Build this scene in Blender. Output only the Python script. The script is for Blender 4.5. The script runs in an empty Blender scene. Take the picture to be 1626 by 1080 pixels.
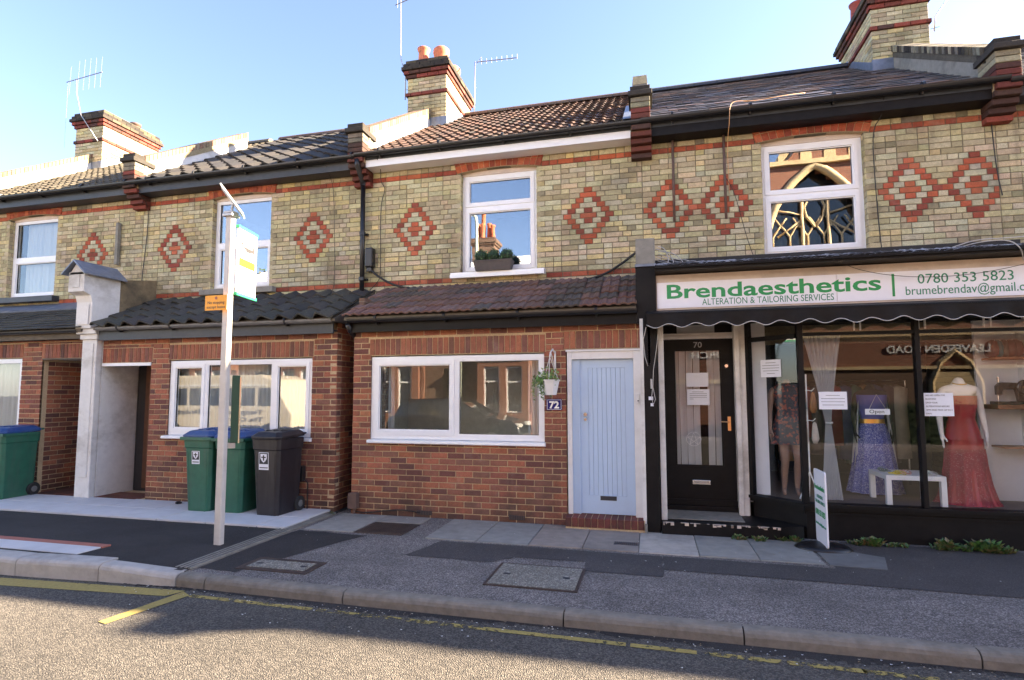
import bpy, bmesh, math, random
from math import sin, cos, pi, radians, sqrt, atan2, floor
from mathutils import Vector, Matrix
random.seed(7)
S = bpy.context.scene
COL = S.collection

# ------------------------------------------------------------------ camera, sky, sun, exposure
cam_d = bpy.data.cameras.new('camera')
cam = bpy.data.objects.new('camera', cam_d)
COL.objects.link(cam)
CR = Vector((0.9700429, 0.2429213, -0.0024494)); CU = Vector((0.0212748, -0.0749027, 0.9969639)); CF = Vector((-0.2420003, 0.9671499, 0.0778270))
CAMP = Vector((0, 0, 1.6))
cam.matrix_world = Matrix(((CR.x, CU.x, -CF.x, CAMP.x), (CR.y, CU.y, -CF.y, CAMP.y), (CR.z, CU.z, -CF.z, CAMP.z), (0, 0, 0, 1)))
cam_d.sensor_width = 36
cam_d.lens = 880 / 1626 * 36
cam_d.shift_y = 14.69 / 1626
cam_d.clip_end = 2000
cam_d.clip_start = 0.05
S.camera = cam

SUN_EL = radians(24.6)
SUN_DIR = Vector((2.95, 1.0, 0)).normalized() * cos(SUN_EL) + Vector((0, 0, sin(SUN_EL)))
w = bpy.data.worlds.new('World'); S.world = w; w.use_nodes = True
nt = w.node_tree; nt.nodes.clear()
sky = nt.nodes.new('ShaderNodeTexSky'); sky.sky_type = 'NISHITA'; sky.sun_disc = False
sky.sun_elevation = SUN_EL
sky.sun_rotation = atan2(SUN_DIR.x, SUN_DIR.y)
sky.air_density = 1.0; sky.dust_density = 0.6; sky.ozone_density = 1.4
bg = nt.nodes.new('ShaderNodeBackground'); bg.inputs['Strength'].default_value = 0.05
wo = nt.nodes.new('ShaderNodeOutputWorld')
hs = nt.nodes.new('ShaderNodeHueSaturation'); hs.inputs['Saturation'].default_value = 0.95; nt.links.new(sky.outputs[0], hs.inputs['Color']); tint = nt.nodes.new('ShaderNodeMix'); tint.data_type = 'RGBA'; tint.blend_type = 'MULTIPLY'; tint.inputs[0].default_value = 1; tint.inputs[7].default_value = (0.93, 0.90, 1.0, 1); nt.links.new(hs.outputs[0], tint.inputs[6]); nt.links.new(tint.outputs[2], bg.inputs[0]); nt.links.new(bg.outputs[0], wo.inputs[0])
sd = bpy.data.lights.new('sun', 'SUN'); sd.energy = 5.0; sd.angle = radians(0.6); sd.color = (1.0, 0.80, 0.57)
so = bpy.data.objects.new('sun', sd); COL.objects.link(so)
so.rotation_euler = SUN_DIR.to_track_quat('Z', 'Y').to_euler(); so.location = (20, 10, 20)
S.view_settings.view_transform = 'Standard'; S.view_settings.look = 'None'
S.view_settings.exposure = 3.3; S.view_settings.gamma = 1.0
S.view_settings.use_curve_mapping = False
S.cycles.max_bounces = 8; S.cycles.transparent_max_bounces = 12
S.cycles.caustics_reflective = False; S.cycles.caustics_refractive = False

def proj(p):
    v = p - CAMP; z = v.dot(CF)
    if z < 0.2: return None
    return 813 + 880 * v.dot(CR) / z, 554.7 - 880 * v.dot(CU) / z
def inview(p, m=25):
    q = proj(p)
    return q is not None and -m < q[0] < 1626 + m and -m < q[1] < 1080 + m

# ------------------------------------------------------------------ materials
def L(r, g, b):
    f = lambda c: (c / 255 / 12.92) if c / 255 <= 0.04045 else ((c / 255 + 0.055) / 1.055) ** 2.4
    return (f(r), f(g), f(b))
class NT:
    def __init__(s, name):
        s.m = bpy.data.materials.new(name); s.m.use_nodes = True; s.t = s.m.node_tree; s.t.nodes.clear()
        s.out = s.n('ShaderNodeOutputMaterial')
    def n(s, typ, **k):
        x = s.t.nodes.new(typ)
        for a, b in k.items(): setattr(x, a, b)
        return x
    def l(s, a, b): s.t.links.new(a, b)
    def noise(s, scale, detail=4, rough=0.6, vec=None):
        x = s.n('ShaderNodeTexNoise'); x.inputs['Scale'].default_value = scale; x.inputs['Detail'].default_value = detail
        x.inputs['Roughness'].default_value = rough
        s.l(vec if vec else s.pos(), x.inputs['Vector']); return x.outputs['Fac']
    def pos(s):
        if not hasattr(s, '_g'): s._g = s.n('ShaderNodeNewGeometry')
        return s._g.outputs['Position']
    def scaled(s, v):
        x = s.n('ShaderNodeVectorMath', operation='MULTIPLY'); s.l(s.pos(), x.inputs[0]); x.inputs[1].default_value = v; return x.outputs[0]
    def ramp(s, fac, lo, hi, a=0.0, b=1.0):
        x = s.n('ShaderNodeMapRange'); s.l(fac, x.inputs[0])
        x.inputs[1].default_value = lo; x.inputs[2].default_value = hi; x.inputs[3].default_value = a; x.inputs[4].default_value = b
        return x.outputs[0]
    def mix(s, fac, a, b, mode='MIX'):
        x = s.n('ShaderNodeMix', data_type='RGBA', blend_type=mode)
        for sock, v in ((x.inputs[0], fac), (x.inputs[6], a), (x.inputs[7], b)):
            if isinstance(v, (int, float)): sock.default_value = v
            elif isinstance(v, tuple): sock.default_value = (*v[:3], 1)
            else: s.l(v, sock)
        return x.outputs[2]
    def bsdf(s, col, rough=0.8, metal=0, bump=None, bd=0.002, spec=0.5, coat=0):
        p = s.n('ShaderNodeBsdfPrincipled')
        if isinstance(col, tuple): p.inputs['Base Color'].default_value = (*col[:3], 1)
        else: s.l(col, p.inputs['Base Color'])
        if isinstance(rough, (int, float)): p.inputs['Roughness'].default_value = rough
        else: s.l(rough, p.inputs['Roughness'])
        p.inputs['Metallic'].default_value = metal; p.inputs['Specular IOR Level'].default_value = spec
        p.inputs['Coat Weight'].default_value = coat
        if bump is not None:
            b = s.n('ShaderNodeBump'); b.inputs['Strength'].default_value = 1; b.inputs['Distance'].default_value = bd
            s.l(bump, b.inputs['Height']); s.l(b.outputs[0], p.inputs['Normal'])
        s.l(p.outputs[0], s.out.inputs[0]); return p
def simple(name, col, rough=0.6, metal=0, var=0.12, scale=12, bd=0.001, bscale=60, dirt=0.0, dirtcol=(0.05, 0.045, 0.035), coat=0, attr=False, streak=False, spec=0.5):
    t = NT(name)
    if attr:
        a = t.n('ShaderNodeAttribute', attribute_name='Col'); base = a.outputs['Color']
    else: base = col
    n1 = t.noise(scale, 5)
    v = t.ramp(n1, 0.25, 0.75, 1 - var, 1 + var)
    c = t.n('ShaderNodeVectorMath', operation='SCALE')
    if attr: t.l(base, c.inputs[0])
    else: c.inputs[0].default_value = base
    t.l(v, c.inputs['Scale']); c = c.outputs[0]
    if dirt > 0:
        vec = t.scaled((9, 9, 0.8)) if streak else t.scaled((1.2, 1.2, 1.6))
        n2 = t.noise(1.0, 6, 0.7, vec)
        c = t.mix(t.ramp(n2, 0.5, 0.72, 0, dirt), c, dirtcol)
    t.bsdf(c, rough, metal, bump=t.noise(bscale, 4) if bd else None, bd=bd, coat=coat, spec=spec)
    return t.m
M = {}
def brickmat(name, soot, moss=0.0, grain=0.25, eff=0.0):
    t = NT(name); a = t.n('ShaderNodeAttribute', attribute_name='Col')
    g = t.noise(95, 4, 0.7); g2 = t.noise(22, 4, 0.6)
    v = t.ramp(g, 0.3, 0.7, 1 - grain, 1 + grain); v2 = t.ramp(g2, 0.3, 0.7, 0.86, 1.14)
    mm = t.n('ShaderNodeMath', operation='MULTIPLY'); t.l(v, mm.inputs[0]); t.l(v2, mm.inputs[1])
    sc = t.n('ShaderNodeVectorMath', operation='SCALE'); t.l(a.outputs['Color'], sc.inputs[0]); t.l(mm.outputs[0], sc.inputs['Scale'])
    c = sc.outputs[0]
    n2 = t.noise(1.0, 7, 0.75, t.scaled((1.3, 1.3, 1.6)))
    c = t.mix(t.ramp(n2, 0.48, 0.72, 0, soot), c, (0.045, 0.04, 0.033))
    if eff:
        n3 = t.noise(1.0, 7, 0.75, t.scaled((3.1, 3.1, 2.5)))
        c = t.mix(t.ramp(n3, 0.57, 0.75, 0, eff), c, (0.5, 0.46, 0.4))
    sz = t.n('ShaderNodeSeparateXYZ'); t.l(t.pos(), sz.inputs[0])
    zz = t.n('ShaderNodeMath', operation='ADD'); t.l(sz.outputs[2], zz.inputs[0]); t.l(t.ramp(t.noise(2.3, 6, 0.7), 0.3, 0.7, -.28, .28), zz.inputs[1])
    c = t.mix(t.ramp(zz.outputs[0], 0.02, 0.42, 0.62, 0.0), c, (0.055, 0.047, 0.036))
    st = t.noise(1.0, 5, 0.65, t.scaled((5.5, 5.5, 0.5)))
    c = t.mix(t.ramp(st, 0.58, 0.75, 0, 0.4), c, (0.06, 0.05, 0.04))
    h = t.n('ShaderNodeMath', operation='ADD'); t.l(g, h.inputs[0]); t.l(g2, h.inputs[1])
    t.bsdf(c, 0.92, bump=h.outputs[0], bd=0.003, spec=0.25); return t.m
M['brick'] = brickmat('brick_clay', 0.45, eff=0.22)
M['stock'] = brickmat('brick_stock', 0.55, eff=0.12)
def mortar(name, col, soot):
    t = NT(name); g = t.noise(60, 5, 0.7)
    c = t.mix(t.ramp(g, 0.3, 0.7), tuple(x * 0.75 for x in col), tuple(x * 1.2 for x in col))
    n2 = t.noise(1.0, 7, 0.72, t.scaled((1.1, 1.1, 1.5)))
    c = t.mix(t.ramp(n2, 0.42, 0.7, 0, soot), c, (0.05, 0.045, 0.04))
    t.bsdf(c, 0.95, bump=g, bd=0.003, spec=0.2); return t.m
M['mortar_red'] = mortar('mortar_sandy', (0.55, 0.41, 0.25), 0.3)
M['mortar_yel'] = mortar('mortar_grey', (0.20, 0.175, 0.12), 0.6)
M['upvc'] = simple('white_upvc', (0.84, 0.85, 0.87), 0.28, var=0.03, bd=0, dirt=0.06, dirtcol=(0.4, 0.38, 0.33))
M['white_paint'] = simple('white_gloss_paint', (0.74, 0.73, 0.72), 0.4, var=0.05, bd=0.0006, bscale=30, dirt=0.3, dirtcol=(0.33, 0.3, 0.25))
M['white_worn'] = simple('worn_white_masonry_paint', (0.72, 0.71, 0.68), 0.7, var=0.07, bd=0.004, bscale=18, dirt=0.55, dirtcol=(0.2, 0.17, 0.12))
M['render_brown'] = simple('weathered_brown_render', (0.22, 0.17, 0.1), 0.95, var=0.35, scale=7, bd=0.01, bscale=25, dirt=0.9, dirtcol=(0.05, 0.047, 0.035))
M['concrete'] = simple('grey_concrete', (0.24, 0.23, 0.2), 0.9, var=0.2, bd=0.003, dirt=0.6, dirtcol=(0.08, 0.075, 0.06))
M['black_wood'] = simple('black_painted_wood', (0.009, 0.0085, 0.009), 0.5, var=0.3, bd=0.0015, bscale=25, dirt=0.2, dirtcol=(0.025, 0.023, 0.022), spec=0.18)
M['black_plastic'] = simple('black_plastic', (0.011, 0.011, 0.013), 0.35, var=0.15, bd=0, dirt=0.2, dirtcol=(0.04, 0.04, 0.035))
M['grey_plastic'] = simple('grey_pvc_gutter', (0.16, 0.16, 0.16), 0.4, var=0.1, bd=0)
M['slate_fascia'] = simple('dark_slate_painted_board', (0.035, 0.04, 0.048), 0.5, var=0.2, bd=0.001, dirt=0.35, dirtcol=(0.1, 0.095, 0.085))
M['brown_fascia'] = simple('bare_brown_board', (0.12, 0.1, 0.075), 0.8, var=0.25, bd=0.001, dirt=0.4)
M['lead'] = simple('lead_flashing', (0.16, 0.19, 0.25), 0.45, metal=0.35, var=0.25, scale=8, bd=0.006, bscale=14, dirt=0.3, dirtcol=(0.4, 0.42, 0.45))
tf = NT('mineral_felt'); nf = tf.noise(22, 7, 0.8); nf2 = tf.noise(2.2, 4, 0.6)
af = tf.n('ShaderNodeMath', operation='ADD'); tf.l(nf, af.inputs[0]); tf.l(tf.ramp(nf2, .3, .7, -.12, .12), af.inputs[1])
tf.bsdf(tf.mix(tf.ramp(af.outputs[0], .47, .62), (0.035, 0.033, 0.034), (0.50, 0.50, 0.52)), 0.8, bump=nf, bd=0.02); M['felt'] = tf.m
M['blue_door'] = simple('pale_blue_door_paint', L(181, 203, 228), 0.38, var=0.03, bd=0.0004, bscale=14)
M['brown_door'] = simple('varnished_brown_wood', (0.11, 0.045, 0.02), 0.35, var=0.3, scale=20, bd=0.001, streak=True)
M['chrome'] = simple('chrome', (0.7, 0.7, 0.7), 0.18, metal=1, var=0.05, bd=0)
M['brass'] = simple('brass', (0.75, 0.45, 0.22), 0.3, metal=1, var=0.1, bd=0)
M['galv'] = simple('galvanised_steel', (0.42, 0.42, 0.42), 0.45, metal=0.7, var=0.15, bd=0)
M['galv_flat'] = simple('pale_grey_number', (0.35, 0.35, 0.36), 0.5, bd=0)
M['rust_pipe'] = simple('rusty_iron', (0.12, 0.075, 0.06), 0.8, var=0.3, bd=0.002)
M['terracotta'] = simple('terracotta', (0.55, 0.17, 0.08), 0.75, var=0.15, bd=0.002, dirt=0.3)
M['pot_dark'] = simple('dark_red_terracotta', (0.24, 0.045, 0.03), 0.7, var=0.2, bd=0.002)
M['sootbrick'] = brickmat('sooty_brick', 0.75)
M['green_bin'] = simple('green_hdpe', (0.022, 0.12, 0.075), 0.45, var=0.2, scale=7, bd=0.001, bscale=150, dirt=0.65, dirtcol=(0.075, 0.11, 0.085), streak=True)
M['blue_lid'] = simple('blue_hdpe', (0.02, 0.065, 0.22), 0.42, var=0.2, bd=0.0006, bscale=150, dirt=0.5, dirtcol=(0.10, 0.14, 0.22))
M['black_bin'] = simple('charcoal_hdpe', (0.018, 0.016, 0.02), 0.42, var=0.25, bd=0.001, bscale=150, dirt=0.5, dirtcol=(0.07, 0.065, 0.062), streak=True)
M['rubber'] = simple('tyre_rubber', (0.02, 0.02, 0.02), 0.8, bd=0.001)
M['paper'] = simple('paper', (0.8, 0.82, 0.88), 0.7, var=0.03, bd=0)
M['ink'] = simple('ink', (0.03, 0.03, 0.035), 0.6, bd=0)
M['sign_white'] = simple('sign_white', (0.86, 0.86, 0.92), 0.35, var=0.02, bd=0)
M['sign_cream'] = simple('sign_box_cream', (0.62, 0.52, 0.44), 0.5, var=0.08, bd=0, dirt=0.35)
M['sign_green'] = simple('sign_green', (0.015, 0.30, 0.09), 0.35, var=0.03, bd=0)
M['sign_green2'] = simple('sign_green_dark', (0.02, 0.22, 0.12), 0.4, var=0.03, bd=0)
M['flag_white'] = simple('bus_flag_white', (0.78, 0.80, 0.80), 0.35, var=0.02, bd=0)
M['flag_green'] = simple('bus_flag_green', (0.03, 0.5, 0.2), 0.4, bd=0)
M['flag_lime'] = simple('bus_flag_lime', (0.62, 0.72, 0.02), 0.4, bd=0)
M['amber'] = simple('amber_sign', (0.85, 0.36, 0.01), 0.35, var=0.04, bd=0)
M['case_green'] = simple('dark_green_case', (0.01, 0.06, 0.04), 0.35, var=0.1, bd=0)
M['post_grey'] = simple('post_warm_grey', (0.55, 0.53, 0.50), 0.4, var=0.06, bd=0, dirt=0.3, dirtcol=(0.22, 0.2, 0.17))
M['enamel_blue'] = simple('blue_enamel', (0.012, 0.014, 0.16), 0.2, var=0.02, bd=0, coat=0.5)
M['enamel_white'] = simple('white_enamel', (0.85, 0.85, 0.85), 0.25, bd=0)
M['zinc_planter'] = simple('grey_wood_planter', (0.085, 0.07, 0.065), 0.7, var=0.2, scale=20, bd=0.001)
M['soil'] = simple('soil', (0.03, 0.02, 0.012), 1, bd=0.004)
M['cable'] = simple('black_cable', (0.01, 0.01, 0.01), 0.5, bd=0)
M['cable_white'] = simple('pale_cable', (0.5, 0.48, 0.45), 0.6, bd=0)
M['cable_amber'] = simple('copper_cable', (0.6, 0.33, 0.15), 0.5, bd=0)
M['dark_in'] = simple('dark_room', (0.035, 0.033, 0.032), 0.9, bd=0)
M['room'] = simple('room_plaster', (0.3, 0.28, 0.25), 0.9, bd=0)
M['room_pale'] = simple('pale_grey_room_walls', (0.62, 0.63, 0.60), 0.9, bd=0)
M['shop_wall'] = simple('shop_white_wall', (0.72, 0.72, 0.76), 0.8, var=0.03, bd=0)
M['shop_floor'] = simple('shop_floor_wood', (0.18, 0.13, 0.1), 0.6, bd=0)
M['skin_white'] = simple('mannequin_white', (0.78, 0.74, 0.72), 0.35, var=0.02, bd=0)
M['skin_brown'] = simple('mannequin_tan', (0.30, 0.19, 0.14), 0.4, var=0.05, bd=0)
M['gold'] = simple('gold', (0.7, 0.42, 0.12), 0.3, metal=0.9, bd=0)
def glitter(name, col, hi, rough=0.6, thr=0.70, sc=260):
    t = NT(name); n = t.n('ShaderNodeTexVoronoi'); n.inputs['Scale'].default_value = sc; t.l(t.pos(), n.inputs['Vector'])
    sp = t.n('ShaderNodeSeparateColor'); t.l(n.outputs['Color'], sp.inputs[0])
    f = t.ramp(sp.outputs[0], thr, thr + 0.05)
    g = t.ramp(t.noise(6, 4), 0.3, 0.7, 0.8, 1.2)
    s = t.n('ShaderNodeVectorMath', operation='SCALE'); s.inputs[0].default_value = col; t.l(g, s.inputs['Scale'])
    t.bsdf(t.mix(f, s.outputs[0], hi), rough); return t.m
M['red_satin'] = simple('red_satin', (0.30, 0.006, 0.018), 0.38, var=0.12, bd=0)
M['red_glitter'] = glitter('red_sequin_net', (0.24, 0.008, 0.022), (0.7, 0.5, 0.5), thr=0.955)
M['blue_glitter'] = glitter('blue_sequin_net', (0.055, 0.07, 0.30), (0.55, 0.6, 0.85), thr=0.8)
M['blue_satin'] = simple('blue_satin', (0.08, 0.085, 0.30), 0.4, var=0.1, bd=0)
M['floral'] = glitter('floral_print', (0.035, 0.04, 0.055), (0.26, 0.08, 0.055), thr=0.72, sc=42)
M['lacquer'] = simple('black_enamel_machine', (0.01, 0.01, 0.012), 0.15, bd=0)
M['shelf'] = simple('rustic_shelf_wood', (0.28, 0.12, 0.06), 0.7, var=0.3, scale=16, bd=0.002)
M['leaf'] = simple('leaf_green', None, 0.5, attr=True, var=0.25, scale=30, bd=0)
M['paint_attr'] = simple('mixed_colour_plastic', None, 0.45, attr=True, bd=0)
M['tile'] = None
def tilemat(name, moss, sc=5, spots=0.0, rough=0.75, spec=0.4):
    t = NT(name); a = t.n('ShaderNodeAttribute', attribute_name='Col')
    v = t.ramp(t.noise(30, 5, 0.7), 0.3, 0.7, 0.75, 1.25)
    s = t.n('ShaderNodeVectorMath', operation='SCALE'); t.l(a.outputs['Color'], s.inputs[0]); t.l(v, s.inputs['Scale'])
    c = t.mix(t.ramp(t.noise(sc, 6, 0.75), 0.55, 0.75, 0, moss), s.outputs[0], (0.09, 0.095, 0.05))
    if spots: c = t.mix(t.ramp(t.noise(40, 3, 0.6), 0.66, 0.74, 0, spots), c, (0.3, 0.32, 0.25))
    c = t.mix(t.ramp(t.noise(1.1, 6, 0.8), 0.52, 0.66, 0, moss * .9), c, (0.045, 0.042, 0.03))
    t.bsdf(c, rough, bump=t.noise(120, 4), bd=0.002, spec=spec); return t.m
M['tile'] = tilemat('roof_tile_concrete', 0.4, spots=0.3)
M['slate'] = tilemat('roof_slate', 0.25, rough=0.36, spec=0.8)
M['tile_red'] = tilemat('roof_tile_red_mossy', 0.45, sc=3.5, spots=0.35)

def net(name, col, alpha, rough=0.9):
    t = NT(name); d = t.n('ShaderNodeBsdfDiffuse'); d.inputs[0].default_value = (*col, 1)
    tr = t.n('ShaderNodeBsdfTransparent'); tl = t.n('ShaderNodeBsdfTranslucent'); tl.inputs[0].default_value = (*col, 1)
    m0 = t.n('ShaderNodeMixShader'); m0.inputs[0].default_value = 0.35; t.l(d.outputs[0], m0.inputs[1]); t.l(tl.outputs[0], m0.inputs[2])
    m = t.n('ShaderNodeMixShader'); m.inputs[0].default_value = alpha
    t.l(tr.outputs[0], m.inputs[1]); t.l(m0.outputs[0], m.inputs[2]); t.l(m.outputs[0], t.out.inputs[0]); return t.m
M['net'] = net('net_curtain', (0.78, 0.8, 0.84), 0.8)
M['sheer'] = net('sheer_voile', (0.85, 0.87, 0.9), 0.6)
M['lens'] = net('frosted_plastic', (0.8, 0.8, 0.78), 0.9)
def glass(name, refl, tint=(0.9, 0.93, 0.92), wav=0.0006):
    t = NT(name); tr = t.n('ShaderNodeBsdfTransparent'); tr.inputs[0].default_value = (*tint, 1)
    gl = t.n('ShaderNodeBsdfGlossy'); gl.inputs['Roughness'].default_value = 0.004; gl.inputs[0].default_value = (0.95, 0.97, 1, 1)
    b = t.n('ShaderNodeBump'); b.inputs['Distance'].default_value = wav; b.inputs['Strength'].default_value = 1
    t.l(t.noise(2.2, 2, 0.5), b.inputs['Height']); t.l(b.outputs[0], gl.inputs['Normal'])
    lw = t.n('ShaderNodeLayerWeight'); lw.inputs[0].default_value = 0.5
    pw = t.n('ShaderNodeMath', operation='POWER'); t.l(lw.outputs['Facing'], pw.inputs[0]); pw.inputs[1].default_value = 5
    f = t.ramp(pw.outputs[0], 0.0, 1.0, refl, 1.0)
    m = t.n('ShaderNodeMixShader'); t.l(f, m.inputs[0]); t.l(tr.outputs[0], m.inputs[1]); t.l(gl.outputs[0], m.inputs[2])
    t.l(m.outputs[0], t.out.inputs[0]); return t.m
M['glass'] = glass('window_glass', 0.075, (0.95, 0.97, 0.96), wav=0.0004)
M['glass_up'] = glass('window_glass_coated', 0.24, wav=0.0004)
M['glass_shop'] = glass('shop_glass', 0.026, (0.97, 0.98, 0.98), wav=0.0001)
M['car_glass'] = simple('car_glass', (0.02, 0.025, 0.03), 0.05, bd=0, coat=1)
M['car_black'] = simple('car_black_paint', (0.01, 0.01, 0.012), 0.25, bd=0, coat=1)
M['van_cream'] = simple('van_cream_paint', (0.72, 0.64, 0.50), 0.35, bd=0, coat=0.5)
M['stone'] = simple('church_limestone', (0.62, 0.47, 0.27), 0.85, var=0.15, bd=0.004, dirt=0.3)
M['lamp_green'] = simple('lamp_column_paint', (0.5, 0.56, 0.48), 0.5, bd=0)
M['opp_plaster'] = simple('opposite_door_paint', (0.03, 0.08, 0.05), 0.4, bd=0)
def brickflat(name, c1, c2, mort):
    t = NT(name); b = t.n('ShaderNodeTexBrick')
    g = t.n('ShaderNodeNewGeometry'); sp = t.n('ShaderNodeSeparateXYZ'); t.l(g.outputs['Position'], sp.inputs[0])
    ad = t.n('ShaderNodeMath', operation='ADD'); t.l(sp.outputs[0], ad.inputs[0]); t.l(sp.outputs[1], ad.inputs[1])
    cb = t.n('ShaderNodeCombineXYZ'); t.l(ad.outputs[0], cb.inputs[0]); t.l(sp.outputs[2], cb.inputs[1])
    t.l(cb.outputs[0], b.inputs['Vector']); b.inputs['Scale'].default_value = 1
    b.inputs['Color1'].default_value = (*c1, 1); b.inputs['Color2'].default_value = (*c2, 1); b.inputs['Mortar'].default_value = (*mort, 1)
    b.inputs['Brick Width'].default_value = 0.225; b.inputs['Row Height'].default_value = 0.075; b.inputs['Mortar Size'].default_value = 0.006
    t.bsdf(b.outputs['Color'], 0.9, bump=b.outputs['Fac'], bd=-0.004); return t.m
M['opp_brick'] = brickflat('opposite_brick', (0.27, 0.105, 0.065), (0.22, 0.085, 0.055), (0.28, 0.22, 0.16))
M['opp_brown'] = brickflat('opposite_brick_brown', (0.16, 0.09, 0.06), (0.12, 0.07, 0.05), (0.2, 0.16, 0.12))
M['plain_stock'] = brickflat('rear_stock_brick', (0.4, 0.35, 0.24), (0.33, 0.29, 0.2), (0.2, 0.18, 0.14))

# ground materials
def asphalt(name, base, agg, scale, amt, bd=0.004, rough=0.85, patch=0.25, crack=0.0):
    t = NT(name)
    v = t.n('ShaderNodeTexVoronoi'); v.inputs['Scale'].default_value = scale; t.l(t.pos(), v.inputs['Vector'])
    sp = t.n('ShaderNodeSeparateColor'); t.l(v.outputs['Color'], sp.inputs[0])
    f = t.ramp(sp.outputs[0], 1 - amt, min(1.0, 1 - amt + 0.25))
    edge = t.ramp(v.outputs['Distance'], 0.15, 0.6, 1.12, 0.68)
    c = t.mix(f, base, agg)
    s = t.n('ShaderNodeVectorMath', operation='SCALE'); t.l(c, s.inputs[0]); t.l(edge, s.inputs['Scale'])
    c = s.outputs[0]
    n = t.noise(1.3, 7, 0.7); c2 = t.n('ShaderNodeVectorMath', operation='SCALE'); t.l(c, c2.inputs[0]); t.l(t.ramp(n, 0.3, 0.7, 1 - patch, 1 + patch), c2.inputs['Scale'])
    c = c2.outputs[0]
    st = t.noise(1.0, 4, 0.55, t.scaled((0.22, 1.9, 1)))
    c = t.mix(t.ramp(st, 0.5, 0.72, 0, 0.35), c, tuple(x * 0.55 for x in base))
    sp2 = t.noise(3.3, 5, 0.7); c = t.mix(t.ramp(sp2, 0.64, 0.72, 0, 0.5), c, tuple(x * 0.6 for x in base))
    if crack:
        cv = t.n('ShaderNodeTexVoronoi', feature='DISTANCE_TO_EDGE'); cv.inputs['Scale'].default_value = 0.8
        mp = t.n('ShaderNodeVectorMath', operation='ADD'); t.l(t.pos(), mp.inputs[0])
        nn = t.n('ShaderNodeTexNoise'); nn.inputs['Scale'].default_value = 3; nn.inputs['Detail'].default_value = 6; t.l(t.pos(), nn.inputs['Vector'])
        t.l(nn.outputs['Color'], mp.inputs[1]); t.l(mp.outputs[0], cv.inputs['Vector'])
        cm = t.ramp(cv.outputs['Distance'], 0.0, 0.012, crack, 0.0)
        msk = t.ramp(t.noise(0.7, 2), 0.5, 0.62)
        mu = t.n('ShaderNodeMath', operation='MULTIPLY'); t.l(cm, mu.inputs[0]); t.l(msk, mu.inputs[1])
        c = t.mix(mu.outputs[0], c, (0.01, 0.01, 0.01))
    hb = t.ramp(v.outputs['Distance'], 0, 0.7, 1, 0)
    t.bsdf(c, rough, bump=hb, bd=bd, spec=0.35); return t.m
M['road'] = asphalt('road_asphalt', (0.075, 0.070, 0.063), (0.165, 0.150, 0.130), 95, 0.6, 0.006, patch=0.2, crack=0.9)
M['pave_old'] = asphalt('old_footway_asphalt', (0.15, 0.134, 0.125), (0.36, 0.325, 0.30), 125, 0.5, 0.004, patch=0.3, crack=0.5)
M['pave_new'] = asphalt('new_footway_asphalt', (0.042, 0.038, 0.037), (0.08, 0.073, 0.07), 220, 0.3, 0.002, patch=0.3)
M['pave_patch'] = asphalt('patch_asphalt', (0.075, 0.068, 0.067), (0.15, 0.14, 0.135), 200, 0.3, 0.002, patch=0.2)
M['cover_conc'] = asphalt('concrete_infill', (0.22, 0.205, 0.17), (0.42, 0.39, 0.33), 90, 0.4, 0.003, patch=0.2)
M['slab'] = simple('old_paving_slab', None, 0.85, attr=True, var=0.18, scale=9, bd=0.002, bscale=80, dirt=0.5, dirtcol=(0.07, 0.065, 0.06))
M['slab_new'] = simple('new_paving_slab', (0.58, 0.57, 0.57), 0.8, var=0.08, scale=5, bd=0.001, bscale=120, dirt=0.2, dirtcol=(0.3, 0.29, 0.27))
M['kerb'] = simple('kerb_concrete', (0.20, 0.18, 0.15), 0.9, var=0.25, scale=14, bd=0.004, bscale=45, dirt=0.55, dirtcol=(0.06, 0.05, 0.04))
M['kerb_new'] = simple('pale_bus_kerb', (0.42, 0.40, 0.37), 0.85, var=0.18, scale=9, bd=0.003, bscale=50, dirt=0.5, dirtcol=(0.13, 0.115, 0.1))
M['pink'] = simple('red_block_strip', (0.38, 0.14, 0.10), 0.85, var=0.12, bd=0.001)
M['iron'] = simple('cast_iron', (0.07, 0.05, 0.042), 0.65, metal=0.3, var=0.3, bd=0.003, bscale=70)
M['grey_grate'] = simple('grey_grate', (0.07, 0.07, 0.08), 0.6, var=0.2, bd=0)
def worn_paint():
    t = NT('worn_yellow_paint'); n = t.noise(14, 7, 0.75)
    c = t.mix(t.ramp(t.noise(60, 4), 0.3, 0.7), (0.26, 0.20, 0.06), (0.40, 0.31, 0.09))
    p = t.n('ShaderNodeBsdfPrincipled'); t.l(c, p.inputs['Base Color']); p.inputs['Roughness'].default_value = 0.8
    tr = t.n('ShaderNodeBsdfTransparent'); m = t.n('ShaderNodeMixShader')
    at = t.n('ShaderNodeAttribute', attribute_name='Col'); ad = t.n('ShaderNodeMath', operation='ADD')
    sp = t.n('ShaderNodeSeparateColor'); t.l(at.outputs['Color'], sp.inputs[0])
    t.l(n, ad.inputs[0]); t.l(sp.outputs[0], ad.inputs[1])
    t.l(t.ramp(ad.outputs[0], 0.47, 0.55), m.inputs[0]); t.l(tr.outputs[0], m.inputs[1]); t.l(p.outputs[0], m.inputs[2]); t.l(m.outputs[0], t.out.inputs[0])
    return t.m
M['yellow'] = worn_paint()

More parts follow.
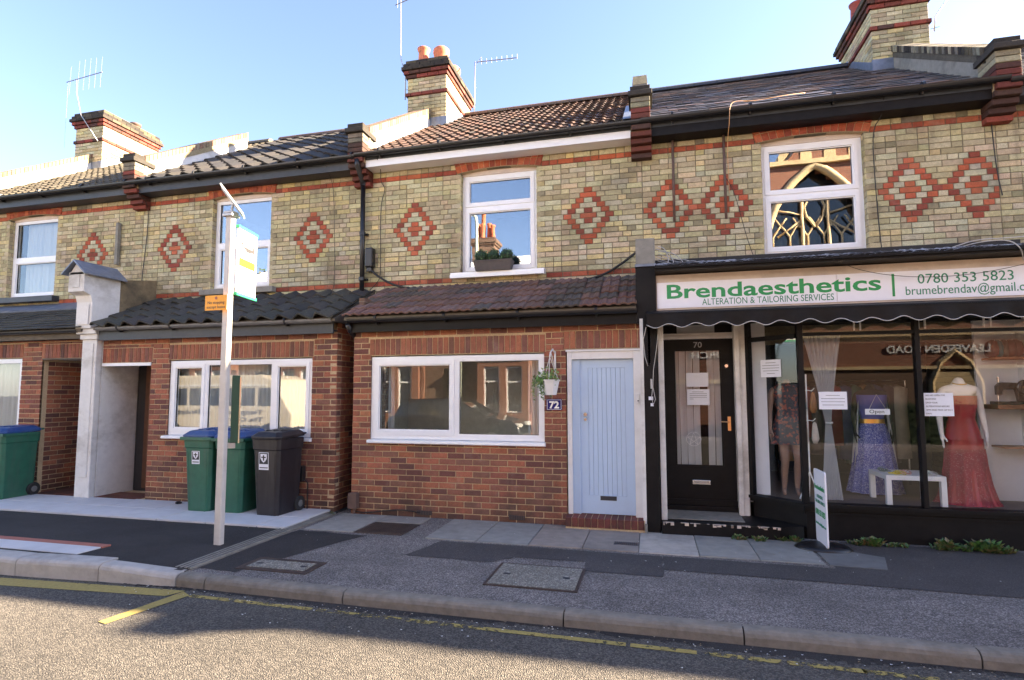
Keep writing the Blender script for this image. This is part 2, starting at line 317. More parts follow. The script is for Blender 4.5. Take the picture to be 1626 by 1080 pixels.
# ------------------------------------------------------------------ mesh helpers
def tag(o, label=None, cat=None, group=None, kind=None):
    if label: o['label'] = label
    if cat: o['category'] = cat
    if group: o['group'] = group
    if kind: o['kind'] = kind
    return o
def thing(name, label, cat, loc=(0, 0, 0), group=None, rz=0):
    o = bpy.data.objects.new(name, None); COL.objects.link(o); o.location = loc; o.rotation_euler = (0, 0, rz)
    o.empty_display_size = 0.1
    o['_l'] = 1; del o['_l']
    return tag(o, label, cat, group)
ROOTLOC = {}
def pmat(parent):      # world matrix of a parent chain (no scene update needed)
    m = Matrix.Identity(4); o = parent
    chain = []
    while o is not None: chain.append(o); o = o.parent
    for o in reversed(chain):
        m = m @ o.matrix_parent_inverse @ Matrix.LocRotScale(o.location, o.rotation_euler, o.scale)
    return m
def setparent(o, parent):
    if parent is not None:
        k = parent.as_pointer()
        if k not in ROOTLOC: ROOTLOC[k] = pmat(parent).inverted()
        o.parent = parent; o.matrix_parent_inverse = ROOTLOC[k]
    return o
class MB:
    def __init__(s): s.v = []; s.f = []; s.c = []
    def add(s, vs, fs, col=(1, 1, 1), M4=None):
        n = len(s.v)
        if M4 is not None: vs = [tuple(M4 @ Vector(v)) for v in vs]
        s.v.extend(vs); s.f.extend([tuple(i + n for i in f) for f in fs]); s.c.extend([col] * len(fs)); return s
    def box(s, x0, x1, y0, y1, z0, z1, col=(1, 1, 1), M4=None):
        if x0 > x1: x0, x1 = x1, x0
        if y0 > y1: y0, y1 = y1, y0
        if z0 > z1: z0, z1 = z1, z0
        return s.add([(x0, y0, z0), (x1, y0, z0), (x1, y1, z0), (x0, y1, z0), (x0, y0, z1), (x1, y0, z1), (x1, y1, z1), (x0, y1, z1)],
              [(0, 3, 2, 1), (4, 5, 6, 7), (0, 1, 5, 4), (1, 2, 6, 5), (2, 3, 7, 6), (3, 0, 4, 7)], col, M4)
    def cbox(s, x0, x1, y0, y1, z0, z1, c=0.004, col=(1, 1, 1), M4=None):
        # box whose front (-y) edges are chamfered
        return s.add([(x0, y1, z0), (x1, y1, z0), (x1, y1, z1), (x0, y1, z1),
                      (x0, y0 + c, z0), (x1, y0 + c, z0), (x1, y0 + c, z1), (x0, y0 + c, z1),
                      (x0 + c, y0, z0 + c), (x1 - c, y0, z0 + c), (x1 - c, y0, z1 - c), (x0 + c, y0, z1 - c)],
              [(0, 1, 5, 4), (1, 2, 6, 5), (2, 3, 7, 6), (3, 0, 4, 7), (4, 5, 9, 8), (5, 6, 10, 9), (6, 7, 11, 10), (7, 4, 8, 11), (8, 9, 10, 11)], col, M4)
    def prism(s, poly, axis, a, b, col=(1, 1, 1), M4=None):
        n = len(poly)
        def P(p, t):
            return {'x': (t, p[0], p[1]), 'y': (p[0], t, p[1]), 'z': (p[0], p[1], t)}[axis]
        vs = [P(p, a) for p in poly] + [P(p, b) for p in poly]
        fs = [tuple(range(n - 1, -1, -1)), tuple(range(n, 2 * n))] + [(i, (i + 1) % n, n + (i + 1) % n, n + i) for i in range(n)]
        return s.add(vs, fs, col, M4)
    def tube(s, pts, r, n=8, col=(1, 1, 1), cap=True, M4=None):
        pts = [Vector(p) for p in pts]; k = len(pts); base = len(s.v); vs = []; fs = []
        rr = r if isinstance(r, (list, tuple)) else [r] * k
        up = None
        for i, p in enumerate(pts):
            d = (pts[min(i + 1, k - 1)] - pts[max(i - 1, 0)]).normalized()
            if up is None: up = Vector((0, 0, 1)) if abs(d.z) < 0.9 else Vector((1, 0, 0))
            a = d.cross(up)
            if a.length < 1e-4: a = d.cross(Vector((0, 1, 0)))
            a.normalize(); b = a.cross(d).normalized(); up = b
            for j in range(n):
                t = 2 * pi * j / n; vs.append(tuple(p + (a * cos(t) + b * sin(t)) * rr[i]))
        for i in range(k - 1):
            for j in range(n): fs.append((i * n + j, i * n + (j + 1) % n, (i + 1) * n + (j + 1) % n, (i + 1) * n + j))
        if cap: fs.append(tuple(range(n - 1, -1, -1))); fs.append(tuple((k - 1) * n + j for j in range(n)))
        return s.add(vs, fs, col, M4)
    def lathe(s, prof, n=16, c=(0, 0, 0), col=(1, 1, 1), mod=None, sy=1.0, M4=None, cap=True):
        vs = []; fs = []; k = len(prof)
        for i, (r, z) in enumerate(prof):
            for j in range(n):
                t = 2 * pi * j / n; q = r * (mod(t, z) if mod else 1)
                vs.append((c[0] + q * cos(t), c[1] + q * sy * sin(t), c[2] + z))
        for i in range(k - 1):
            for j in range(n): fs.append((i * n + j, i * n + (j + 1) % n, (i + 1) * n + (j + 1) % n, (i + 1) * n + j))
        if cap: fs.append(tuple(range(n - 1, -1, -1))); fs.append(tuple((k - 1) * n + j for j in range(n)))
        return s.add(vs, fs, col, M4)
    def grid(s, fn, nu, nv, col=(1, 1, 1)):
        vs = [tuple(fn(i / nu, j / nv)) for j in range(nv + 1) for i in range(nu + 1)]
        fs = [(j * (nu + 1) + i, j * (nu + 1) + i + 1, (j + 1) * (nu + 1) + i + 1, (j + 1) * (nu + 1) + i) for j in range(nv) for i in range(nu)]
        return s.add(vs, fs, col)
    def mesh(s, name, mat, smooth=False, fixn=False):
        me = bpy.data.meshes.new(name); me.from_pydata(s.v, [], s.f)
        a = me.color_attributes.new('Col', 'FLOAT_COLOR', 'CORNER')
        buf = []
        for f, c in zip(s.f, s.c): buf.extend((c[0], c[1], c[2], 1.0) * len(f))
        a.data.foreach_set('color', buf)
        if fixn:
            bm = bmesh.new(); bm.from_mesh(me); bmesh.ops.recalc_face_normals(bm, faces=bm.faces); bm.to_mesh(me); bm.free()
        if smooth: me.polygons.foreach_set('use_smooth', [True] * len(me.polygons))
        me.materials.append(mat); me.update(); return me
    def build(s, name, mat, parent=None, smooth=False, kind=None, bevel=0, fixn=False, label=None):
        if not s.f: return None
        me = s.mesh(name, M[mat] if isinstance(mat, str) else mat, smooth, fixn)
        # move the object's origin to the middle of its geometry's base
        xs = [v[0] for v in s.v]; ys = [v[1] for v in s.v]; zs = [v[2] for v in s.v]
        c = Vector(((min(xs) + max(xs)) / 2, (min(ys) + max(ys)) / 2, min(zs)))
        me.transform(Matrix.Translation(-c))
        o = bpy.data.objects.new(name, me); COL.objects.link(o); o.location = c
        setparent(o, parent)
        if bevel:
            b = o.modifiers.new('bevel', 'BEVEL'); b.width = bevel; b.segments = 2; b.limit_method = 'ANGLE'; b.angle_limit = radians(35)
        if kind: o['kind'] = kind
        if label: o['label'] = label
        return o
def inst(name, me, parent, loc, rot=(0, 0, 0)):
    o = bpy.data.objects.new(name, me); COL.objects.link(o); o.location = loc; o.rotation_euler = rot
    return setparent(o, parent)
def text(s, size, mat, parent, loc, rot=(pi / 2, 0, 0), bold=0.0, sx=1.0, ext=0.001, align='LEFT', name='lettering', spacing=1.0, shear=0.0):
    c = bpy.data.curves.new('t', 'FONT'); c.body = s; c.size = size; c.offset = bold; c.extrude = ext; c.align_x = align; c.align_y = 'BOTTOM_BASELINE'
    c.space_character = spacing; c.shear = shear; c.resolution_u = 3
    o = bpy.data.objects.new('t', c); COL.objects.link(o)
    bpy.context.view_layer.update()
    me = bpy.data.meshes.new_from_object(o.evaluated_get(bpy.context.evaluated_depsgraph_get()))
    bpy.data.objects.remove(o); bpy.data.curves.remove(c)
    me.materials.clear(); me.materials.append(M[mat])
    me.transform(Matrix.Diagonal((sx, 1, 1, 1)))
    r = bpy.data.objects.new(name, me); COL.objects.link(r); r.location = loc; r.rotation_euler = rot
    return setparent(r, parent)

def rdiff(r, h):
    x0, x1, z0, z1 = r[:4]; a0, a1, b0, b1 = h
    if a0 >= x1 or a1 <= x0 or b0 >= z1 or b1 <= z0: return [r]
    out = []
    if a0 > x0: out.append((x0, a0, z0, z1))
    if a1 < x1: out.append((a1, x1, z0, z1))
    m0, m1 = max(x0, a0), min(x1, a1)
    if b0 > z0: out.append((m0, m1, z0, b0))
    if b1 < z1: out.append((m0, m1, b1, z1))
    return [tuple(q) + tuple(r[4:]) for q in out if q[1] - q[0] > 0.012 and q[3] - q[2] > 0.012]
def clip(rects, holes):
    for h in holes:
        n = []
        for r in rects: n.extend(rdiff(r, h))
        rects = n
    return rects
def cells(x0, x1, z0, z1, holes):
    xs = sorted({x0, x1, *[min(max(h[i], x0), x1) for h in holes for i in (0, 1)]}); zs = sorted({z0, z1, *[min(max(h[i], z0), z1) for h in holes for i in (2, 3)]})
    out = []
    for i in range(len(zs) - 1):
        run = None
        for j in range(len(xs) - 1):
            cx, cz = (xs[j] + xs[j + 1]) / 2, (zs[i] + zs[i + 1]) / 2
            ok = not any(h[0] < cx < h[1] and h[2] < cz < h[3] for h in holes)
            if ok: run = [run[0], xs[j + 1]] if run else [xs[j], xs[j + 1]]
            if (not ok or j == len(xs) - 2) and run: out.append((run[0], run[1], zs[i], zs[i + 1])); run = None
    return out
BMESH = {}
def jit(c, a, rng=random):
    k = 1 + rng.uniform(-a, a); return tuple(max(0.004, x * k * (1 + rng.uniform(-a * .3, a * .3))) for x in c)
YEL = [(0.50, 0.43, 0.25), (0.47, 0.41, 0.25), (0.51, 0.45, 0.29), (0.44, 0.38, 0.22), (0.54, 0.45, 0.23), (0.49, 0.44, 0.30), (0.40, 0.34, 0.20), (0.50, 0.40, 0.26), (0.48, 0.42, 0.26), (0.50, 0.43, 0.25), (0.34, 0.29, 0.18)]
PALE = [(0.50, 0.45, 0.31), (0.47, 0.43, 0.29)]
REDU = [(0.40, 0.10, 0.05), (0.34, 0.085, 0.05), (0.44, 0.13, 0.065), (0.27, 0.07, 0.045)]
REDL = [(0.31, 0.115, 0.072), (0.35, 0.13, 0.078), (0.25, 0.10, 0.07), (0.28, 0.105, 0.07), (0.14, 0.068, 0.058), (0.38, 0.145, 0.08), (0.22, 0.10, 0.075), (0.27, 0.11, 0.072), (0.19, 0.085, 0.065)]
PAL = {'y': YEL, 'p': PALE, 'r': REDU, 'l': REDL, 'k': [(0.05, 0.042, 0.035), (0.035, 0.03, 0.027), (0.09, 0.075, 0.05)], 'g': [(0.2, 0.18, 0.14), (0.27, 0.24, 0.17)],
       'd': [(0.42, 0.34, 0.22), (0.36, 0.27, 0.17), (0.45, 0.36, 0.26)], 's': [(0.22, 0.055, 0.04), (0.15, 0.045, 0.035), (0.08, 0.04, 0.033)]}
COUNT = {}
def put_bricks(rects, org, rz, parent, house, cap=300, mats=None, proud=0.0, depth=0.03, jog=0.0025):
    """rects: (u0,u1,w0,w1,class). Largest in view become single bricks, the rest one part."""
    mats = mats or {}
    R = Matrix.Translation(Vector(org)) @ Matrix.Rotation(rz, 4, 'Z')
    items = []
    for r in rects:
        u0, u1, w0, w1, k = r
        c = R @ Vector(((u0 + u1) / 2, 0, (w0 + w1) / 2))
        q = inview(c, -4)
        d = (c - CAMP)
        nrm = R.to_3x3() @ Vector((0, -1, 0)); vis = -d.normalized().dot(nrm)
        items.append(((u1 - u0) * (w1 - w0) * max(vis, 0) / d.length_squared if (q and vis > 0.12) else 0, r, c))
    names = lambda k: 'red_brick' if k in 'rls' else ('dark_brick' if k in 'kg' else 'stock_brick')
    items.sort(key=lambda t: -t[0])
    rest = {}
    for sc, r, c in items:
        u0, u1, w0, w1, k = r
        nm = names(k); m = 'stock' if k in 'ypdg' else ('sootbrick' if k == 'k' else 'brick')
        key = (house, nm)
        if sc > 0 and COUNT.get(key, 0) < cap and sc * 880 ** 2 > 70:
            COUNT[key] = COUNT.get(key, 0) + 1
            wq, hq = round((u1 - u0) / 0.004) * 0.004, round((w1 - w0) / 0.004) * 0.004
            vi = random.randrange(10); mk = (wq, hq, k, vi)
            if mk not in BMESH:
                b = MB(); b.cbox(-wq / 2, wq / 2, -proud - 0.0005 * vi, depth, -hq / 2, hq / 2, 0.004, jit(random.choice(PAL[k]), 0.16))
                BMESH[mk] = b.mesh('brick', M[m])
            o = inst(nm, BMESH[mk], parent, c, (random.uniform(-jog, jog), random.uniform(-jog, jog) * 2, rz))
        else:
            b = rest.setdefault((nm, m), MB())
            b.cbox(u0, u1, -proud - random.uniform(0, 0.004), depth, w0, w1, 0.004, jit(random.choice(PAL[k]), 0.16), R)
    for (nm, m), b in rest.items(): b.build(nm + '_field', m, parent, kind='stuff')

def stretcher(u0, u1, w0, w1, k='l', bl=0.225, ch=0.075, j=0.0115, off=0.0):
    out = []; r = 0; z = w0
    while z < w1 - 0.01:
        x = u0 - (bl / 2 if r % 2 else 0) - off
        while x < u1:
            a, b = max(x, u0), min(x + bl - j, u1)
            if b - a > 0.02: out.append((a, b, z, min(z + ch - j, w1), k))
            x += bl
        z += ch; r += 1
    return out
def soldiers(u0, u1, w0, w1, k='l', p=0.075, j=0.01):
    n = max(1, round((u1 - u0) / p)); d = (u1 - u0) / n
    return [(u0 + i * d, u0 + (i + 1) * d - j, w0, w1, k) for i in range(n)]

# ------------------------------------------------------------------ terrace geometry (metres)
YU, YL = 7.6, 6.7                 # upper wall plane, ground-floor extension plane
PW = [-21.0, -16.95, -12.75, -8.50, -4.25, -0.06, 4.05, 8.27, 12.5, 16.7, 20.9]   # party walls
CH_ = 0.074; STR = 4.84           # brick course, underside of the red string course
EAVE_Y, EAVE_Z, SL = 7.3, 5.17, 0.642
RIDGE_Y = 11.0; RIDGE_Z = EAVE_Z + SL * (RIDGE_Y - EAVE_Y)
roofz = lambda y: EAVE_Z + SL * (y - EAVE_Y)

def upper_rects(x0, x1, win, diamonds, soot_top=True):
    out = []; H, Sx = 0.117, 0.234
    wx0, wx1, wz0, wz1 = win
    for row in range(-3, 26):
        if row < 0: z0 = STR + CH_ + (-1 - row) * CH_ if row > -4 else 0
        zt = STR - row * CH_; zb = zt - CH_
        if row < 0: zb = STR + (-1 - row) * CH_; zt = zb + CH_
        red = row in (-1, 21)
        fixed = []
        if -0.3 < 1 and zb < wz1 - 0.02 and zt > wz0: fixed.append((wx0, wx1, None))
        if zb >= STR - 0.01: fixed.append((wx0 - 0.07, wx1 + 0.07, None))
        if row == 21: 
            fixed.append((wx0 - 0.13, wx1 + 0.13, 'y'))
        for dc in diamonds:
            i = row - 5; n = 5
            if 0 <= i <= 10:
                a = n - abs(i - 5)     # 0..5
                h = H
                if a == 0: seg = [(-.5, .5, 'r')]
                elif a == 1: seg = [(-1, 0, 'r'), (0, 1, 'r')] if random.random() < .5 else [(-1, 1, 'r')]
                elif a == 2: seg = [(-1.5, -.5, 'r'), (-.5, .5, 'p'), (.5, 1.5, 'r')]
                elif a == 3: seg = [(-2, -1, 'r'), (-1, 1, 'p'), (1, 2, 'r')]
                elif a == 4: seg = [(-2.5, -1.5, 'r'), (-1.5, -.5, 'p'), (-.5, .5, 'r'), (.5, 1.5, 'p'), (1.5, 2.5, 'r')]
                else: seg = [(-3, -2, 'r'), (-2, -1, 'p'), (-1, 1, 'r'), (1, 2, 'p'), (2, 3, 'r')]
                for s0, s1, k in seg: fixed.append((dc + s0 * H, dc + s1 * H, k))
        fixed = [(max(a, x0), min(b, x1), k) for a, b, k in fixed if b > x0 + .01 and a < x1 - .01]
        fixed.sort(key=lambda t: t[0]); cur = x0; gaps = []; last = None
        merged = []
        for a, b, k in fixed:
            if a < cur - 0.02: a = cur
            if b - a < 0.02: continue
            if a - cur > 0.02: gaps.append((cur, a))
            merged.append((a, b, k)); cur = max(cur, b)
        if x1 - cur > 0.02: gaps.append((cur, x1))
        j = 0.008
        for a, b, k in merged:
            if k == 'y': gaps.append((a, b)); continue
            if k: out.append((a + j / 2, b - j / 2, zb + j / 2, zt - j / 2, k))
        for a, b in gaps:
            x = a; s = (row + int(a * 10)) % 2
            while x < b - 0.005:
                w_ = Sx if s else H
                if random.random() < 0.06: w_ = H if s else Sx
                e = x + w_
                if b - e < 0.05: e = b
                kk = 'r' if red and not (row == 21 and wx0 - .14 < x < wx1 + .13) else 'y'
                if row == -2 or row == -3: kk = 'y' if random.random() < .8 else 'g'
                out.append((x + j / 2, e - j / 2, zb + j / 2, zt - j / 2, kk)); x = e; s = 1 - s
    return out

def tile_mesh(kind, col):
    b = MB()
    if kind == 'pantile': w, g, ns = 0.30, 0.33, 10; prof = lambda u: 0.034 * sin(u * 2 * pi) + 0.008 * sin(u * 4 * pi); th = 0.022; tilt = 0.035
    elif kind == 'roman': w, g, ns = 0.152, 0.30, 7; prof = lambda u: 0.020 * max(0, sin(u * 2 * pi - .5)) ** 1.2; th = 0.018; tilt = 0.030
    elif kind == 'ribbed': w, g, ns = 0.228, 0.27, 12; prof = lambda u: 0.014 * (1 if (u * 2) % 1 > .42 else 0) ; th = 0.02; tilt = 0.026
    elif kind == 'slate': w, g, ns = 0.25, 0.2, 1; prof = lambda u: 0; th = 0.010; tilt = 0.022
    elif kind == 'plain': w, g, ns = 0.27, 0.13, 1; prof = lambda u: 0; th = 0.014; tilt = 0.022
    gap = 0.003
    top0 = []; bot0 = []; top1 = []
    for i in range(ns + 1):
        u = i / ns; x = -w / 2 + gap + (w - 2 * gap) * u
        p = prof(u if ns > 1 else 0)
        top0.append((x, 0, p + tilt + th * .0)); top1.append((x, g * 1.12, p + 0.004)); bot0.append((x, 0.0, p + tilt - th))
    n = ns + 1
    vs = top0 + top1 + bot0
    fs = [(i, i + 1, n + i + 1, n + i) for i in range(ns)] + [(2 * n + i, 2 * n + i + 1, i + 1, i) for i in range(ns)]
    vs += [(top0[0][0], g * 1.1, -0.01), (top0[-1][0], g * 1.1, -0.01)]
    fs += [(2 * n, 0, n, 3 * n), (3 * n - 1, 3 * n + 1, 2 * n - 1, n - 1)]
    b.add(vs, fs, col); return b, w, g
TM = {}
def tiles(parent, house, kind, x0, x1, y0, z0, slope, length, cols, mat='tile', cap=300, name='roof_tile'):
    ang = math.atan(slope)
    b0, w, g = tile_mesh(kind, (1, 1, 1))
    nx = max(1, round((x1 - x0) / w)); sx = (x1 - x0) / (nx * w)
    ny = max(1, round(length / g)); gy = length / ny / g
    nv = 8
    if (kind, mat, str(cols[0]), round(sx, 4), round(gy, 3)) not in TM:
        ms = []
        for i in range(nv):
            c = jit(random.choice(cols), 0.12); b = tile_mesh(kind, c)[0]; b.v = [(v[0] * sx, v[1] * gy, v[2]) for v in b.v]
            ms.append((b, b.mesh('tile', M[mat])))
        TM[(kind, mat, str(cols[0]), round(sx, 4), round(gy, 3))] = ms
    ms = TM[(kind, mat, str(cols[0]), round(sx, 4), round(gy, 3))]
    its = []
    for r in range(ny):
        off = 0.5 if (kind in ('slate', 'plain') and r % 2) else 0
        for i in range(nx + (1 if off else 0)):
            x = x0 + (i + 0.5 - off) * w * sx; v = r * g * gy
            if off and (i == 0 or i == nx): x += (w * sx * .25) * (1 if i == 0 else -1)
            p = Vector((x, y0 + v * cos(ang), z0 + v * sin(ang)))
            sc = 1 / (p - CAMP).length_squared if inview(p, -2) else 0
            its.append((sc, p, (0.5 if off and (i == 0 or i == nx) else 1)))
    its.sort(key=lambda t: -t[0]); rest = MB(); n = 0
    for sc, p, hs in its:
        b, me = random.choice(ms); rot = (ang + random.uniform(-.012, .012), random.uniform(-.014, .014), random.gauss(0, .011)); p = p + Vector((random.uniform(-.004, .004), random.uniform(-.008, .008), 0))
        if sc > 0 and COUNT.get((house, name), 0) < cap:
            COUNT[(house, name)] = COUNT.get((house, name), 0) + 1
            o = inst(name, me, parent, p, rot)
            if hs != 1: o.scale = (hs, 1, 1)
        else:
            from mathutils import Euler
            rest.add(b.v, b.f, b.c[0], Matrix.Translation(p) @ Euler(rot).to_matrix().to_4x4() @ Matrix.Diagonal((hs, 1, 1, 1)))
    rest.build(name + '_field', mat, parent, kind='stuff')

def window(parent, x0, x1, z0, z1, yf, lights, frame=0.055, sash=0.045, glassmat='glass', name='window', inner=None):
    """uPVC window. lights: list of (x0,x1,z0,z1,is_sash) openings in fractions."""
    f = MB(); W, H = x1 - x0, z1 - z0
    holes = []
    for (a, b, c, d, s) in lights:
        holes.append((x0 + a * W + frame * (.5 if a > 0 else 1), x0 + b * W - frame * (.5 if b < 1 else 1), z0 + c * H + frame * (.5 if c > 0 else 1), z0 + d * H - frame * (.5 if d < 1 else 1)))
    for c in cells(x0, x1, z0, z1, holes): f.box(c[0], c[1], yf, yf + 0.07, c[2], c[3])
    fo = f.build(name, 'upvc', parent)
    for h, l in zip(holes, lights):
        a, b, c, d = h
        if l[4]:
            s = MB(); s_ = sash; ih = (a + s_, b - s_, c + s_, d - s_)
            for q in cells(a - .008, b + .008, c - .008, d + .008, [ih]): s.box(q[0], q[1], yf - 0.012, yf + 0.04, q[2], q[3])
            so_ = s.build('sash', 'upvc', fo); a, b, c, d = ih
        bd = MB()
        ih = (a + .014, b - .014, c + .014, d - .014)
        for q in cells(a, b, c, d, [ih]): bd.box(q[0], q[1], yf + 0.006, yf + 0.05, q[2], q[3])
        bd.build('glazing_bead', 'upvc', fo)
        sl = MB(); gs = 0.004
        gk = cells(*ih, [(ih[0] + gs, ih[1] - gs, ih[2] + gs, ih[3] - gs)])
        for q in gk: sl.box(q[0], q[1], yf + 0.012, yf + 0.03, q[2], q[3])
        sl.build('gasket', 'black_plastic', fo)
        g = MB(); g.box(ih[0], ih[1], yf + 0.022, yf + 0.028, ih[2], ih[3]); g.build('pane', glassmat, fo)
    return fo

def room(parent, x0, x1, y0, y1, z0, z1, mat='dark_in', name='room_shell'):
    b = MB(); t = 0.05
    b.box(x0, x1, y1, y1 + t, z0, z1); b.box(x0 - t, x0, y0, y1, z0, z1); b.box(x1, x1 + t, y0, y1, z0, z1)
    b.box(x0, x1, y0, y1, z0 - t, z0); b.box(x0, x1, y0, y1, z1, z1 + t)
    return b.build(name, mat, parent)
def curtain(parent, x0, x1, y, z0, z1, mat='net', folds=14, amp=0.02, name='curtain', seed=0):
    rng = random.Random(seed); ph = [rng.uniform(0, 6) for _ in range(4)]
    b = MB(); n = max(16, folds * 6)
    b.grid(lambda u, v: (x0 + (x1 - x0) * u, y + amp * (sin(u * folds * 2 * pi + ph[0]) + .5 * sin(u * folds * 3.1 * pi + ph[1])) * (0.5 + .5 * (1 - v)), z0 + (z1 - z0) * v), n, 6)
    return b.build(name, mat, parent, smooth=True)

# ------------------------------------------------------------------ ground: road, pavements, kerbs
ZR, ZP = -0.08, 0.02
def ground_sheet(name, poly, z, mat, kind='structure', parent=None, th=None):
    b = MB()
    if th: b.prism(poly, 'z', z - th, z)
    else: b.add([(p[0], p[1], z) for p in poly], [tuple(range(len(poly)))])
    o = b.build(name, mat, parent)
    if parent is None: o['kind'] = kind
    return o
ground_sheet('ground', [(-400, -400), (400, -400), (400, 400), (-400, 400)], -0.16, 'road')
road = ground_sheet('road', [(-60, -4.6), (60, -4.6), (60, 4.3), (-60, 4.3)], ZR, 'road')
pav = ground_sheet('pavement', [(-4.05, 4.15), (60, 4.09), (60, YU + .2), (-4.05, YU + .2)], ZP, 'pave_old', th=0.15)
pavl = ground_sheet('pavement', [(-60, 4.2), (-4.05, 4.2), (-4.05, YU + .2), (-60, YU + .2)], .028, 'pave_new', th=0.15)
pavo = ground_sheet('pavement', [(-60, -6.3), (60, -6.3), (60, -4.6), (-60, -4.6)], 0.03, 'pave_old', th=0.15)
# patches of newer tar
def wob(poly, n=5, a=0.012, seed=1):
    rng = random.Random(seed); out = []
    for i, p in enumerate(poly):
        q = poly[(i + 1) % len(poly)]
        for k in range(n): t = k / n; out.append((p[0] + (q[0] - p[0]) * t + rng.uniform(-a, a), p[1] + (q[1] - p[1]) * t + rng.uniform(-a, a)))
    return out
ground_sheet('pavement_patch', wob([(-2.36, 5.12), (-1.5, 5.10), (-1.3, 5.30), (-0.62, 5.32), (-0.62, 5.04), (0.07, 5.04), (0.07, 5.66), (-2.2, 5.70)]), ZP + .004, 'pave_patch', parent=pav)
ground_sheet('pavement_patch', wob([(0.075, 5.25), (6, 5.12), (6, 5.55), (0.075, 5.66)], seed=3), ZP + .005, 'pave_patch', parent=pav)
ground_sheet('pavement_patch', wob([(1.55, 5.56), (6, 5.45), (6, 6.62), (1.75, 6.62)], seed=4), ZP + .004, 'pave_patch', parent=pav)
ground_sheet('pavement_patch', wob([(-4.04, 4.3), (-3.62, 4.3), (-3.1, 5.72), (-4.0, 5.75)], seed=5, a=.02), ZP + .003, 'pave_new', parent=pav)
# old slabs (900 x 600) in front of the doors
xs = [-3.95, -3.32, -2.72, -2.42, -1.84, -1.27, -0.71, -0.155, 0.42, 0.96, 1.52]
cols = [(0.28, 0.265, 0.235), (0.25, 0.23, 0.205), None, (0.27, 0.26, 0.235), (0.26, 0.255, 0.235), (0.28, 0.24, 0.205), (0.265, 0.23, 0.20), (0.43, 0.395, 0.35), (0.28, 0.27, 0.245), (0.245, 0.24, 0.22)]
for i in range(10):
    if cols[i] is None: continue
    a, b_ = xs[i] + .004, xs[i + 1] - .004; m = MB()
    y0 = 5.74 if i != 0 else 5.8
    if i == 1: y0 = 6.34
    m.prism([(a, y0), (b_, y0), (b_, 6.66), (a, 6.66)], 'z', ZP - .03, ZP + .012 + random.uniform(-.003, .003), cols[i])
    m.build('paving_slab', 'slab', pav, bevel=0.004)
m = MB(); m.prism([(1.55, 5.72), (2.0, 5.70), (2.12, 6.1), (1.75, 6.3), (1.55, 6.35)], 'z', ZP, ZP + .009, (0.15, 0.15, 0.145)); m.build('paving_slab', 'slab', pav)
m = MB(); m.box(-14.6, -4.14, 5.71, 6.69, -.02, .034); m.build('slab_joints', 'ink', pavl)
# new pale slabs on the left
def zl(y): return ZP + .022 * max(0, min(1, (5.7 - y) / 1.5))
for r, (ya, yb) in enumerate(((5.70, 6.20), (6.20, 6.70))):
    x = -14.6 + (0.3 if r else 0)
    while x < -4.15:
        w_ = 0.72 if r == 0 else 0.78
        a, b_ = x, min(x + w_, -4.13)
        if b_ - a > .1:
            m = MB(); m.box(a + .007, b_ - .007, ya + .007, yb - .006, .034, .057 + random.uniform(-.001, .001)); m.build('paving_slab', 'slab_new', pavl, bevel=0.003)
        x += w_
m = MB(); m.box(-7.98 - .12, -7.98 + .12, 6.06, 6.13, .05, .0555); m.build('drain_slot', 'grey_grate', pavl)
# bus platform surface by the raised kerb
m = MB(); m.add([(-60, 4.17, .068), (-5.2, 4.17, .068), (-4.08, 4.19, .034), (-4.08, 5.69, .034), (-60, 5.69, .046)], [(0, 1, 2, 3, 4)])
m.build('bus_platform', 'pave_new', pavl)
m = MB()
for (a, b_) in ((-5.36, -5.96), (-5.96, -6.56), (-6.56, -7.16), (-7.16, -7.76)):
    m = MB(); m.prism([(a + .3 * (0 if a < -5.5 else 0.0), 4.26), (a - .0, 4.50), (b_, 4.50), (b_, 4.26)], 'z', .03, .074); m.build('paving_slab', 'slab_new', pavl, bevel=0.003)
for i in range(14):
    x = -5.35 - i * .2
    m = MB(); m.box(x - .196, x, 4.503, 4.60, .02, .0735); m.build('paver', 'pink', pavl)
# ribbed drainage channel running back to the wall
ch = MB(); ch.box(-4.23, -4.02, 4.25, 6.62, ZP - .02, ZP + .008); cho = ch.build('channel', 'kerb', pav)
for k in range(4):
    c2 = MB(); x = -4.205 + k * .048; c2.box(x, x + .02, 4.25, 6.62, ZP + .008, ZP + .022); c2.build('channel_rib', 'concrete', cho)
# kerb stones
kerb = thing('kerb', None, None); kerb['kind'] = 'structure'; kerb['label'] = 'row of worn kerb stones'
def kstone(x0, x1, ya, yb, zt0, zt1, mat, w_=0.105):
    m = MB(); x0 += .005; x1 -= .005; n = 6; vs = []
    for i in range(n + 1):
        t = i / n; x = x0 + (x1 - x0) * t; y = ya + (yb - ya) * t; z = zt0 + (zt1 - zt0) * t; e = 0.004 if i in (0, n) else 0
        wb = random.uniform(-.003, .003)
        for (dy, dz) in ((-.005, None), (-.005, -.045), (.004 + wb, -.022), (.018 + wb, -.008), (.04, -.001), (w_, 0), (w_, None)):
            vs.append((x, y + dy + e, (z + dz - e) if dz is not None else ZR - .05))
    k = 7; fs = [(i * k + j, i * k + j + 1, (i + 1) * k + j + 1, (i + 1) * k + j) for i in range(n) for j in range(k - 1)]
    fs = [f[::-1] for f in fs]
    fs += [tuple(range(k)), tuple(n * k + j for j in range(k - 1, -1, -1))]
    m.add(vs, fs); m.build('kerb_stone', mat, kerb, fixn=True)
def kz(x): return ZP + .006
def ky(x): return 4.075 if x > -2 else 4.075 + (-2 - x) * .015
pts = [-4.05, -3.75, -2.415, -0.645, 0.564, 1.909, 3.2, 4.6, 6.0, 7.4, 8.8, 10.2]
for a, b_ in zip(pts[:-1], pts[1:]): kstone(a, b_, ky(a), ky(b_), kz(a), kz(b_), 'kerb')
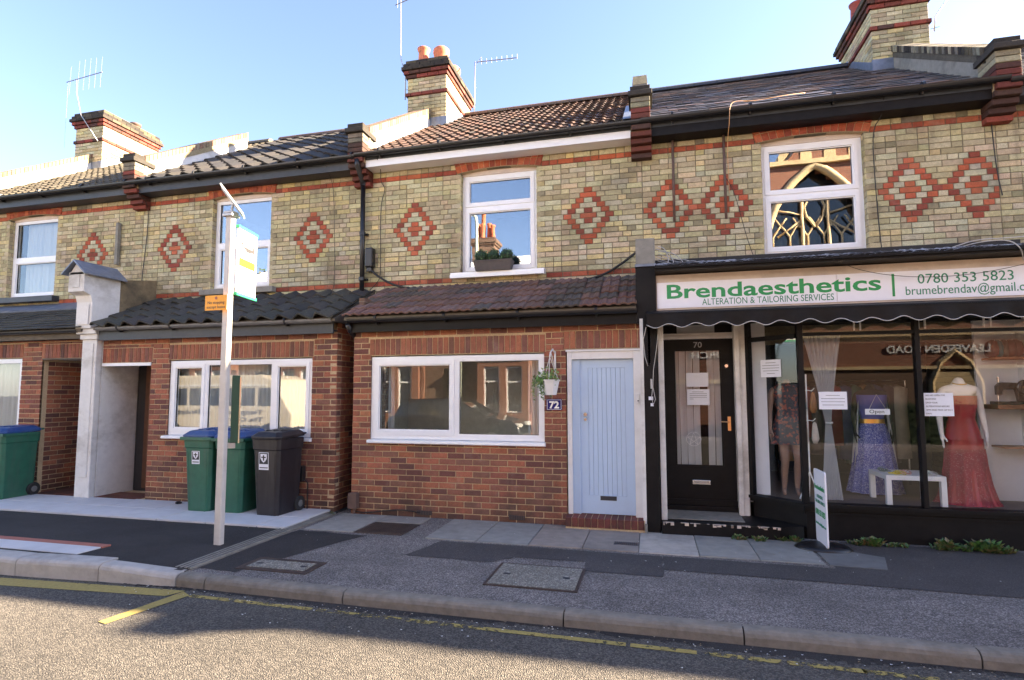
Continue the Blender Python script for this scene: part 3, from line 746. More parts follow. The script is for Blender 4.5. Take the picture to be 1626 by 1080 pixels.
kstone(-4.85, -4.05, 4.06, 4.10, .075, ZP + .012, 'kerb_new', .13)
for i in range(8): kstone(-4.85 - .9 * (i + 1), -4.85 - .9 * i, 4.0, 4.0 if i else 4.06, .078, .078, 'kerb_new', .19)
for i in range(12): kstone(-30 + i * 3.5, -30 + i * 3.5 + 3.5, -4.68, -4.68, .035, .035, 'kerb')
# yellow road markings
def mark(name, poly, k, parent=road, z=ZR + .004):
    m = MB(); m.add([(p[0], p[1], z) for p in poly], [tuple(range(len(poly)))], (k, k, k)); return m.build(name, 'yellow', parent)
mark('bus_bay_line', [(-9.5, 3.76), (-5.6, 3.77), (-3.95, 3.90), (-3.88, 4.045), (-5.8, 3.925), (-9.5, 3.9)], 0.16)
mark('bus_bay_line', [(-3.99, 3.36), (-3.90, 3.34), (-3.76, 3.96), (-3.88, 4.02)], 0.3, z=ZR + .005)
for (a, b_, k) in ((-3.75, -2.6, 0.05), (-2.55, -1.9, -0.02), (-1.9, -1.2, .0), (-1.2, -.2, .09), (-.17, .25, .08), (.3, .8, .03), (.8, 1.25, .02), (1.2, 1.6, -.01), (1.7, 2.4, .05)):
    ya, yb = 3.93 - (a + 2) * .015, 3.93 - (b_ + 2) * .015
    mark('edge_line', [(a, ya - .025), (b_, yb - .025), (b_, yb + .03), (a, ya + .03)], k)
# covers
def cover(label, x0, x1, y0, y1, inf, frame, mat_f, cat='manhole cover', lip=0.04, pat=False):
    t = thing('manhole_cover', label, cat, ((x0 + x1) / 2, (y0 + y1) / 2, ZP))
    f = MB()
    for c in cells(x0, x1, y0, y1, [(x0 + lip, x1 - lip, y0 + lip, y1 - lip)]): f.box(c[0], c[1], c[2], c[3], ZP - .02, ZP + .009)
    f.build('frame', mat_f, t)
    c = MB(); c.box(x0 + lip + .004, x1 - lip - .004, y0 + lip + .004, y1 - lip - .004, ZP - .02, ZP + .011); co = c.build('cover_plate', inf, t)
    if pat:
        g = MB(); nx, ny = 18, 12
        for i in range(nx):
            for j in range(ny):
                a = x0 + lip + .02 + (x1 - x0 - 2 * lip - .04) * i / nx; b_ = y0 + lip + .02 + (y1 - y0 - 2 * lip - .04) * j / ny
                g.box(a, a + (x1 - x0) / nx * .55, b_, b_ + (y1 - y0) / ny * .5, ZP + .011, ZP + .0155)
        g.build('tread_pattern', inf, co, kind='stuff')
    h = MB(); h.box(x0 + .1, x0 + .16, (y0 + y1) / 2 - .02, (y0 + y1) / 2 + .02, ZP + .0112, ZP + .0125); h.build('lifting_slot', 'ink', t)
    h = MB(); h.box(x1 - .16, x1 - .1, (y0 + y1) / 2 - .02, (y0 + y1) / 2 + .02, ZP + .0112, ZP + .0125); h.build('lifting_slot', 'ink', t)
    return t
cover('large concrete filled inspection cover in the footway below the pale blue door', -1.38, -.60, 4.50, 5.10, 'cover_conc', 0, 'iron', lip=.022)
cover('small concrete filled cover with brown frame beside the ribbed channel', -3.68, -2.96, 4.38, 4.72, 'cover_conc', 0, 'iron', lip=.06)
cover('rusty patterned iron cover set in the slabs below the wide white window', -3.30, -2.72, 5.80, 6.30, 'iron', 0, 'iron', lip=.03, pat=True)
t = thing('drain_grate', 'small grey slotted drain grate in the pale slab before the blue door', 'drain grate', (-.27, 6.0, ZP))
g = MB(); g.box(-.41, -.16, 5.95, 6.06, ZP + .008, ZP + .015); go = g.build('frame', 'grey_grate', t)
for i in range(12): g = MB(); g.box(-.40 + i * .0195, -.392 + i * .0195, 5.96, 6.05, ZP + .015, ZP + .019); g.build('bar', 'iron', t)

# ------------------------------------------------------------------ terrace houses
def arch(parent, house, x0, x1):
    """segmental red brick arch of two rings over an upstairs window, white infill below"""
    zs, rise = STR + .005, 0.055; a0, a1 = x0 - .06, x1 + .06; xm = (x0 + x1) / 2; hw = (a1 - a0) / 2
    low = lambda x: zs + rise * (1 - ((x - xm) / hw) ** 2)
    top = 5.075
    ao = MB(); ao.prism([(a0, zs)] + [(a0 + (a1 - a0) * i / 10, low(a0 + (a1 - a0) * i / 10)) for i in range(11)] + [(a1, top), (a0, top)], 'y', YU - .007, YU + .1)
    ao = ao.build('window_arch', 'mortar_red', parent)
    n = 15
    for ring in range(2):
        nn = n + ring
        for i in range(nn):
            u0, u1 = a0 + (a1 - a0) * i / nn, a0 + (a1 - a0) * (i + 1) / nn
            def pt(u, r):
                z0 = low(u); z1 = z0 + .112 if z0 + .112 < top else top
                zz = [z0, min(z0 + .108, top - .02), top][r]
                k = (u - xm) * .05 * r; return (u + k, zz if r < 2 else top)
            g = .004
            p = [pt(u0 + g, ring), pt(u1 - g, ring), pt(u1 - g, ring + 1), pt(u0 + g, ring + 1)]
            p = [(p[0][0], p[0][1] + g), (p[1][0], p[1][1] + g), (p[2][0], p[2][1] - g), (p[3][0], p[3][1] - g)]
            if p[3][1] - p[0][1] < .02: continue
            b = MB(); b.prism(p, 'y', YU - .012 - random.uniform(0, .004), YU + .03, jit(random.choice(REDU), .12)); b.build('red_brick' if house in (74, 72, 70, 76) else 'red_brick', 'brick', ao, fixn=True)
    f = MB(); q = [(x0 - .0, zs - .02), (x1 + .0, zs - .02)] + [(x1 - (x1 - x0) * i / 10, low(x1 - (x1 - x0) * i / 10) + .004) for i in range(11)]
    f.prism(q, 'y', YU + .075, YU + .12); f.build('arch_infill', 'sign_cream', parent, fixn=True)
    return ao

def corbel(parent, x, house, post=True, style=0):
    """stepped brick corbel under the eaves and parapet post above"""
    c = MB(); c.box(x - .13, x + .13, 7.33, YU, 5.0, 5.2); co = c.build('corbel', 'mortar_red', parent)
    steps = [(7.50, 4.765), (7.44, 4.84), (7.37, 4.915), (7.31, 4.99), (7.27, 5.065), (7.27, 5.14), (7.27, 5.215), (7.27, 5.29), (7.27, 5.365), (7.27, 5.44)]
    for i, (y, z) in enumerate(steps):
        k = 's'
        if i > 7: k = 'g'
        w_ = .135 if i < 4 else .125
        b = MB(); b.cbox(x - w_, x + w_, y, YU + .02, z + .004, z + .07, .005, jit(random.choice(PAL[k]), .2)); b.build('corbel_brick', 'sootbrick' if random.random() < .75 or i > 5 else 'brick', co)
    if post:
        b = MB(); b.cbox(x - .155, x + .155, 7.22, YU + .05, 5.515, 5.585, .008, (0.05, 0.045, 0.04)); b.build('corbel_brick', 'sootbrick', co)
        b = MB(); b.cbox(x - .13, x + .13, 7.26, YU + .02, 5.589, 5.66, .006, (0.04, 0.035, 0.03)); b.build('corbel_brick', 'sootbrick', co)
        if style == 1:
            b = MB(); b.cbox(x - .10, x + .10, 7.30, YU + .0, 5.664, 5.70, .006, (0.25, 0.23, 0.2)); b.build('post_cap', 'stock', co)
            b = MB(); b.add([(x - .10, 7.30, 5.70), (x + .10, 7.30, 5.70), (x + .10, YU, 5.70), (x - .10, YU, 5.70), (x - .09, 7.36, 5.85), (x + .09, 7.36, 5.85), (x + .09, YU, 5.85), (x - .09, YU, 5.85)],
                [(4, 5, 6, 7), (0, 1, 5, 4), (1, 2, 6, 5), (2, 3, 7, 6), (3, 0, 4, 7)], (0.42, 0.34, 0.2)); b.build('post_cap', 'stock', co)
    return co

def coping(parent, x, side='white'):
    """sloping parapet wall between roofs with a brick-on-edge coping"""
    w_ = .12; lo = lambda y: roofz(y) - .1; hi = lambda y: roofz(y) + .30
    y0, y1 = 7.45, 9.9
    b = MB(); b.prism([(y0, lo(y0)), (y1, lo(y1)), (y1, hi(y1)), (y0, hi(y0))], 'x', x - w_, x + w_); po = b.build('parapet', 'white_worn' if side == 'white' else 'concrete', parent)
    b = MB(); b.prism([(y0, hi(y0) - .10), (y1, hi(y1) - .10), (y1, hi(y1)), (y0, hi(y0))], 'x', x - w_ - .005, x + w_ + .015, (0.3, 0.25, 0.15) if side == 'white' else (0.1, .09, .07)); b.build('oversailing_course', 'stock', po)
    n = 32; L_ = (y1 - y0)
    for i in range(n):
        ya, yb = y0 + L_ * i / n + .006, y0 + L_ * (i + 1) / n - .006
        c = jit(random.choice([(0.26, 0.19, 0.12), (0.22, 0.13, 0.09), (0.30, 0.23, 0.15)] if side == 'white' else PAL['k'] + PAL['g']), .15)
        b = MB(); b.prism([(ya, hi(ya)), (yb, hi(yb)), (yb, hi(yb) + .105), (ya, hi(ya) + .105)], 'x', x - w_ - .02, x + w_ + .02, c); b.build('coping_brick', 'brick' if side == 'white' else 'sootbrick', po)
    return po

def chimney(parent, x, house, pots=2, detail=True, flue='terracotta'):
    xa, xb, ya, yb = x - .41, x + .41, 9.86, 11.32
    b = MB(); b.box(xa + .012, xb - .012, ya + .012, yb - .012, 6.2, 8.0); co = b.build('chimney', 'mortar_yel', parent)
    def ring(z0, z1, e, k, j=.008, hd=False):
        rects = []
        for (o, rz, W) in (((xa - e, ya - e, 0), 0, xb - xa + 2 * e), ((xb + e, ya - e, 0), pi / 2, yb - ya + 2 * e), ((xa - e, yb + e, 0), -pi / 2, yb - ya + 2 * e), ((xb + e, yb + e, 0), pi, xb - xa + 2 * e)):
            s = stretcher(0, W, z0, z1, k, bl=.234, ch=.074, j=j, off=.117 * (round(z0 / .074) % 2))
            put_bricks(s, o, rz, co, house, cap=(300 if detail else 0), proud=0.0, depth=.05)
        if e > .005: bb = MB(); bb.box(xa - e + .05, xb + e - .05, ya - e + .05, yb + e - .05, z0 + .004, z1 - .004); bb.build('core', 'mortar_yel', co)
    z = 6.25 
    n = 17
    ring(z, z + .074 * n, 0, 'y'); z += .074 * n
    ring(z, z + .074, .03, 's'); z += .074
    ring(z, z + .074 * 4, 0, 'y'); z += .074 * 4
    ring(z, z + .074, .03, 's'); z += .074
    ring(z, z + .074, .065, 's'); z += .074
    ring(z, z + .074, .10, 'k'); z += .074
    ring(z, z + .074, .07, 'k'); z += .074
    ring(z, z + .074, .035, 'k'); z += .074
    bb = MB(); bb.add([(xa - .02, ya - .02, z), (xb + .02, ya - .02, z), (xb + .02, yb + .02, z), (xa - .02, yb + .02, z), (xa + .08, ya + .08, z + .06), (xb - .08, ya + .08, z + .06), (xb - .08, yb - .08, z + .06), (xa + .08, yb - .08, z + .06)],
        [(4, 5, 6, 7), (0, 1, 5, 4), (1, 2, 6, 5), (2, 3, 7, 6), (3, 0, 4, 7)]); bb.build('mortar_cap', 'mortar_yel', co)
    fl = MB(); fl.box(xa - .012, xb + .012, ya - .012, ya + .2, roofz(ya) - .1, roofz(ya) + .2)
    fl.prism([(ya, roofz(ya) - .1), (RIDGE_Y, RIDGE_Z - .1), (yb + .01, roofz(10.7)), (yb + .01, roofz(10.7) + .12), (RIDGE_Y, RIDGE_Z + .13), (ya, roofz(ya) + .16)], 'x', xa - .015, xb + .015); fl.build('flashing', 'lead', co)
    zp = z + .04
    pl = {2: [(x - .2, 10.15), (x + .2, 10.12), (x - .2, 10.8), (x + .2, 10.8)], 1: [(x + .15, 10.9)], 3: [(x - .26, 10.35), (x + .2, 10.4), (x - .26, 10.85), (x + .2, 10.9)]}[pots]
    for i, (px, py) in enumerate(pl):
        p = MB()
        if pots == 1: prof = [(.10, 0), (.10, .10), (.13, .11), (.13, .15), (.05, .17)]
        elif i % 2 == 0: prof = [(.115, 0), (.125, .04), (.11, .07), (.10, .30), (.125, .34), (.13, .37), (.10, .37), (.09, .1)]
        else: prof = [(.13, 0), (.14, .10), (.15, .14), (.165, .2), (.16, .26), (.12, .3), (.10, .3), (.09, .1)]
        p.lathe(prof, 18, (px, py, zp), cap=False); p.build('chimney_pot', flue, co, smooth=True)
    return co

def roof(parent, house, x0, x1, kind, cols, mat='tile', ridge=(0.12, 0.08, 0.06), cap=300, rear=True):
    b = MB(); e = .0
    b.prism([(EAVE_Y + .05, roofz(EAVE_Y + .05) - .02), (RIDGE_Y, RIDGE_Z - .02), (14.6, roofz(7.4) - .02), (14.6, roofz(7.4) - .1), (RIDGE_Y, RIDGE_Z - .1), (EAVE_Y + .05, roofz(EAVE_Y + .05) - .1)], 'x', x0, x1)
    ro = b.build('roof', 'slate_fascia', parent, fixn=True)
    L_ = sqrt((RIDGE_Y - EAVE_Y) ** 2 + (RIDGE_Z - EAVE_Z) ** 2)
    tiles(ro, house, kind, x0, x1, EAVE_Y, EAVE_Z, SL, L_ - .02, cols, mat, cap)
    n = max(1, round((x1 - x0) / .45)); d = (x1 - x0) / n
    for i in range(n):
        m = MB(); xx = x0 + d * i
        pts = [(RIDGE_Y + .13 * cos(a), RIDGE_Z - .02 + .11 * sin(a)) for a in [pi * k / 6 for k in range(7)]]
        m.prism(pts, 'x', xx + .003, xx + d - .003, jit(ridge, .2)); m.build('ridge_tile', 'tile', ro, smooth=False, fixn=True)
    return ro

def gutter(parent, x0, x1, y, z, mat='black_plastic', r=.055, brackets=True, name='gutter'):
    m = MB(); n = 8; vs = []; fs = []
    prof = [(y - r * cos(pi * k / n) , z - r * sin(pi * k / n)) for k in range(n + 1)]
    prof2 = [(y - (r - .005) * cos(pi * k / n), z - (r - .005) * sin(pi * k / n)) for k in range(n, -1, -1)]
    m.prism(prof + prof2, 'x', x0, x1); go = m.build(name, mat, parent, fixn=True)
    if brackets:
        x = x0 + .4
        while x < x1:
            b = MB(); b.tube([(x - .015, y, z), (x + .015, y, z)], r + .006, 10); b.prism([(y - .0, z - r - .004), (y + .012, z - r - .03), (y + .10, z - r - .01), (y + .10, z - .01), (y + .0, z - .01)], 'x', x - .01, x + .01)
            b.build('gutter_bracket', 'black_plastic', go, fixn=True); x += .95
    return go

def house(no, i, label, win, wlights, diamonds, tkind, tcols, tmat='tile', fascia='slate_fascia', fz=(4.99, 5.11), detail=True, chim=None, ridge=(.12, .08, .06), par='white', rcap=300, glassm='glass_up', bricks=True):
    x0, x1 = PW[i], PW[i + 1]
    t = thing('terraced_house', label, 'house', ((x0 + x1) / 2, 11, 0), group='terraced houses of the yellow brick row')
    b = MB()
    zs = 2.4 if detail else 0
    holes = [win + ()] if win else []
    hz = (win[0], win[1], win[2], win[3] + .055) if win else None
    for c in cells(x0, x1, 2.2, 5.16, [hz] if hz else []): b.box(c[0], c[1], YU + .006, YU + .11, c[2], c[3])
    wall = b.build('wall', 'mortar_yel', t)
    if not detail or not bricks:
        for c in cells(x0, x1, 0, 5.16, [hz] if hz else []): pass
    rects = upper_rects(x0, x1, win if win else (x0 + 1, x0 + 1.001, 3, 4), diamonds)
    rects = [r for r in rects if r[3] < 5.09]
    put_bricks(rects, (0, YU, 0), 0, wall, no, cap=300 if bricks else 0)
    # rear and shell
    sh = MB(); sh.box(x0, x1, 14.4, 14.5, 0, 5.1); sh.box(x0 - .05, x0 + .05, YU + .12, 14.4, 0, 5.0)
    sh.prism([(YU + .12, 5.0), (14.4, 5.0), (14.4, roofz(7.4) - .1), (RIDGE_Y, RIDGE_Z - .1), (YU + .12, roofz(YU) - .1)], 'x', x0 - .05, x0 + .05)
    sh.box(x0 + .06, x1 - .06, YU + .12, 14.39, 2.55, 2.6); sh.box(x0 + .06, x1 - .06, YU + .12, 14.39, 5.0, 5.05)
    sh.build('rear_shell', 'plain_stock', t)
    if win:
        reveal = MB(); wx0, wx1, wz0, wz1 = win
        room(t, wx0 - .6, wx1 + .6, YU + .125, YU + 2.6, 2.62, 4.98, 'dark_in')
        wo_ = window(t, wx0 + .004, wx1 - .004, wz0 + .002, wz1 + .0, YU + .09, wlights, glassmat=glassm)
        if bricks or True:
            rs = stretcher(0, .09, wz0, STR - .01, 'y', bl=.117, ch=.074, j=.008)
            put_bricks(rs, (wx0, YU, 0), pi / 2, wall, no, cap=0, proud=.004, depth=.05)
            put_bricks([(r[0], r[1], r[2], r[3], r[4]) for r in rs], (wx1, YU + .09, 0), -pi / 2, wall, no, cap=0, proud=.004, depth=.05)
        arch(wall, no, wx0, wx1)
    roof(t, no, x0 + (.13 if par else 0), x1 - .13 if True else x1, tkind, tcols, tmat, ridge, cap=rcap)
    fa = MB(); fa.box(x0 + .135, x1 - .135, 7.36, 7.39, fz[0], fz[1] + .03); fa.box(x0 + .135, x1 - .135, 7.385, YU, fz[0] + .0, fz[0] + .02); fa.build('fascia', fascia, t)
    gutter(t, x0 - .0, x1 - .0, 7.285, fz[1] + .055)
    return t, wall

BRW = [(0.075, 0.04, 0.028), (0.06, 0.034, 0.026), (0.085, 0.046, 0.032), (0.035, 0.024, 0.02), (0.05, 0.03, 0.024)]
DGR = [(0.035, 0.034, 0.033), (0.045, 0.042, 0.038), (0.03, 0.03, 0.032)]
TAN = [(0.10, 0.085, 0.06), (0.085, 0.07, 0.05), (0.12, 0.10, 0.07)]
SLT = [(0.13, 0.135, 0.165), (0.15, 0.14, 0.15), (0.11, 0.118, 0.14), (0.20, 0.155, 0.135), (0.09, 0.095, 0.12), (0.22, 0.175, 0.15), (0.14, 0.14, 0.155)]
W72 = (-2.68, -1.53, 3.335, STR); W70 = (1.455, 2.655, 3.36, STR); W74 = (-7.07, -5.93, 3.30, STR); W76 = (-11.61, -10.44, 3.35, STR)
top_l = lambda k: [(0, 1, k, 1, True), (0, 1, 0, k, True)]
h78, _ = house(78, 1, 'end of the row seen as a slope of dark roof at the far left edge', None, None, [], 'slate', SLT, bricks=False, rcap=300)
h76, wall76 = house(76, 2, 'yellow brick house with net curtained window, leftmost complete front', W76, [(0, 1, .5, 1, False), (0, 1, 0, .5, True)], [-9.60, -12.3], 'roman', TAN, ridge=(.1, .09, .07), rcap=300, glassm='glass')
h74, wall74 = house(74, 3, 'yellow brick house with dark pantile roof behind the bus stop and wheelie bins', W74, [(0, 1, .5, 1, False), (0, .28, 0, .5, True), (.28, 1, 0, .5, True)], [-7.82, -5.15], 'pantile', DGR)
h72, wall72 = house(72, 4, 'yellow and red brick house with pale blue door and brown tiled roof', W72, top_l(.665), [-3.41, -0.80], 'roman', BRW, fascia='upvc', fz=(5.0, 5.13))
h70, wall70 = house(70, 5, 'yellow brick house over the tailoring shop with slate roof and reflecting window', W70, top_l(.53), [.30, .99, 3.13, 3.82], 'slate', SLT, tmat='slate', fascia='black_wood', fz=(4.99, 5.14), ridge=(.05, .055, .07))
for k, n_ in ((6, 68), (7, 66), (8, 64), (9, 62)):
    house(n_, k, 'yellow brick terraced house ' + ('next door to the shop on its right', 'two doors right of the shop', 'three doors right of the shop', 'four doors right of the shop, last of the row')[k - 6], (PW[k] + 1.5, PW[k] + 2.7, 3.36, STR), top_l(.6), [], 'slate', SLT, detail=False, bricks=False, rcap=0)
# corbels and parapet posts
corbel(h76, -8.50, 76); corbel(h74, -4.25, 74); corbel(h72, -.06, 72, style=1); corbel(h70, 4.05, 70); corbel(h78, -12.75, 78)
for xx_ in (8.27, 12.5, 16.7): corbel(h70 if xx_ < 0 else bpy.data.objects['terraced_house.%03d' % (5 + int((xx_ - 8) / 4.1))], xx_, 68)
coping(h76, -8.50); coping(h74, -4.25); coping(h70, 4.05, 'dark'); coping(h78, -12.75)
chimney(h76, -12.75, 76, pots=1, flue='rust_pipe'); chimney(h72, -4.20, 72); chimney(h70, 4.05, 70, pots=3, flue='pot_dark')
chimney(h70, 12.5, 64, detail=False) if False else None
# lead at the valley beside the post on the boundary of the slate roof
m = MB(); m.prism([(7.45, roofz(7.45) + .05), (8.9, roofz(8.9) + .05), (8.9, roofz(8.9) + .06), (7.45, roofz(7.45) + .06)], 'x', -.30, -.19); m.build('flashing', 'lead', h72)
m = MB(); m.prism([(7.45, roofz(7.45) - .02), (RIDGE_Y, RIDGE_Z - .02), (RIDGE_Y, RIDGE_Z + .05), (7.45, roofz(7.45) + .05)], 'x', -.19, .07); m.build('party_wall_cap', 'lead', h72)

# ------------------------------------------------------------------ front extensions
def ext(parent, no, x0, x1, holes, z1=2.44, side=None):
    hs = [h for h in holes]
    b = MB()
    for c in cells(x0, x1, -.05, z1, hs): b.box(c[0], c[1], YL + .006, YL + .11, c[2], c[3])
    wl = b.build('front_wall', 'mortar_red', parent)
    rects = []
    sold = []
    for h in hs:
        if h[3] > 1.9: sold.append((h[0] - .02, h[1] + .02, h[3] + .01, h[3] + .225))
    base = stretcher(x0, x1, 0.02, z1, 'l')
    base = clip(base, [h for h in hs] + [(s[0] - .005, s[1] + .005, s[2] - .003, s[3] + .008) for s in sold])
    for s in sold: rects += soldiers(max(s[0], x0), min(s[1], x1), s[2], s[3] - .002, 'l')
    rects += base
    put_bricks(rects, (0, YL, 0), 0, wl, no)
    return wl
def leanto(parent, no, x0, x1, kind, cols, mat, z0=2.60, y0=6.46, z1=3.17, name='lean_to_roof'):
    sl = (z1 - z0) / (YU - y0); L_ = sqrt((z1 - z0) ** 2 + (YU - y0) ** 2)
    b = MB(); b.prism([(y0 + .04, z0 - .01), (YU, z1 - .02), (YU, z1 - .1), (YL + .12, z0 - .05), (y0 + .04, z0 - .05)], 'x', x0 + .01, x1 - .01); ro = b.build(name, 'brown_fascia', parent, fixn=True)
    tiles(ro, no, kind, x0, x1, y0, z0, sl, L_, cols, mat, cap=300)
    return ro
MOSS = [(0.06, 0.058, 0.05), (0.075, 0.07, 0.055), (0.05, 0.048, 0.044)]
RTL = [(0.15, 0.098, 0.082), (0.13, 0.085, 0.073), (0.17, 0.11, 0.09), (0.11, 0.078, 0.068), (0.15, 0.115, 0.098), (0.09, 0.072, 0.062), (0.17, 0.092, 0.075)]
def shell(parent, x0, x1, z1, holes, mat='room', y1=YU + 3):
    room(parent, x0, x1, YL + .115, y1, .06, z1, mat)

# --- 72
wl = ext(h72, 72, -3.87, -.06, [(-3.61, -1.27, .97, 2.09), (-1.0, -.085, -.06, 2.12)])
shell(h72, -3.80, -.12, 2.46, [], 'room_pale', y1=8.3)  # back wall set close behind the glass so it catches more light
m = MB(); m.box(-3.87, -3.79, YL + .115, YU, -.05, 2.9); m.build('side_wall', 'opp_brown', h72)
W = window(h72, -3.61, -1.27, 1.0, 2.075, YL + .02, [(0, .508, 0, 1, True), (.508, 1, 0, 1, False)], frame=.062, sash=.05)
m = MB(); m.prism([(YL - .06, .955), (YL - .055, .985), (YL + .07, 1.0), (YL + .07, .94), (YL - .05, .945)], 'x', -3.63, -1.255); m.build('window_sill', 'upvc', h72, fixn=True)
m = MB(); m.box(-3.84, -.15, 6.585, 6.61, 2.40, 2.56); m.box(-3.84, -.15, 6.61, 6.7, 2.43, 2.45); m.build('fascia', 'black_wood', h72)
gutter(h72, -3.86, -.14, 6.53, 2.565, 'black_plastic', r=.05)
leanto(h72, 72, -3.92, -.14, 'ribbed', RTL, 'tile_red')
curtain(h72, -3.45, -3.36, YL + .22, 1.05, 2.0, 'net', 2, .02)
curtain(h72, -1.52, -1.36, YL + .2, 1.05, 2.0, 'net', 3, .02, seed=4)
# hopper and downpipe left, cable box
m = MB(); m.tube([(-3.87, 6.53, 2.5), (-3.87, 6.6, 2.42), (-3.9, 6.9, 2.3), (-3.96, 7.3, 2.25)], .035, 10); m.build('waste_pipe', 'black_plastic', h72, smooth=True)
# door 72
t = h72
m = MB(); m.box(-.985, -.93, YL - .012, YL + .1, .16, 2.09); m.box(-.20, -.085, YL - .012, YL + .1, .03, 2.09); m.box(-.93, -.20, YL - .012, YL + .1, 2.0, 2.09)
m.box(-1.0, -.07, YL - .03, YL + .02, 2.09, 2.115); df = m.build('door_frame', 'white_paint', t, bevel=.004)
m = MB(); m.box(-.93, -.845, YL + .03, YL + .08, .16, 2.0); m.build('door_side_panel', 'blue_door', df)
d = MB(); fx0, fx1 = -.845, -.20
hole = (fx0 + .105, fx1 - .10, .38, 1.895)
for c in cells(fx0 + .003, fx1 - .003, .165, 1.997, [hole]): d.box(c[0], c[1], YL + .045, YL + .09, c[2], c[3])
do = d.build('door', 'blue_door', df)
n = 8; ww = (hole[1] - hole[0]) / n
for i in range(n):
    m = MB(); m.cbox(hole[0] + i * ww + .001, hole[0] + (i + 1) * ww - .001, YL + .051, YL + .08, hole[2], hole[3], .0022); m.build('door_board', 'blue_door', do)
m = MB(); m.box(-.852, -.838, YL + .02, YL + .05, .16, 2.0); m.build('door_bead', 'blue_door', do)
m = MB(); m.box(-.61, -.42, YL + .04, YL + .05, .325, .375); lo = m.build('letterbox', 'ink', do)
m = MB(); m.tube([(-.775, YL + .046, 1.335), (-.775, YL + .02, 1.335)], .022, 14); m.build('door_lock', 'chrome', do, smooth=False)
m = MB(); m.tube([(-.775, YL + .046, 1.275), (-.775, YL + .015, 1.275)], .017, 14); m.build('door_knob', 'chrome', do)
m = MB(); m.box(-.168, -.135, YL - .032, YL - .012, 1.47, 1.575); bo = m.build('doorbell', 'white_paint', df, bevel=.004)
m = MB(); m.tube([(-.151, YL - .032, 1.50), (-.151, YL - .036, 1.50)], .008, 10); m.build('button', 'ink', bo)
st = MB(); st.box(-.995, -.10, 6.52, YL + .1, -.02, .155); so2 = st.build('doorstep', 'mortar_red', t)
for r in soldiers(-.995, -.10, .055, .157, 's', .075, .008):
    m = MB(); m.cbox(r[0], r[1], 6.508, YL + .09, r[2], r[3], .006, jit(random.choice([(0.28, .06, .05), (.22, .05, .045)]), .15)); m.build('step_brick', 'brick', so2)
m = MB(); m.box(-.0999, -.07, 6.5, YL, 0, .12); m.build('step_end', 'concrete', so2)
# air bricks
for x in (-2.93, -1.72):
    a = MB(); a.box(x, x + .2, YL - .014, YL + .01, .055, .105); ao = a.build('air_brick', 'ink', t)
    for k in range(9): a = MB(); a.box(x + .006 + k * .022, x + .012 + k * .022, YL - .018, YL - .013, .058, .102); a.build('air_brick_bar', 'rust_pipe', ao)
# --- 74
X74 = -4.12
wl = ext(h74, 74, -8.14, X74, [(-6.88, -4.50, .96, 2.09), (-8.2, -7.22, -.06, 2.06)])
put_bricks([r for r in stretcher(0, YU - YL, .02, 2.9, 'l') if r[3] < 2.57 + max(0, r[0]) * .5], (X74, YL, 0), pi / 2, wl, 74, cap=300)
m = MB(); m.prism([(YL, -.05), (YU, -.05), (YU, 3.02), (YL, 2.56)], 'x', X74 - .1, X74 - .006); m.build('side_wall', 'mortar_red', h74, fixn=True)
shell(h74, -7.05, X74 - .12, 2.46, [], 'room')
W = window(h74, -6.88, -4.50, 1.0, 2.075, YL + .02, [(0, .265, 0, 1, True), (.265, .74, 0, 1, False), (.74, 1, 0, 1, True)], frame=.055, sash=.042)
m = MB(); m.prism([(YL - .06, .955), (YL - .055, .985), (YL + .07, 1.0), (YL + .07, .94), (YL - .05, .945)], 'x', -6.93, -4.48); m.build('window_sill', 'upvc', h74, fixn=True)
curtain(h74, -6.85, -4.52, YL + .2, 1.0, 2.06, 'net', 34, .012)
m = MB(); m.box(-8.10, X74 + .0, 6.585, 6.61, 2.40, 2.56); m.box(-8.1, X74, 6.61, 6.7, 2.43, 2.45); m.build('fascia', 'slate_fascia', h74)
gutter(h74, -8.06, X74 + .02, 6.53, 2.585, 'grey_plastic', r=.05)
leanto(h74, 74, -8.12, -4.04, 'pantile', MOSS, 'tile')
# porch recess of 74: white side wall, brown door at the back
m = MB(); m.box(-8.17, -8.14, YL, 7.32, 0, 2.4); m.build('porch_side_wall', 'white_worn', h74)
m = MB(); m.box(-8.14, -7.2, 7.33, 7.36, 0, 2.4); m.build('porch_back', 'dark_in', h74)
m = MB(); m.box(-8.14, -7.2, YL + .12, 7.33, 2.06, 2.1); m.build('porch_ceiling', 'white_paint', h74)
m = MB(); m.box(-7.93, -7.2, 7.28, 7.32, .1, 2.05); dd = m.build('door', 'brown_door', h74)
for (a, b_, c, d_) in ((-7.85, -7.6, .25, .85), (-7.53, -7.28, .25, .85), (-7.85, -7.6, 1.0, 1.9), (-7.53, -7.28, 1.0, 1.9)):
    m = MB(); m.box(a, b_, 7.268, 7.285, c, d_); m.build('door_panel', 'brown_door', dd, bevel=.006)
put_bricks(stretcher(0, .6, .02, 2.05, 'l'), (-7.22, 7.3, 0), -pi / 2, wl, 74, cap=0)
m = MB(); m.box(-8.14, -7.22, YL - .01, YL + .05, 2.015, 2.06); m.build('porch_trim', 'upvc', h74)
def tilestep(parent, x0, x1, y0, y1, z):
    m = MB(); m.box(x0, x1, y0, y1, -.02, z - .012); s = m.build('porch_step', 'mortar_red', parent)
    for i in range(int((x1 - x0) / .11)):
        for j in range(int((y1 - y0) / .22)):
            m = MB(); c = jit((0.26, 0.08, 0.05), .2); m.box(x0 + i * .11 + .004, x0 + i * .11 + .106, y0 - .006 + j * .22, y0 + j * .22 + .214, -.01 if j == 0 else z - .02, z, c); m.build('step_tile', 'brick', s)
tilestep(h74, -8.12, -7.24, 6.66, 7.3, .06)
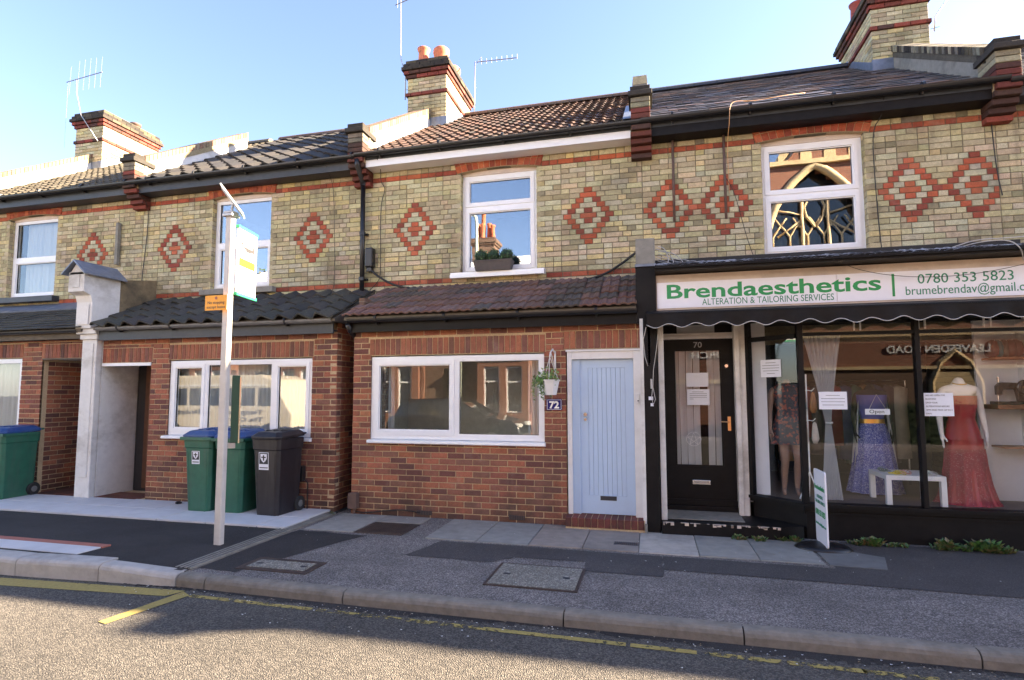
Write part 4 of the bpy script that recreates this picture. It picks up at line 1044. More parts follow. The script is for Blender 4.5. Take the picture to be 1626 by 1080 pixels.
# --- 76
wl = ext(h76, 76, -12.7, -8.45, [(-12.2, -9.77, .98, 2.17), (-9.35, -8.4, -.06, 2.15)])
shell(h76, -12.6, -9.45, 2.5, [], 'room')
W = window(h76, -12.2, -9.77, 1.0, 2.16, YL + .02, [(0, .5, 0, 1, False), (.5, 1, 0, 1, False)], frame=.06)
m = MB(); m.prism([(YL - .06, .955), (YL - .055, .985), (YL + .07, 1.0), (YL + .07, .94), (YL - .05, .945)], 'x', -12.25, -9.75); m.build('window_sill', 'upvc', h76, fixn=True)
curtain(h76, -12.1, -9.8, YL + .16, 1.0, 2.14, 'net', 24, .015, seed=3)
put_bricks(stretcher(0, .62, .02, 2.12, 'l'), (-9.35, YL + .1, 0), pi / 2, wl, 76, cap=300)
m = MB(); m.box(-9.45, -9.356, YL + .1, 7.5, 0, 2.3); m.build('porch_side_wall', 'mortar_red', h76)
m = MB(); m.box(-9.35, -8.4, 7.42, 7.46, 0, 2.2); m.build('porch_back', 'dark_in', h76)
m = MB(); m.box(-9.25, -8.5, 7.38, 7.42, .1, 2.05); m.build('door', 'brown_door', h76)
m = MB(); m.box(-9.35, -8.4, YL + .12, 7.42, 2.15, 2.2); m.build('porch_ceiling', 'white_paint', h76)
m = MB(); m.box(-9.35, -8.43, YL - .008, YL + .04, 2.135, 2.155); m.build('porch_trim', 'brown_fascia', h76)
tilestep(h76, -9.33, -8.45, 6.66, 7.4, .06)
m = MB(); m.box(-12.7, -8.44, 6.585, 6.61, 2.44, 2.58); m.box(-12.7, -8.44, 6.61, 6.7, 2.46, 2.48); m.build('fascia', 'brown_fascia', h76)
gutter(h76, -12.7, -8.44, 6.53, 2.57, 'black_plastic', r=.045, brackets=False)
leanto(h76, 76, -12.7, -8.34, 'plain', MOSS, 'tile', z0=2.585)
m = MB(); m.prism([(7.30, 3.0), (YU, 3.17), (YU, 3.22), (7.28, 3.05)], 'x', -12.7, -8.3); m.build('flashing', 'lead', h76, fixn=True)
# sills upstairs
m = MB(); m.box(-2.80, -1.41, 7.50, YU + .09, 3.275, 3.335); m.prism([(7.48, 3.255), (7.55, 3.255), (7.55, 3.325), (7.48, 3.305)], 'x', -2.80, -1.41); m.build('window_sill', 'upvc', h72, fixn=True)
m = MB(); m.box(-7.2, -5.80, 7.51, YU + .09, 3.21, 3.30); m.build('window_sill', 'concrete', h74, bevel=.006)
m = MB(); m.box(-11.75, -10.3, 7.47, YU + .09, 3.25, 3.35); m.build('window_sill', 'slate_fascia', h76, bevel=.006)
curtain(h76, -11.42, -10.47, YU + .20, 3.35, 4.9, 'net', 9, .02, seed=9)
m = MB(); m.box(-2.2, -1.4, YU + .5, YU + .54, 3.3, 4.2); m.build('dressing_mirror', 'dark_in', h72)
# --- painted pilaster between 76 and 74
t = thing('party_pilaster', 'worn white painted pilaster with little lead gabled top between two porches', 'pilaster', (-8.28, 6.65, 0))
m = MB(); m.box(-8.43, -8.15, 6.60, 6.69, .03, 2.5); m.box(-8.43, -8.18, 6.69, YU, .03, 2.5); m.box(-8.40, -8.20, 6.585, 6.6, .35, 2.36); sh_ = m.build('shaft', 'white_worn', t, bevel=.008)
m = MB(); m.box(-8.45, -8.12, 6.57, 6.9, 2.42, 2.5); m.box(-8.48, -8.10, 6.53, 6.9, 2.5, 2.58); m.build('moulding', 'white_worn', t, bevel=.01)
m = MB(); m.prism([(6.50, 2.58), (6.95, 2.58), (6.95, 3.42), (6.36, 3.42), (6.36, 3.12), (6.47, 3.08), (6.50, 2.98)], 'x', -8.46, -8.16); m.build('console', 'white_worn', t, bevel=.008, fixn=True)
m = MB(); m.box(-8.42, -8.20, 6.482, 6.49, 2.64, 2.94); m.box(-8.38, -8.24, 6.35, 6.36, 3.18, 3.38); m.build('raised_panel', 'white_worn', t, bevel=.003)
m = MB()
for sgn in (-1, 1):
    m.add([(-8.31, 6.30, 3.60), (-8.31, 7.0, 3.60), (-8.31 + sgn * .22, 7.0, 3.40), (-8.31 + sgn * .22, 6.30, 3.40), (-8.31, 6.30, 3.575), (-8.31, 7.0, 3.575), (-8.31 + sgn * .22, 7.0, 3.375), (-8.31 + sgn * .22, 6.30, 3.375)],
          [(0, 1, 2, 3), (4, 7, 6, 5), (0, 3, 7, 4), (1, 5, 6, 2), (3, 2, 6, 7)])
m.build('gabled_lead_cap', 'lead', t, fixn=True)
m = MB(); m.prism([(-8.45, 3.38), (-8.17, 3.38), (-8.31, 3.56)], 'y', 6.36, 6.95); m.build('gable_block', 'white_worn', t, fixn=True)
m = MB(); m.prism([(6.95, 2.45), (YU, 2.45), (YU, 3.52), (6.95, 3.40)], 'x', -8.45, -8.155); m.build('rendered_return', 'render_brown', t, fixn=True)
# --- black pilaster between 72 and 70
t = thing('party_pilaster', 'black painted pilaster with bare grey concrete head beside the shop sign', 'pilaster', (-.03, 6.6, 0))
m = MB(); m.box(-.075, .075, 6.56, YU, .03, 2.4); m.box(-.15, .08, 6.56, YU, 2.4, 3.06); m.build('shaft', 'black_wood', t, bevel=.006)
m = MB(); m.box(-.155, .085, 6.54, YU, 3.06, 3.09); m.build('lead_strip', 'lead', t)
m = MB(); m.box(-.145, .075, 6.57, 7.3, 3.09, 3.40); m.build('concrete_head', 'concrete', t, bevel=.012)
m = MB(); m.box(-.115, -.077, 6.55, 6.7, .03, 2.45); m.build('white_edge_board', 'white_worn', t)
for (x, z, w_, h_) in ((-.03, 1.51, .05, .04), (-.01, 1.44, .035, .035)):
    m = MB(); m.box(x, x + w_, 6.552, 6.56, z, z + h_); m.build('sticker', 'paper', t)

# ------------------------------------------------------------------ tailoring shop (no 70)
def fit_text(s, x0, x1, h, z, y, mat, parent, rot=(pi / 2, 0, 0), bold=0.0, ext=0.001, o=None, u=None, name='lettering', cap=0.73):
    """lettering stretched to run from x0 to x1 with capital height h, on a plane facing -y (or along u from o)"""
    size = h / cap
    r = text(s, size, mat, parent, (0, 0, 0), rot, bold=bold * size, ext=ext, name=name)
    xs = [v.co.x for v in r.data.vertices]; k = (x1 - x0) / (max(xs) - min(xs)); m0 = min(xs)
    r.data.transform(Matrix.Diagonal((k, 1, 1, 1)) @ Matrix.Translation((-m0, 0, 0)))
    if o is None: r.location = (x0, y, z)
    else: r.location = Vector(o) + Vector(u) * x0 + Vector((0, 0, z))
    return r
sh70 = h70
YS = 6.68
SX1 = 4.0
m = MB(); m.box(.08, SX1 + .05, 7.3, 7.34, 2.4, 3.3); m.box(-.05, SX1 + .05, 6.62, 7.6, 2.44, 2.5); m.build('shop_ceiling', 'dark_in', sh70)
m = MB(); m.box(.085, SX1 + .05, 6.64, 6.68, 2.40, 2.97); m.build('shop_fascia', 'black_wood', sh70)
m = MB(); m.box(.07, SX1 + .12, 6.36, YU, 2.965, 3.03); m.box(.07, SX1 + .12, 6.33, 6.40, 2.985, 3.015); le = m.build('shop_ledge', 'black_wood', sh70)
rng = random.Random(5)
m = MB(); m.grid(lambda u, v: (.06 + (SX1 + .08) * u, 6.325 + v * (YU - 6.325), 3.034 + (0.035 * (1 - (2 * min(v, .25) * 2 - 1) ** 2) if v < .25 else 0.03 * (v)) + rng.uniform(0, .016) + (-.035 if v == 0 else 0)), 160, 9); m.build('felt_covering', 'felt', le, smooth=False)
# sign
t = thing('shop_sign', 'long white shop sign with green lettering above the black scalloped awning', 'shop sign', (2.0, 6.6, 2.56))
m = MB(); m.box(.08, SX1, 6.60, 6.64, 2.545, 2.955); si = m.build('sign_box', 'sign_cream', t)
m = MB(); m.box(.09, 1.965, 6.588, 6.6, 2.565, 2.865); m.build('sign_panel', 'sign_white', t)
m = MB(); m.box(1.971, SX1 - .01, 6.588, 6.6, 2.565, 2.865); m.build('sign_panel', 'sign_white', t)
fit_text('Brendaesthetics', .20, 2.39, .165, 2.678, 6.586, 'sign_green', t, bold=.020)
fit_text('ALTERATION & TAILORING SERVICES', .585, 1.935, .075, 2.588, 6.586, 'sign_green2', t)
m = MB(); m.box(2.492, 2.515, 6.583, 6.588, 2.60, 2.84); m.build('divider_bar', 'sign_green', t)
fit_text('0780 353 5823', 2.73, 3.575, .105, 2.725, 6.586, 'sign_green2', t)
fit_text('brumebrendav@gmail.com', 2.615, 3.80, .095, 2.61, 6.586, 'sign_green2', t)
# awning
t = thing('awning', 'black shop awning rolled up, with scalloped white edged valance', 'awning', (2.0, 6.4, 2.3))
ax0, ax1 = -.035, SX1 + .05
m = MB(); m.prism([(6.64, 2.54), (6.62, 2.545), (6.33, 2.485), (6.325, 2.47), (6.64, 2.50)], 'x', ax0, ax1); m.build('canopy', 'black_wood', t, fixn=True)
per = 0.285
def zval(x): return 2.335 - .022 * cos((x - .06) / per * 2 * pi) - .004 * sin(x * 7)
m = MB(); n = 300
m.grid(lambda u, v: (ax0 + (ax1 - ax0) * u, 6.33 + .012 * sin(u * 61) * (1 - v), (zval(ax0 + (ax1 - ax0) * u)) * (1 - v) + 2.478 * v), n, 3)
va = m.build('valance', 'black_wood', t, smooth=True)
m = MB(); m.tube([(ax0 + (ax1 - ax0) * i / n, 6.328 + .012 * sin(i / n * 61), zval(ax0 + (ax1 - ax0) * i / n)) for i in range(n + 1)], .0045, 5); m.build('white_piping', 'cable_white', va)
m = MB(); m.grid(lambda u, v: (ax0 - .004, 6.33 + .3 * u, (2.33 + .03 * cos(u * 6) - .15 * u * (1 - u)) * (1 - v) + (2.48 + .05 * u) * v), 12, 3); m.build('end_flap', 'black_wood', t, smooth=True)
m = MB(); m.box(-.025, .0, 6.56, 6.6, 1.93, 2.38); m.tube([(-.012, 6.58, 1.93), (-.012, 6.58, 1.86)], .012, 8); m.build('awning_arm', 'white_paint', t)
m = MB(); m.tube([(.10, 6.5, 2.34), (.07, 6.53, 2.1), (.03, 6.55, 1.85), (.02, 6.55, 1.66), (.045, 6.548, 1.52), (.02, 6.547, 1.45), (.005, 6.548, 1.55), (.02, 6.55, 1.68)], .004, 5); m.tube([(.005, 6.54, 1.64), (.005, 6.54, 1.75)], .011, 8); m.build('cord_and_cleat', 'cable_white', t)
m = MB(); m.tube([(-.04, 6.4, 2.33), (-.075, 6.5, 2.2), (-.06, 6.53, 2.0), (-.03, 6.55, 1.9)], .005, 5); m.build('white_cord', 'cable_white', t, smooth=True)
# doorway
m = MB(); m.box(.085, .15, 6.64, 6.72, .155, 2.40); m.box(.085, .10, 6.72, 7.28, .155, 2.40); m.build('door_post', 'white_worn', sh70, bevel=.004)
m = MB(); m.box(.985, 1.10, 7.10, 7.34, .155, 2.42); m.box(.975, 1.03, 7.06, 7.1, .155, 2.42); m.box(1.03, 1.09, 7.08, 7.1, .15, .35); m.build('door_post', 'white_worn', sh70, bevel=.006)
m = MB(); m.box(.10, 1.0, 7.22, 7.34, 2.26, 2.30); m.box(.10, 1.0, 7.24, 7.34, 2.30, 2.335); m.build('transom', 'white_paint', sh70)
m = MB(); m.box(.10, 1.0, 7.29, 7.33, 2.335, 2.48); m.build('fanlight_frame', 'black_wood', sh70)
m = MB(); m.box(.33, .78, 7.282, 7.29, 2.34, 2.46); m.build('fanlight_pane', 'net', sh70)
D = MB(); dx0, dx1, dz0, dz1 = .16, .985, .29, 2.26; gx0, gx1, gz0, gz1 = .285, .845, .69, 2.13
for c in cells(dx0, dx1, dz0, dz1, [(gx0, gx1, gz0, gz1)]): D.box(c[0], c[1], 7.26, 7.31, c[2], c[3])
dr = D.build('door', 'black_wood', sh70)
m = MB()
for c in cells(gx0 - .0, gx1 + .0, gz0 - .0, gz1 + .0, [(gx0 + .015, gx1 - .015, gz0 + .015, gz1 - .015)]): m.box(c[0], c[1], 7.27, 7.30, c[2], c[3])
m.build('glazing_bead', 'black_wood', dr)
m = MB(); m.box(gx0, gx1, 7.282, 7.288, gz0, gz1); m.build('pane', 'glass_shop', dr)
m = MB(); m.box(.10, 1.0, 7.36, 7.37, .3, 2.3); 
for i in range(7):
    if i == 4: continue
    x = gx0 - .02 + i * .083; q = MB(); q.grid(lambda u, v: (x + .078 * u + .004 * sin(v * 5 + i), 7.33 + .012 * sin(u * pi), gz0 - .02 + (gz1 - gz0 + .04) * v), 3, 6); q.build('blind_slat', 'net', dr, smooth=True)
fit_text('70', .525, .625, .072, 2.155, 7.258, 'galv_flat', dr, bold=.01)
for (a, b_, c, d_) in ((.43, .69, 1.665, 1.84), (.435, .70, 1.44, 1.635)):
    p = MB(); p.box(a, b_, 7.276, 7.279, c, d_); po = p.build('notice', 'paper', dr)
    if c < 1.5:
        for k in range(5): q = MB(); q.box(a + .03 + (.03 if k == 0 else 0), b_ - .03 - (.04 if k in (0, 4) else .0) - (.12 if k == 4 else 0), 7.2745, 7.2758, d_ - .035 - k * .022, d_ - .031 - k * .022); q.build('printed_line', 'ink', po)
m = MB(); m.box(.47, .68, 7.25, 7.262, .47, .525); lb = m.build('letterbox', 'chrome', dr, bevel=.003); m = MB(); m.box(.49, .66, 7.246, 7.252, .485, .51); m.build('flap', 'galv', lb)
m = MB(); m.box(.90, .935, 7.25, 7.262, 1.13, 1.30); hp = m.build('handle_plate', 'brass', dr); m = MB(); m.tube([(.917, 7.26, 1.235), (.917, 7.215, 1.235), (.82, 7.21, 1.24)], .008, 8); m.build('lever', 'brass', hp)
m = MB(); m.tube([(.905, 7.262, 1.92), (.905, 7.252, 1.92)], .02, 14); m.build('lock', 'chrome', dr)
em = MB(); em.tube([(.50 + .085 * cos(a), 7.279, 1.02 + .085 * sin(a)) for a in [pi * k / 12 for k in range(25)]], .004, 5)
for k in range(5): a = pi / 2 + k * 4 * pi / 5; b2 = a + 4 * pi / 5; em.tube([(.50 + .08 * cos(a), 7.279, 1.02 + .08 * sin(a)), (.50 + .08 * cos(b2), 7.279, 1.02 + .08 * sin(b2))], .003, 4)
em.build('star_ornament', 'enamel_white', dr)
# step
m = MB(); m.prism([(.085, 6.52), (1.30, 6.53), (1.56, 6.66), (1.56, 6.72), (1.12, 7.14), (1.02, 7.34), (.085, 7.34)], 'z', -.03, .155); ss = m.build('shop_step', 'black_wood', sh70)
m = MB(); m.box(.13, .98, 6.72, 7.2, .155, .163); m.build('step_slab', 'concrete', ss)
m = MB(); m.box(.10, 1.0, 7.2, 7.34, .155, .22); m.box(.10, 1.0, 7.235, 7.34, .22, .29); m.build('threshold', 'black_wood', sh70, bevel=.005)
m = MB(); rng = random.Random(3)
for i in range(46):
    x = rng.uniform(.1, 1.3); s_ = rng.uniform(.008, .05); m.box(x, x + s_, 6.515 + rng.uniform(0, .01), 6.55, .1565, .1575 + rng.uniform(0, .002)); 
    if rng.random() < .5: m.box(x, x + s_, 6.5185, 6.53, .155 - rng.uniform(.004, .03), .156)
m.build('chipped_paint', 'sign_cream', ss, kind='stuff')
# window frames
A = Vector((1.12, 7.12, 0)); B = Vector((1.58, YS, 0)); dAB = (B - A); LAB = dAB.length; rzAB = atan2(dAB.y, dAB.x)
T2 = Matrix.Translation(A) @ Matrix.Rotation(rzAB, 4, 'Z')
SILL, TR, TOP = .40, 2.215, 2.42
sw = MB(); sw.box(1.60, SX1 + .05, 6.70, 6.76, -.03, SILL); sw.box(0, LAB - .0, .03, .08, .0, SILL, M4=T2); st_ = sw.build('stall_riser', 'black_wood', sh70)
sm = MB(); sm.box(1.57, SX1 + .05, 6.64, 6.80, SILL - .035, SILL); sm.box(1.585, SX1 + .05, 6.665, 6.78, SILL - .07, SILL - .035); sm.box(1.58, SX1, 6.685, 6.72, SILL - .11, SILL - .085)
sm.box(-.02, LAB + .02, -.04, .10, SILL - .035, SILL, M4=T2); sm.box(-.02, LAB + .01, -.015, .08, SILL - .07, SILL - .035, M4=T2); sm.build('window_sill', 'black_wood', sh70)
def post(x, w_=.05, y=YS): m = MB(); m.box(x - w_ / 2, x + w_ / 2, y - .02, y + .06, SILL, TOP); m.build('mullion', 'black_wood', sh70, bevel=.004)
post(1.60, .06); post(2.725, .045); post(3.88, .045)
m = MB(); m.box(-.02, .035, -.02, .05, SILL, TOP, M4=T2); m.build('mullion', 'black_wood', sh70)
m = MB(); m.box(1.63, SX1, YS - .01, YS + .05, TR, TR + .035); m.box(.03, LAB - .03, -.01, .05, TR - .02, TR + .03, M4=T2); m.build('window_rail', 'black_wood', sh70)
m = MB(); m.box(1.6, SX1, YS - .015, YS + .05, TOP - .0, TOP + .06); m.box(0, LAB, -.01, .05, TOP, TOP + .06, M4=T2); m.box(.085, 1.6, 6.66, 6.7, 2.42, 2.56); m.build('window_head', 'black_wood', sh70)
for (a, b_) in ((1.63, 2.7025), (2.7475, 3.8575), (3.9025, SX1 + .02)):
    m = MB(); m.box(a, b_, YS + .02, YS + .026, SILL, TR); m.build('pane', 'glass_shop', sh70)
    m = MB(); m.box(a, b_, YS + .02, YS + .026, TR + .035, TOP); m.build('pane', 'glass_shop', sh70)
m = MB(); m.box(.035, LAB - .03, .02, .026, SILL, TR - .02, M4=T2); m.build('pane', 'glass_shop', sh70)
m = MB(); m.box(.035, LAB - .03, .02, .026, TR + .03, TOP, M4=T2); m.build('pane', 'glass_shop', sh70)
for x in (2.15, 2.76, 3.35): m = MB(); m.box(x, x + .012, YS + .03, YS + .05, TR + .05, TOP); m.box(x + .06, x + .072, YS + .03, YS + .05, TR + .05, TOP); m.build('vent_stay', 'upvc', sh70)
# interior
m = MB(); m.box(.1, 4.0, 7.38, 9.6, .33, .37); m.prism([(1.12, 7.15), (1.6, 6.72), (4.0, 6.72), (4.0, 7.4), (1.12, 7.4)], 'z', .33, SILL - .01); m.build('shop_floor', 'shop_floor', sh70)
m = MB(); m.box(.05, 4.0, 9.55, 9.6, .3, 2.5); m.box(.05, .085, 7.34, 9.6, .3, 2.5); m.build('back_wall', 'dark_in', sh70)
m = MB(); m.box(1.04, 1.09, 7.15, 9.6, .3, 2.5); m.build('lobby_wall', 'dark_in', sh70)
m = MB(); m.box(1.12, 1.34, 7.18, 7.22, .3, 2.45); m.build('wall_panel', 'shop_wall', sh70)
m = MB(); m.box(3.60, 4.02, 7.42, 7.46, .3, 2.45); m.build('wall_panel', 'shop_wall', sh70); m = MB(); m.box(4.0, 4.05, 6.72, 9.6, 0, 2.45); m.build('party_wall_inside', 'shop_wall', sh70)
m = MB(); m.box(3.70, 3.99, 7.18, 7.42, .98, 1.0); m.build('shelf', 'shelf', sh70)
m = MB(); m.box(3.63, 3.99, 7.1, 7.42, 1.405, 1.455); m.build('shelf', 'shelf', sh70, bevel=.004)
m = MB(); m.box(3.66, 3.99, 7.15, 7.42, 1.95, 1.975); m.build('shelf', 'shelf', sh70)
# shallow bags of cloth on the top shelf
t = thing('cloth_bundle', 'dark folded cloths heaped on the top shelf inside the shop at the right edge', 'cloth bundle', (3.84, 7.28, 1.975))
rng = random.Random(8)
for i in range(5):
    m = MB(); a = 3.70 + i * .055
    m.lathe([(.02, 0), (.05, .03), (.055, .10), (.04, .17), (.01, .2)], 10, (a, 7.28, 1.975), mod=lambda th, z: 1 + .2 * sin(3 * th + i), sy=1.6, col=rng.choice([(.06, .05, .05), (.12, .04, .04), (.02, .15, .2), (.1, .08, .07)])); m.build('folded_cloth', 'paint_attr', t, smooth=True)
# notices in the window
def notice(label, x0, x1, z0, z1, lines, txt=None, T=None, y=YS + .032):
    t = thing('notice', label, 'notice', ((x0 + x1) / 2, y, z0))
    T = T or Matrix.Identity(4)
    m = MB(); m.box(x0, x1, y - .001, y + .001, z0, z1, M4=T); m.build('sheet', 'paper', t)
    if txt:
        for i, s in enumerate(txt): fit_text(s, x0 + .015, x0 + .015 + (x1 - x0 - .03) * min(1, len(s) / 20), (z1 - z0) / len(txt) * .42, z1 - (i + .85) * (z1 - z0) / (len(txt) + .3), y - .0025, 'ink', t, ext=.0004)
    else:
        for i in range(lines):
            k = (.25, .08, .08, .12, .3)[i % 5]; m = MB(); zz = z1 - (i + 1.2) * (z1 - z0) / (lines + 1.5)
            m.box(x0 + (x1 - x0) * k, x1 - (x1 - x0) * k, y - .002, y - .0012, zz, zz + .004, M4=T); m.build('printed_line', 'ink', t)
    return t
notice('small white printed notice on the angled pane beside the shop door', .17, .42, 1.77, 1.97, 5, T=T2, y=.015)
notice('white printed notice in front of the tied voile curtain', 1.77, 2.045, 1.41, 1.60, 4, y=YS + .012)
notice('white notice in capitals covering the shoulder of the red dress mannequin', 2.765, 3.03, 1.345, 1.585, 6, txt=['WE ARE OPEN FOR', 'BUSINESS', 'DROP YOUR', 'ALTERATIONS BEFORE', '4PM AND PICK UP IN 3', 'DAYS'], y=YS + .012)
t = thing('hanging_sign', 'little white hand written open sign hanging from a string before the blue dress', 'hanging sign', (2.34, YS + .04, 1.36))
m = MB(); m.box(2.22, 2.455, YS + .035, YS + .039, 1.355, 1.415); m.build('card', 'paper', t); fit_text('Open', 2.26, 2.40, .04, 1.37, YS + .033, 'ink', t, ext=.0004)
m = MB(); m.tube([(2.26, YS + .037, 1.413), (2.335, YS + .037, 1.57), (2.42, YS + .037, 1.413)], .0025, 4); m.build('string', 'cable_white', t)

# voile curtain gathered by a tie
t = thing('tied_curtain', 'sheer white voile curtain gathered by a tie behind the shop window', 'curtain', (1.93, 6.95, .39))
def cur(u, v):
    z = .40 + 1.85 * v; zt = 1.25
    if z > zt: k = (z - zt) / (2.25 - zt); c, w_ = 1.925 - .03 * k, .03 + .17 * k ** 1.1
    else: k = (zt - z) / (zt - .4); c, w_ = 1.925 + .01 * k, .03 + .08 * k
    return (c + (u - .5) * 2 * w_, 6.95 + .018 * sin(u * 52) * (.4 + w_ * 4), z)
m = MB(); m.grid(cur, 130, 26); m.build('voile', 'sheer', t, smooth=True)
m = MB(); m.tube([(1.89, 6.93, 1.255), (1.925, 6.915, 1.25), (1.96, 6.93, 1.255)], .012, 6); m.build('tie_band', 'net', t)

# ------- mannequins (headless figures as one continuous skin each, clothes as children)
def skinned(name, verts, edges, radii, root, mat, parent, sub=2):
    me = bpy.data.meshes.new(name); me.from_pydata(verts, edges, []); o = bpy.data.objects.new(name, me); COL.objects.link(o)
    o.modifiers.new('skin', 'SKIN')
    for v, r in zip(me.skin_vertices[0].data, radii): v.radius = (r, r) if not isinstance(r, tuple) else r
    for i, v in enumerate(me.skin_vertices[0].data): v.use_root = (i == root)
    s = o.modifiers.new('sub', 'SUBSURF'); s.levels = sub; s.render_levels = sub
    bpy.context.view_layer.update()
    m2 = bpy.data.meshes.new_from_object(o.evaluated_get(bpy.context.evaluated_depsgraph_get())); bpy.data.objects.remove(o)
    m2.materials.clear(); m2.materials.append(M[mat]); m2.polygons.foreach_set('use_smooth', [True] * len(m2.polygons))
    r = bpy.data.objects.new(name, m2); COL.objects.link(r); return setparent(r, parent)
def body(parent, cx, cy, z0, mat, lean=0.0, H=1.50, legs=True):
    k = H / 1.50
    P = lambda x, y, z: (cx + x * k, cy + y * k, z0 + z * k)
    V = []; E = []; R = []
    def add(p, r, prev=None):
        V.append(P(*p)); R.append((r[0] * k, r[1] * k) if isinstance(r, tuple) else (r * k, r * k)); i = len(V) - 1
        if prev is not None: E.append((prev, i))
        return i
    pel = add((0, 0, .90), (.13, .10)); wa = add((0, 0, 1.05), (.10, .08), pel); che = add((0, -.005, 1.22), (.12, .09), wa)
    ub = add((0, .0, 1.31), (.11, .075), che); nk = add((0, .005, 1.38), (.052, .05), ub); nt_ = add((0, -.005, 1.46), (.046, .046), nk)
    for s in (-1, 1):
        sh = add((s * .165, .01, 1.315), .050, ub); el = add((s * .205, .02, 1.06), .036, sh); wr = add((s * .215, -.03, .84), .024, el)
        pm = add((s * .213, -.045, .78), (.030, .017), wr)
        for j, (dx, ln) in enumerate(((-.022, .075), (-.007, .085), (.008, .08), (.022, .065))):
            a = add((s * .213 + dx * .5, -.05 + dx, .745), .0095, pm); b_ = add((s * .21 + dx * .3, -.052 + dx * 1.1, .745 - ln * .55), .008, a); add((s * .205 + dx * .2, -.045 + dx * 1.1, .745 - ln), .0065, b_)
        th_ = add((s * .195, -.075, .77), .010, pm); add((s * .185, -.09, .735), .008, th_)
        if legs:
            hp = add((s * .075, 0, .80), .085, pel); kn = add((s * .075 + lean * .5, -.02 - lean, .44), .05, hp); cf = add((s * .075 + lean * .4, .0, .30), .048, kn); an = add((s * .075 + lean * .3, .02, .07), .028, cf); add((s * .08, -.09, .02), (.035, .02), an)
    return skinned('body', V, E, R, 0, mat, parent)
def dress(parent, cx, cy, prof, mat, folds=9, amp=.08, n=72, name='dress', sy=.62, zfold=1.0):
    m = MB(); zs = [p[1] for p in prof]; zt = max(zs); zb = min(zs)
    m.lathe(prof, n, (cx, cy, 0), sy=sy, mod=lambda th, z: 1 + amp * max(0, (zfold - z)) * (sin(th * folds) + .4 * sin(th * (folds * 2 + 1) + 1)), cap=False)
    return m.build(name, mat, parent, smooth=True)
t = thing('mannequin', 'white headless mannequin in a long strapless red sequin gown', 'mannequin', (3.29, 7.12, .39))
body(t, 3.285, 7.12, .34, 'skin_white', H=1.46)
dress(t, 3.285, 7.115, [(.150, 1.555), (.152, 1.50), (.150, 1.44), (.128, 1.34), (.122, 1.30), (.155, 1.18), (.172, 1.08)], 'red_satin', amp=0, sy=.72, name='bodice')
dress(t, 3.30, 7.12, [(.172, 1.09), (.178, .95), (.19, .8), (.215, .6), (.25, .45), (.28, .395)], 'red_satin', folds=7, amp=.10, sy=.72, name='skirt', zfold=1.1)
dress(t, 3.30, 7.118, [(.185, .98), (.2, .8), (.226, .6), (.262, .45), (.295, .393)], 'red_glitter', folds=9, amp=.12, sy=.72, name='net_overskirt', zfold=1.05)
m = MB(); m.tube([(3.285 + .062 * cos(a), 7.118 + .058 * sin(a) - .01, 1.70 - .012 * (1 - sin(a))) for a in [2 * pi * k / 20 for k in range(21)]], .006, 6); m.build('necklace', 'gold', t)
t = thing('mannequin', 'brown headless mannequin in a short dark floral dress behind the angled pane', 'mannequin', (1.60, 7.28, .39))
body(t, 1.58, 7.30, .38, 'skin_brown', lean=.04, H=1.42)
dress(t, 1.58, 7.295, [(.09, 1.70), (.155, 1.66), (.150, 1.56), (.14, 1.5), (.115, 1.38), (.15, 1.25), (.18, 1.1), (.20, .98)], 'floral', folds=8, amp=.12, sy=.7, zfold=1.3)
t = thing('dress_form', 'long blue sequin dress with draped net sleeves on a dress form behind the open sign', 'dress form', (2.6, 7.65, .39))
body(t, 2.60, 7.66, .36, 'dark_in', H=1.38, legs=False)
dress(t, 2.60, 7.65, [(.17, 1.56), (.165, 1.48), (.145, 1.38), (.125, 1.30), (.127, 1.26)], 'blue_satin', folds=11, amp=.05, sy=.72, name='bodice', zfold=1.6)
dress(t, 2.60, 7.65, [(.13, 1.27), (.132, 1.21)], 'gold', amp=0, sy=.74, name='waistband')
dress(t, 2.60, 7.65, [(.13, 1.22), (.17, 1.1), (.20, .9), (.24, .65), (.29, .395)], 'blue_glitter', folds=13, amp=.09, sy=.75, name='skirt', zfold=1.25)
for s in (-1, 1):
    m = MB(); m.grid(lambda u, v: (2.60 + s * (.15 + .06 * v + .03 * sin(u * 9) * v), 7.60 + .1 * u - .02 * v, 1.53 - .95 * v * (1 - .2 * u)), 14, 10); m.build('net_sleeve', 'sheer', t, smooth=True)
t = thing('garment_rail', 'rail of hanging clothes in the dark back of the shop', 'clothes rail', (2.5, 8.5, .37))
m = MB(); m.tube([(1.7, 8.5, .37), (1.7, 8.5, 1.75), (3.3, 8.5, 1.75), (3.3, 8.5, .37)], .014, 8); m.build('rail', 'chrome', t)
rng = random.Random(6)
for i in range(12):
    x = 1.8 + i * .125; c = rng.choice([(.25, .05, .06), (.08, .1, .22), (.4, .38, .34), (.05, .14, .12), (.3, .2, .1), (.1, .08, .1)]); hh = rng.uniform(.7, 1.1)
    m = MB(); m.lathe([(.02, 0), (.19, -.06), (.17, -.3), (.2, -hh), (.19, -hh - .01)], 14, (x, 8.5, 1.7), sy=1.0, col=c, mod=lambda th, z: (.28 + .72 * abs(sin(th))) * (1 + .06 * sin(6 * th)), cap=False); m.build('garment', 'paint_attr', t, smooth=True)
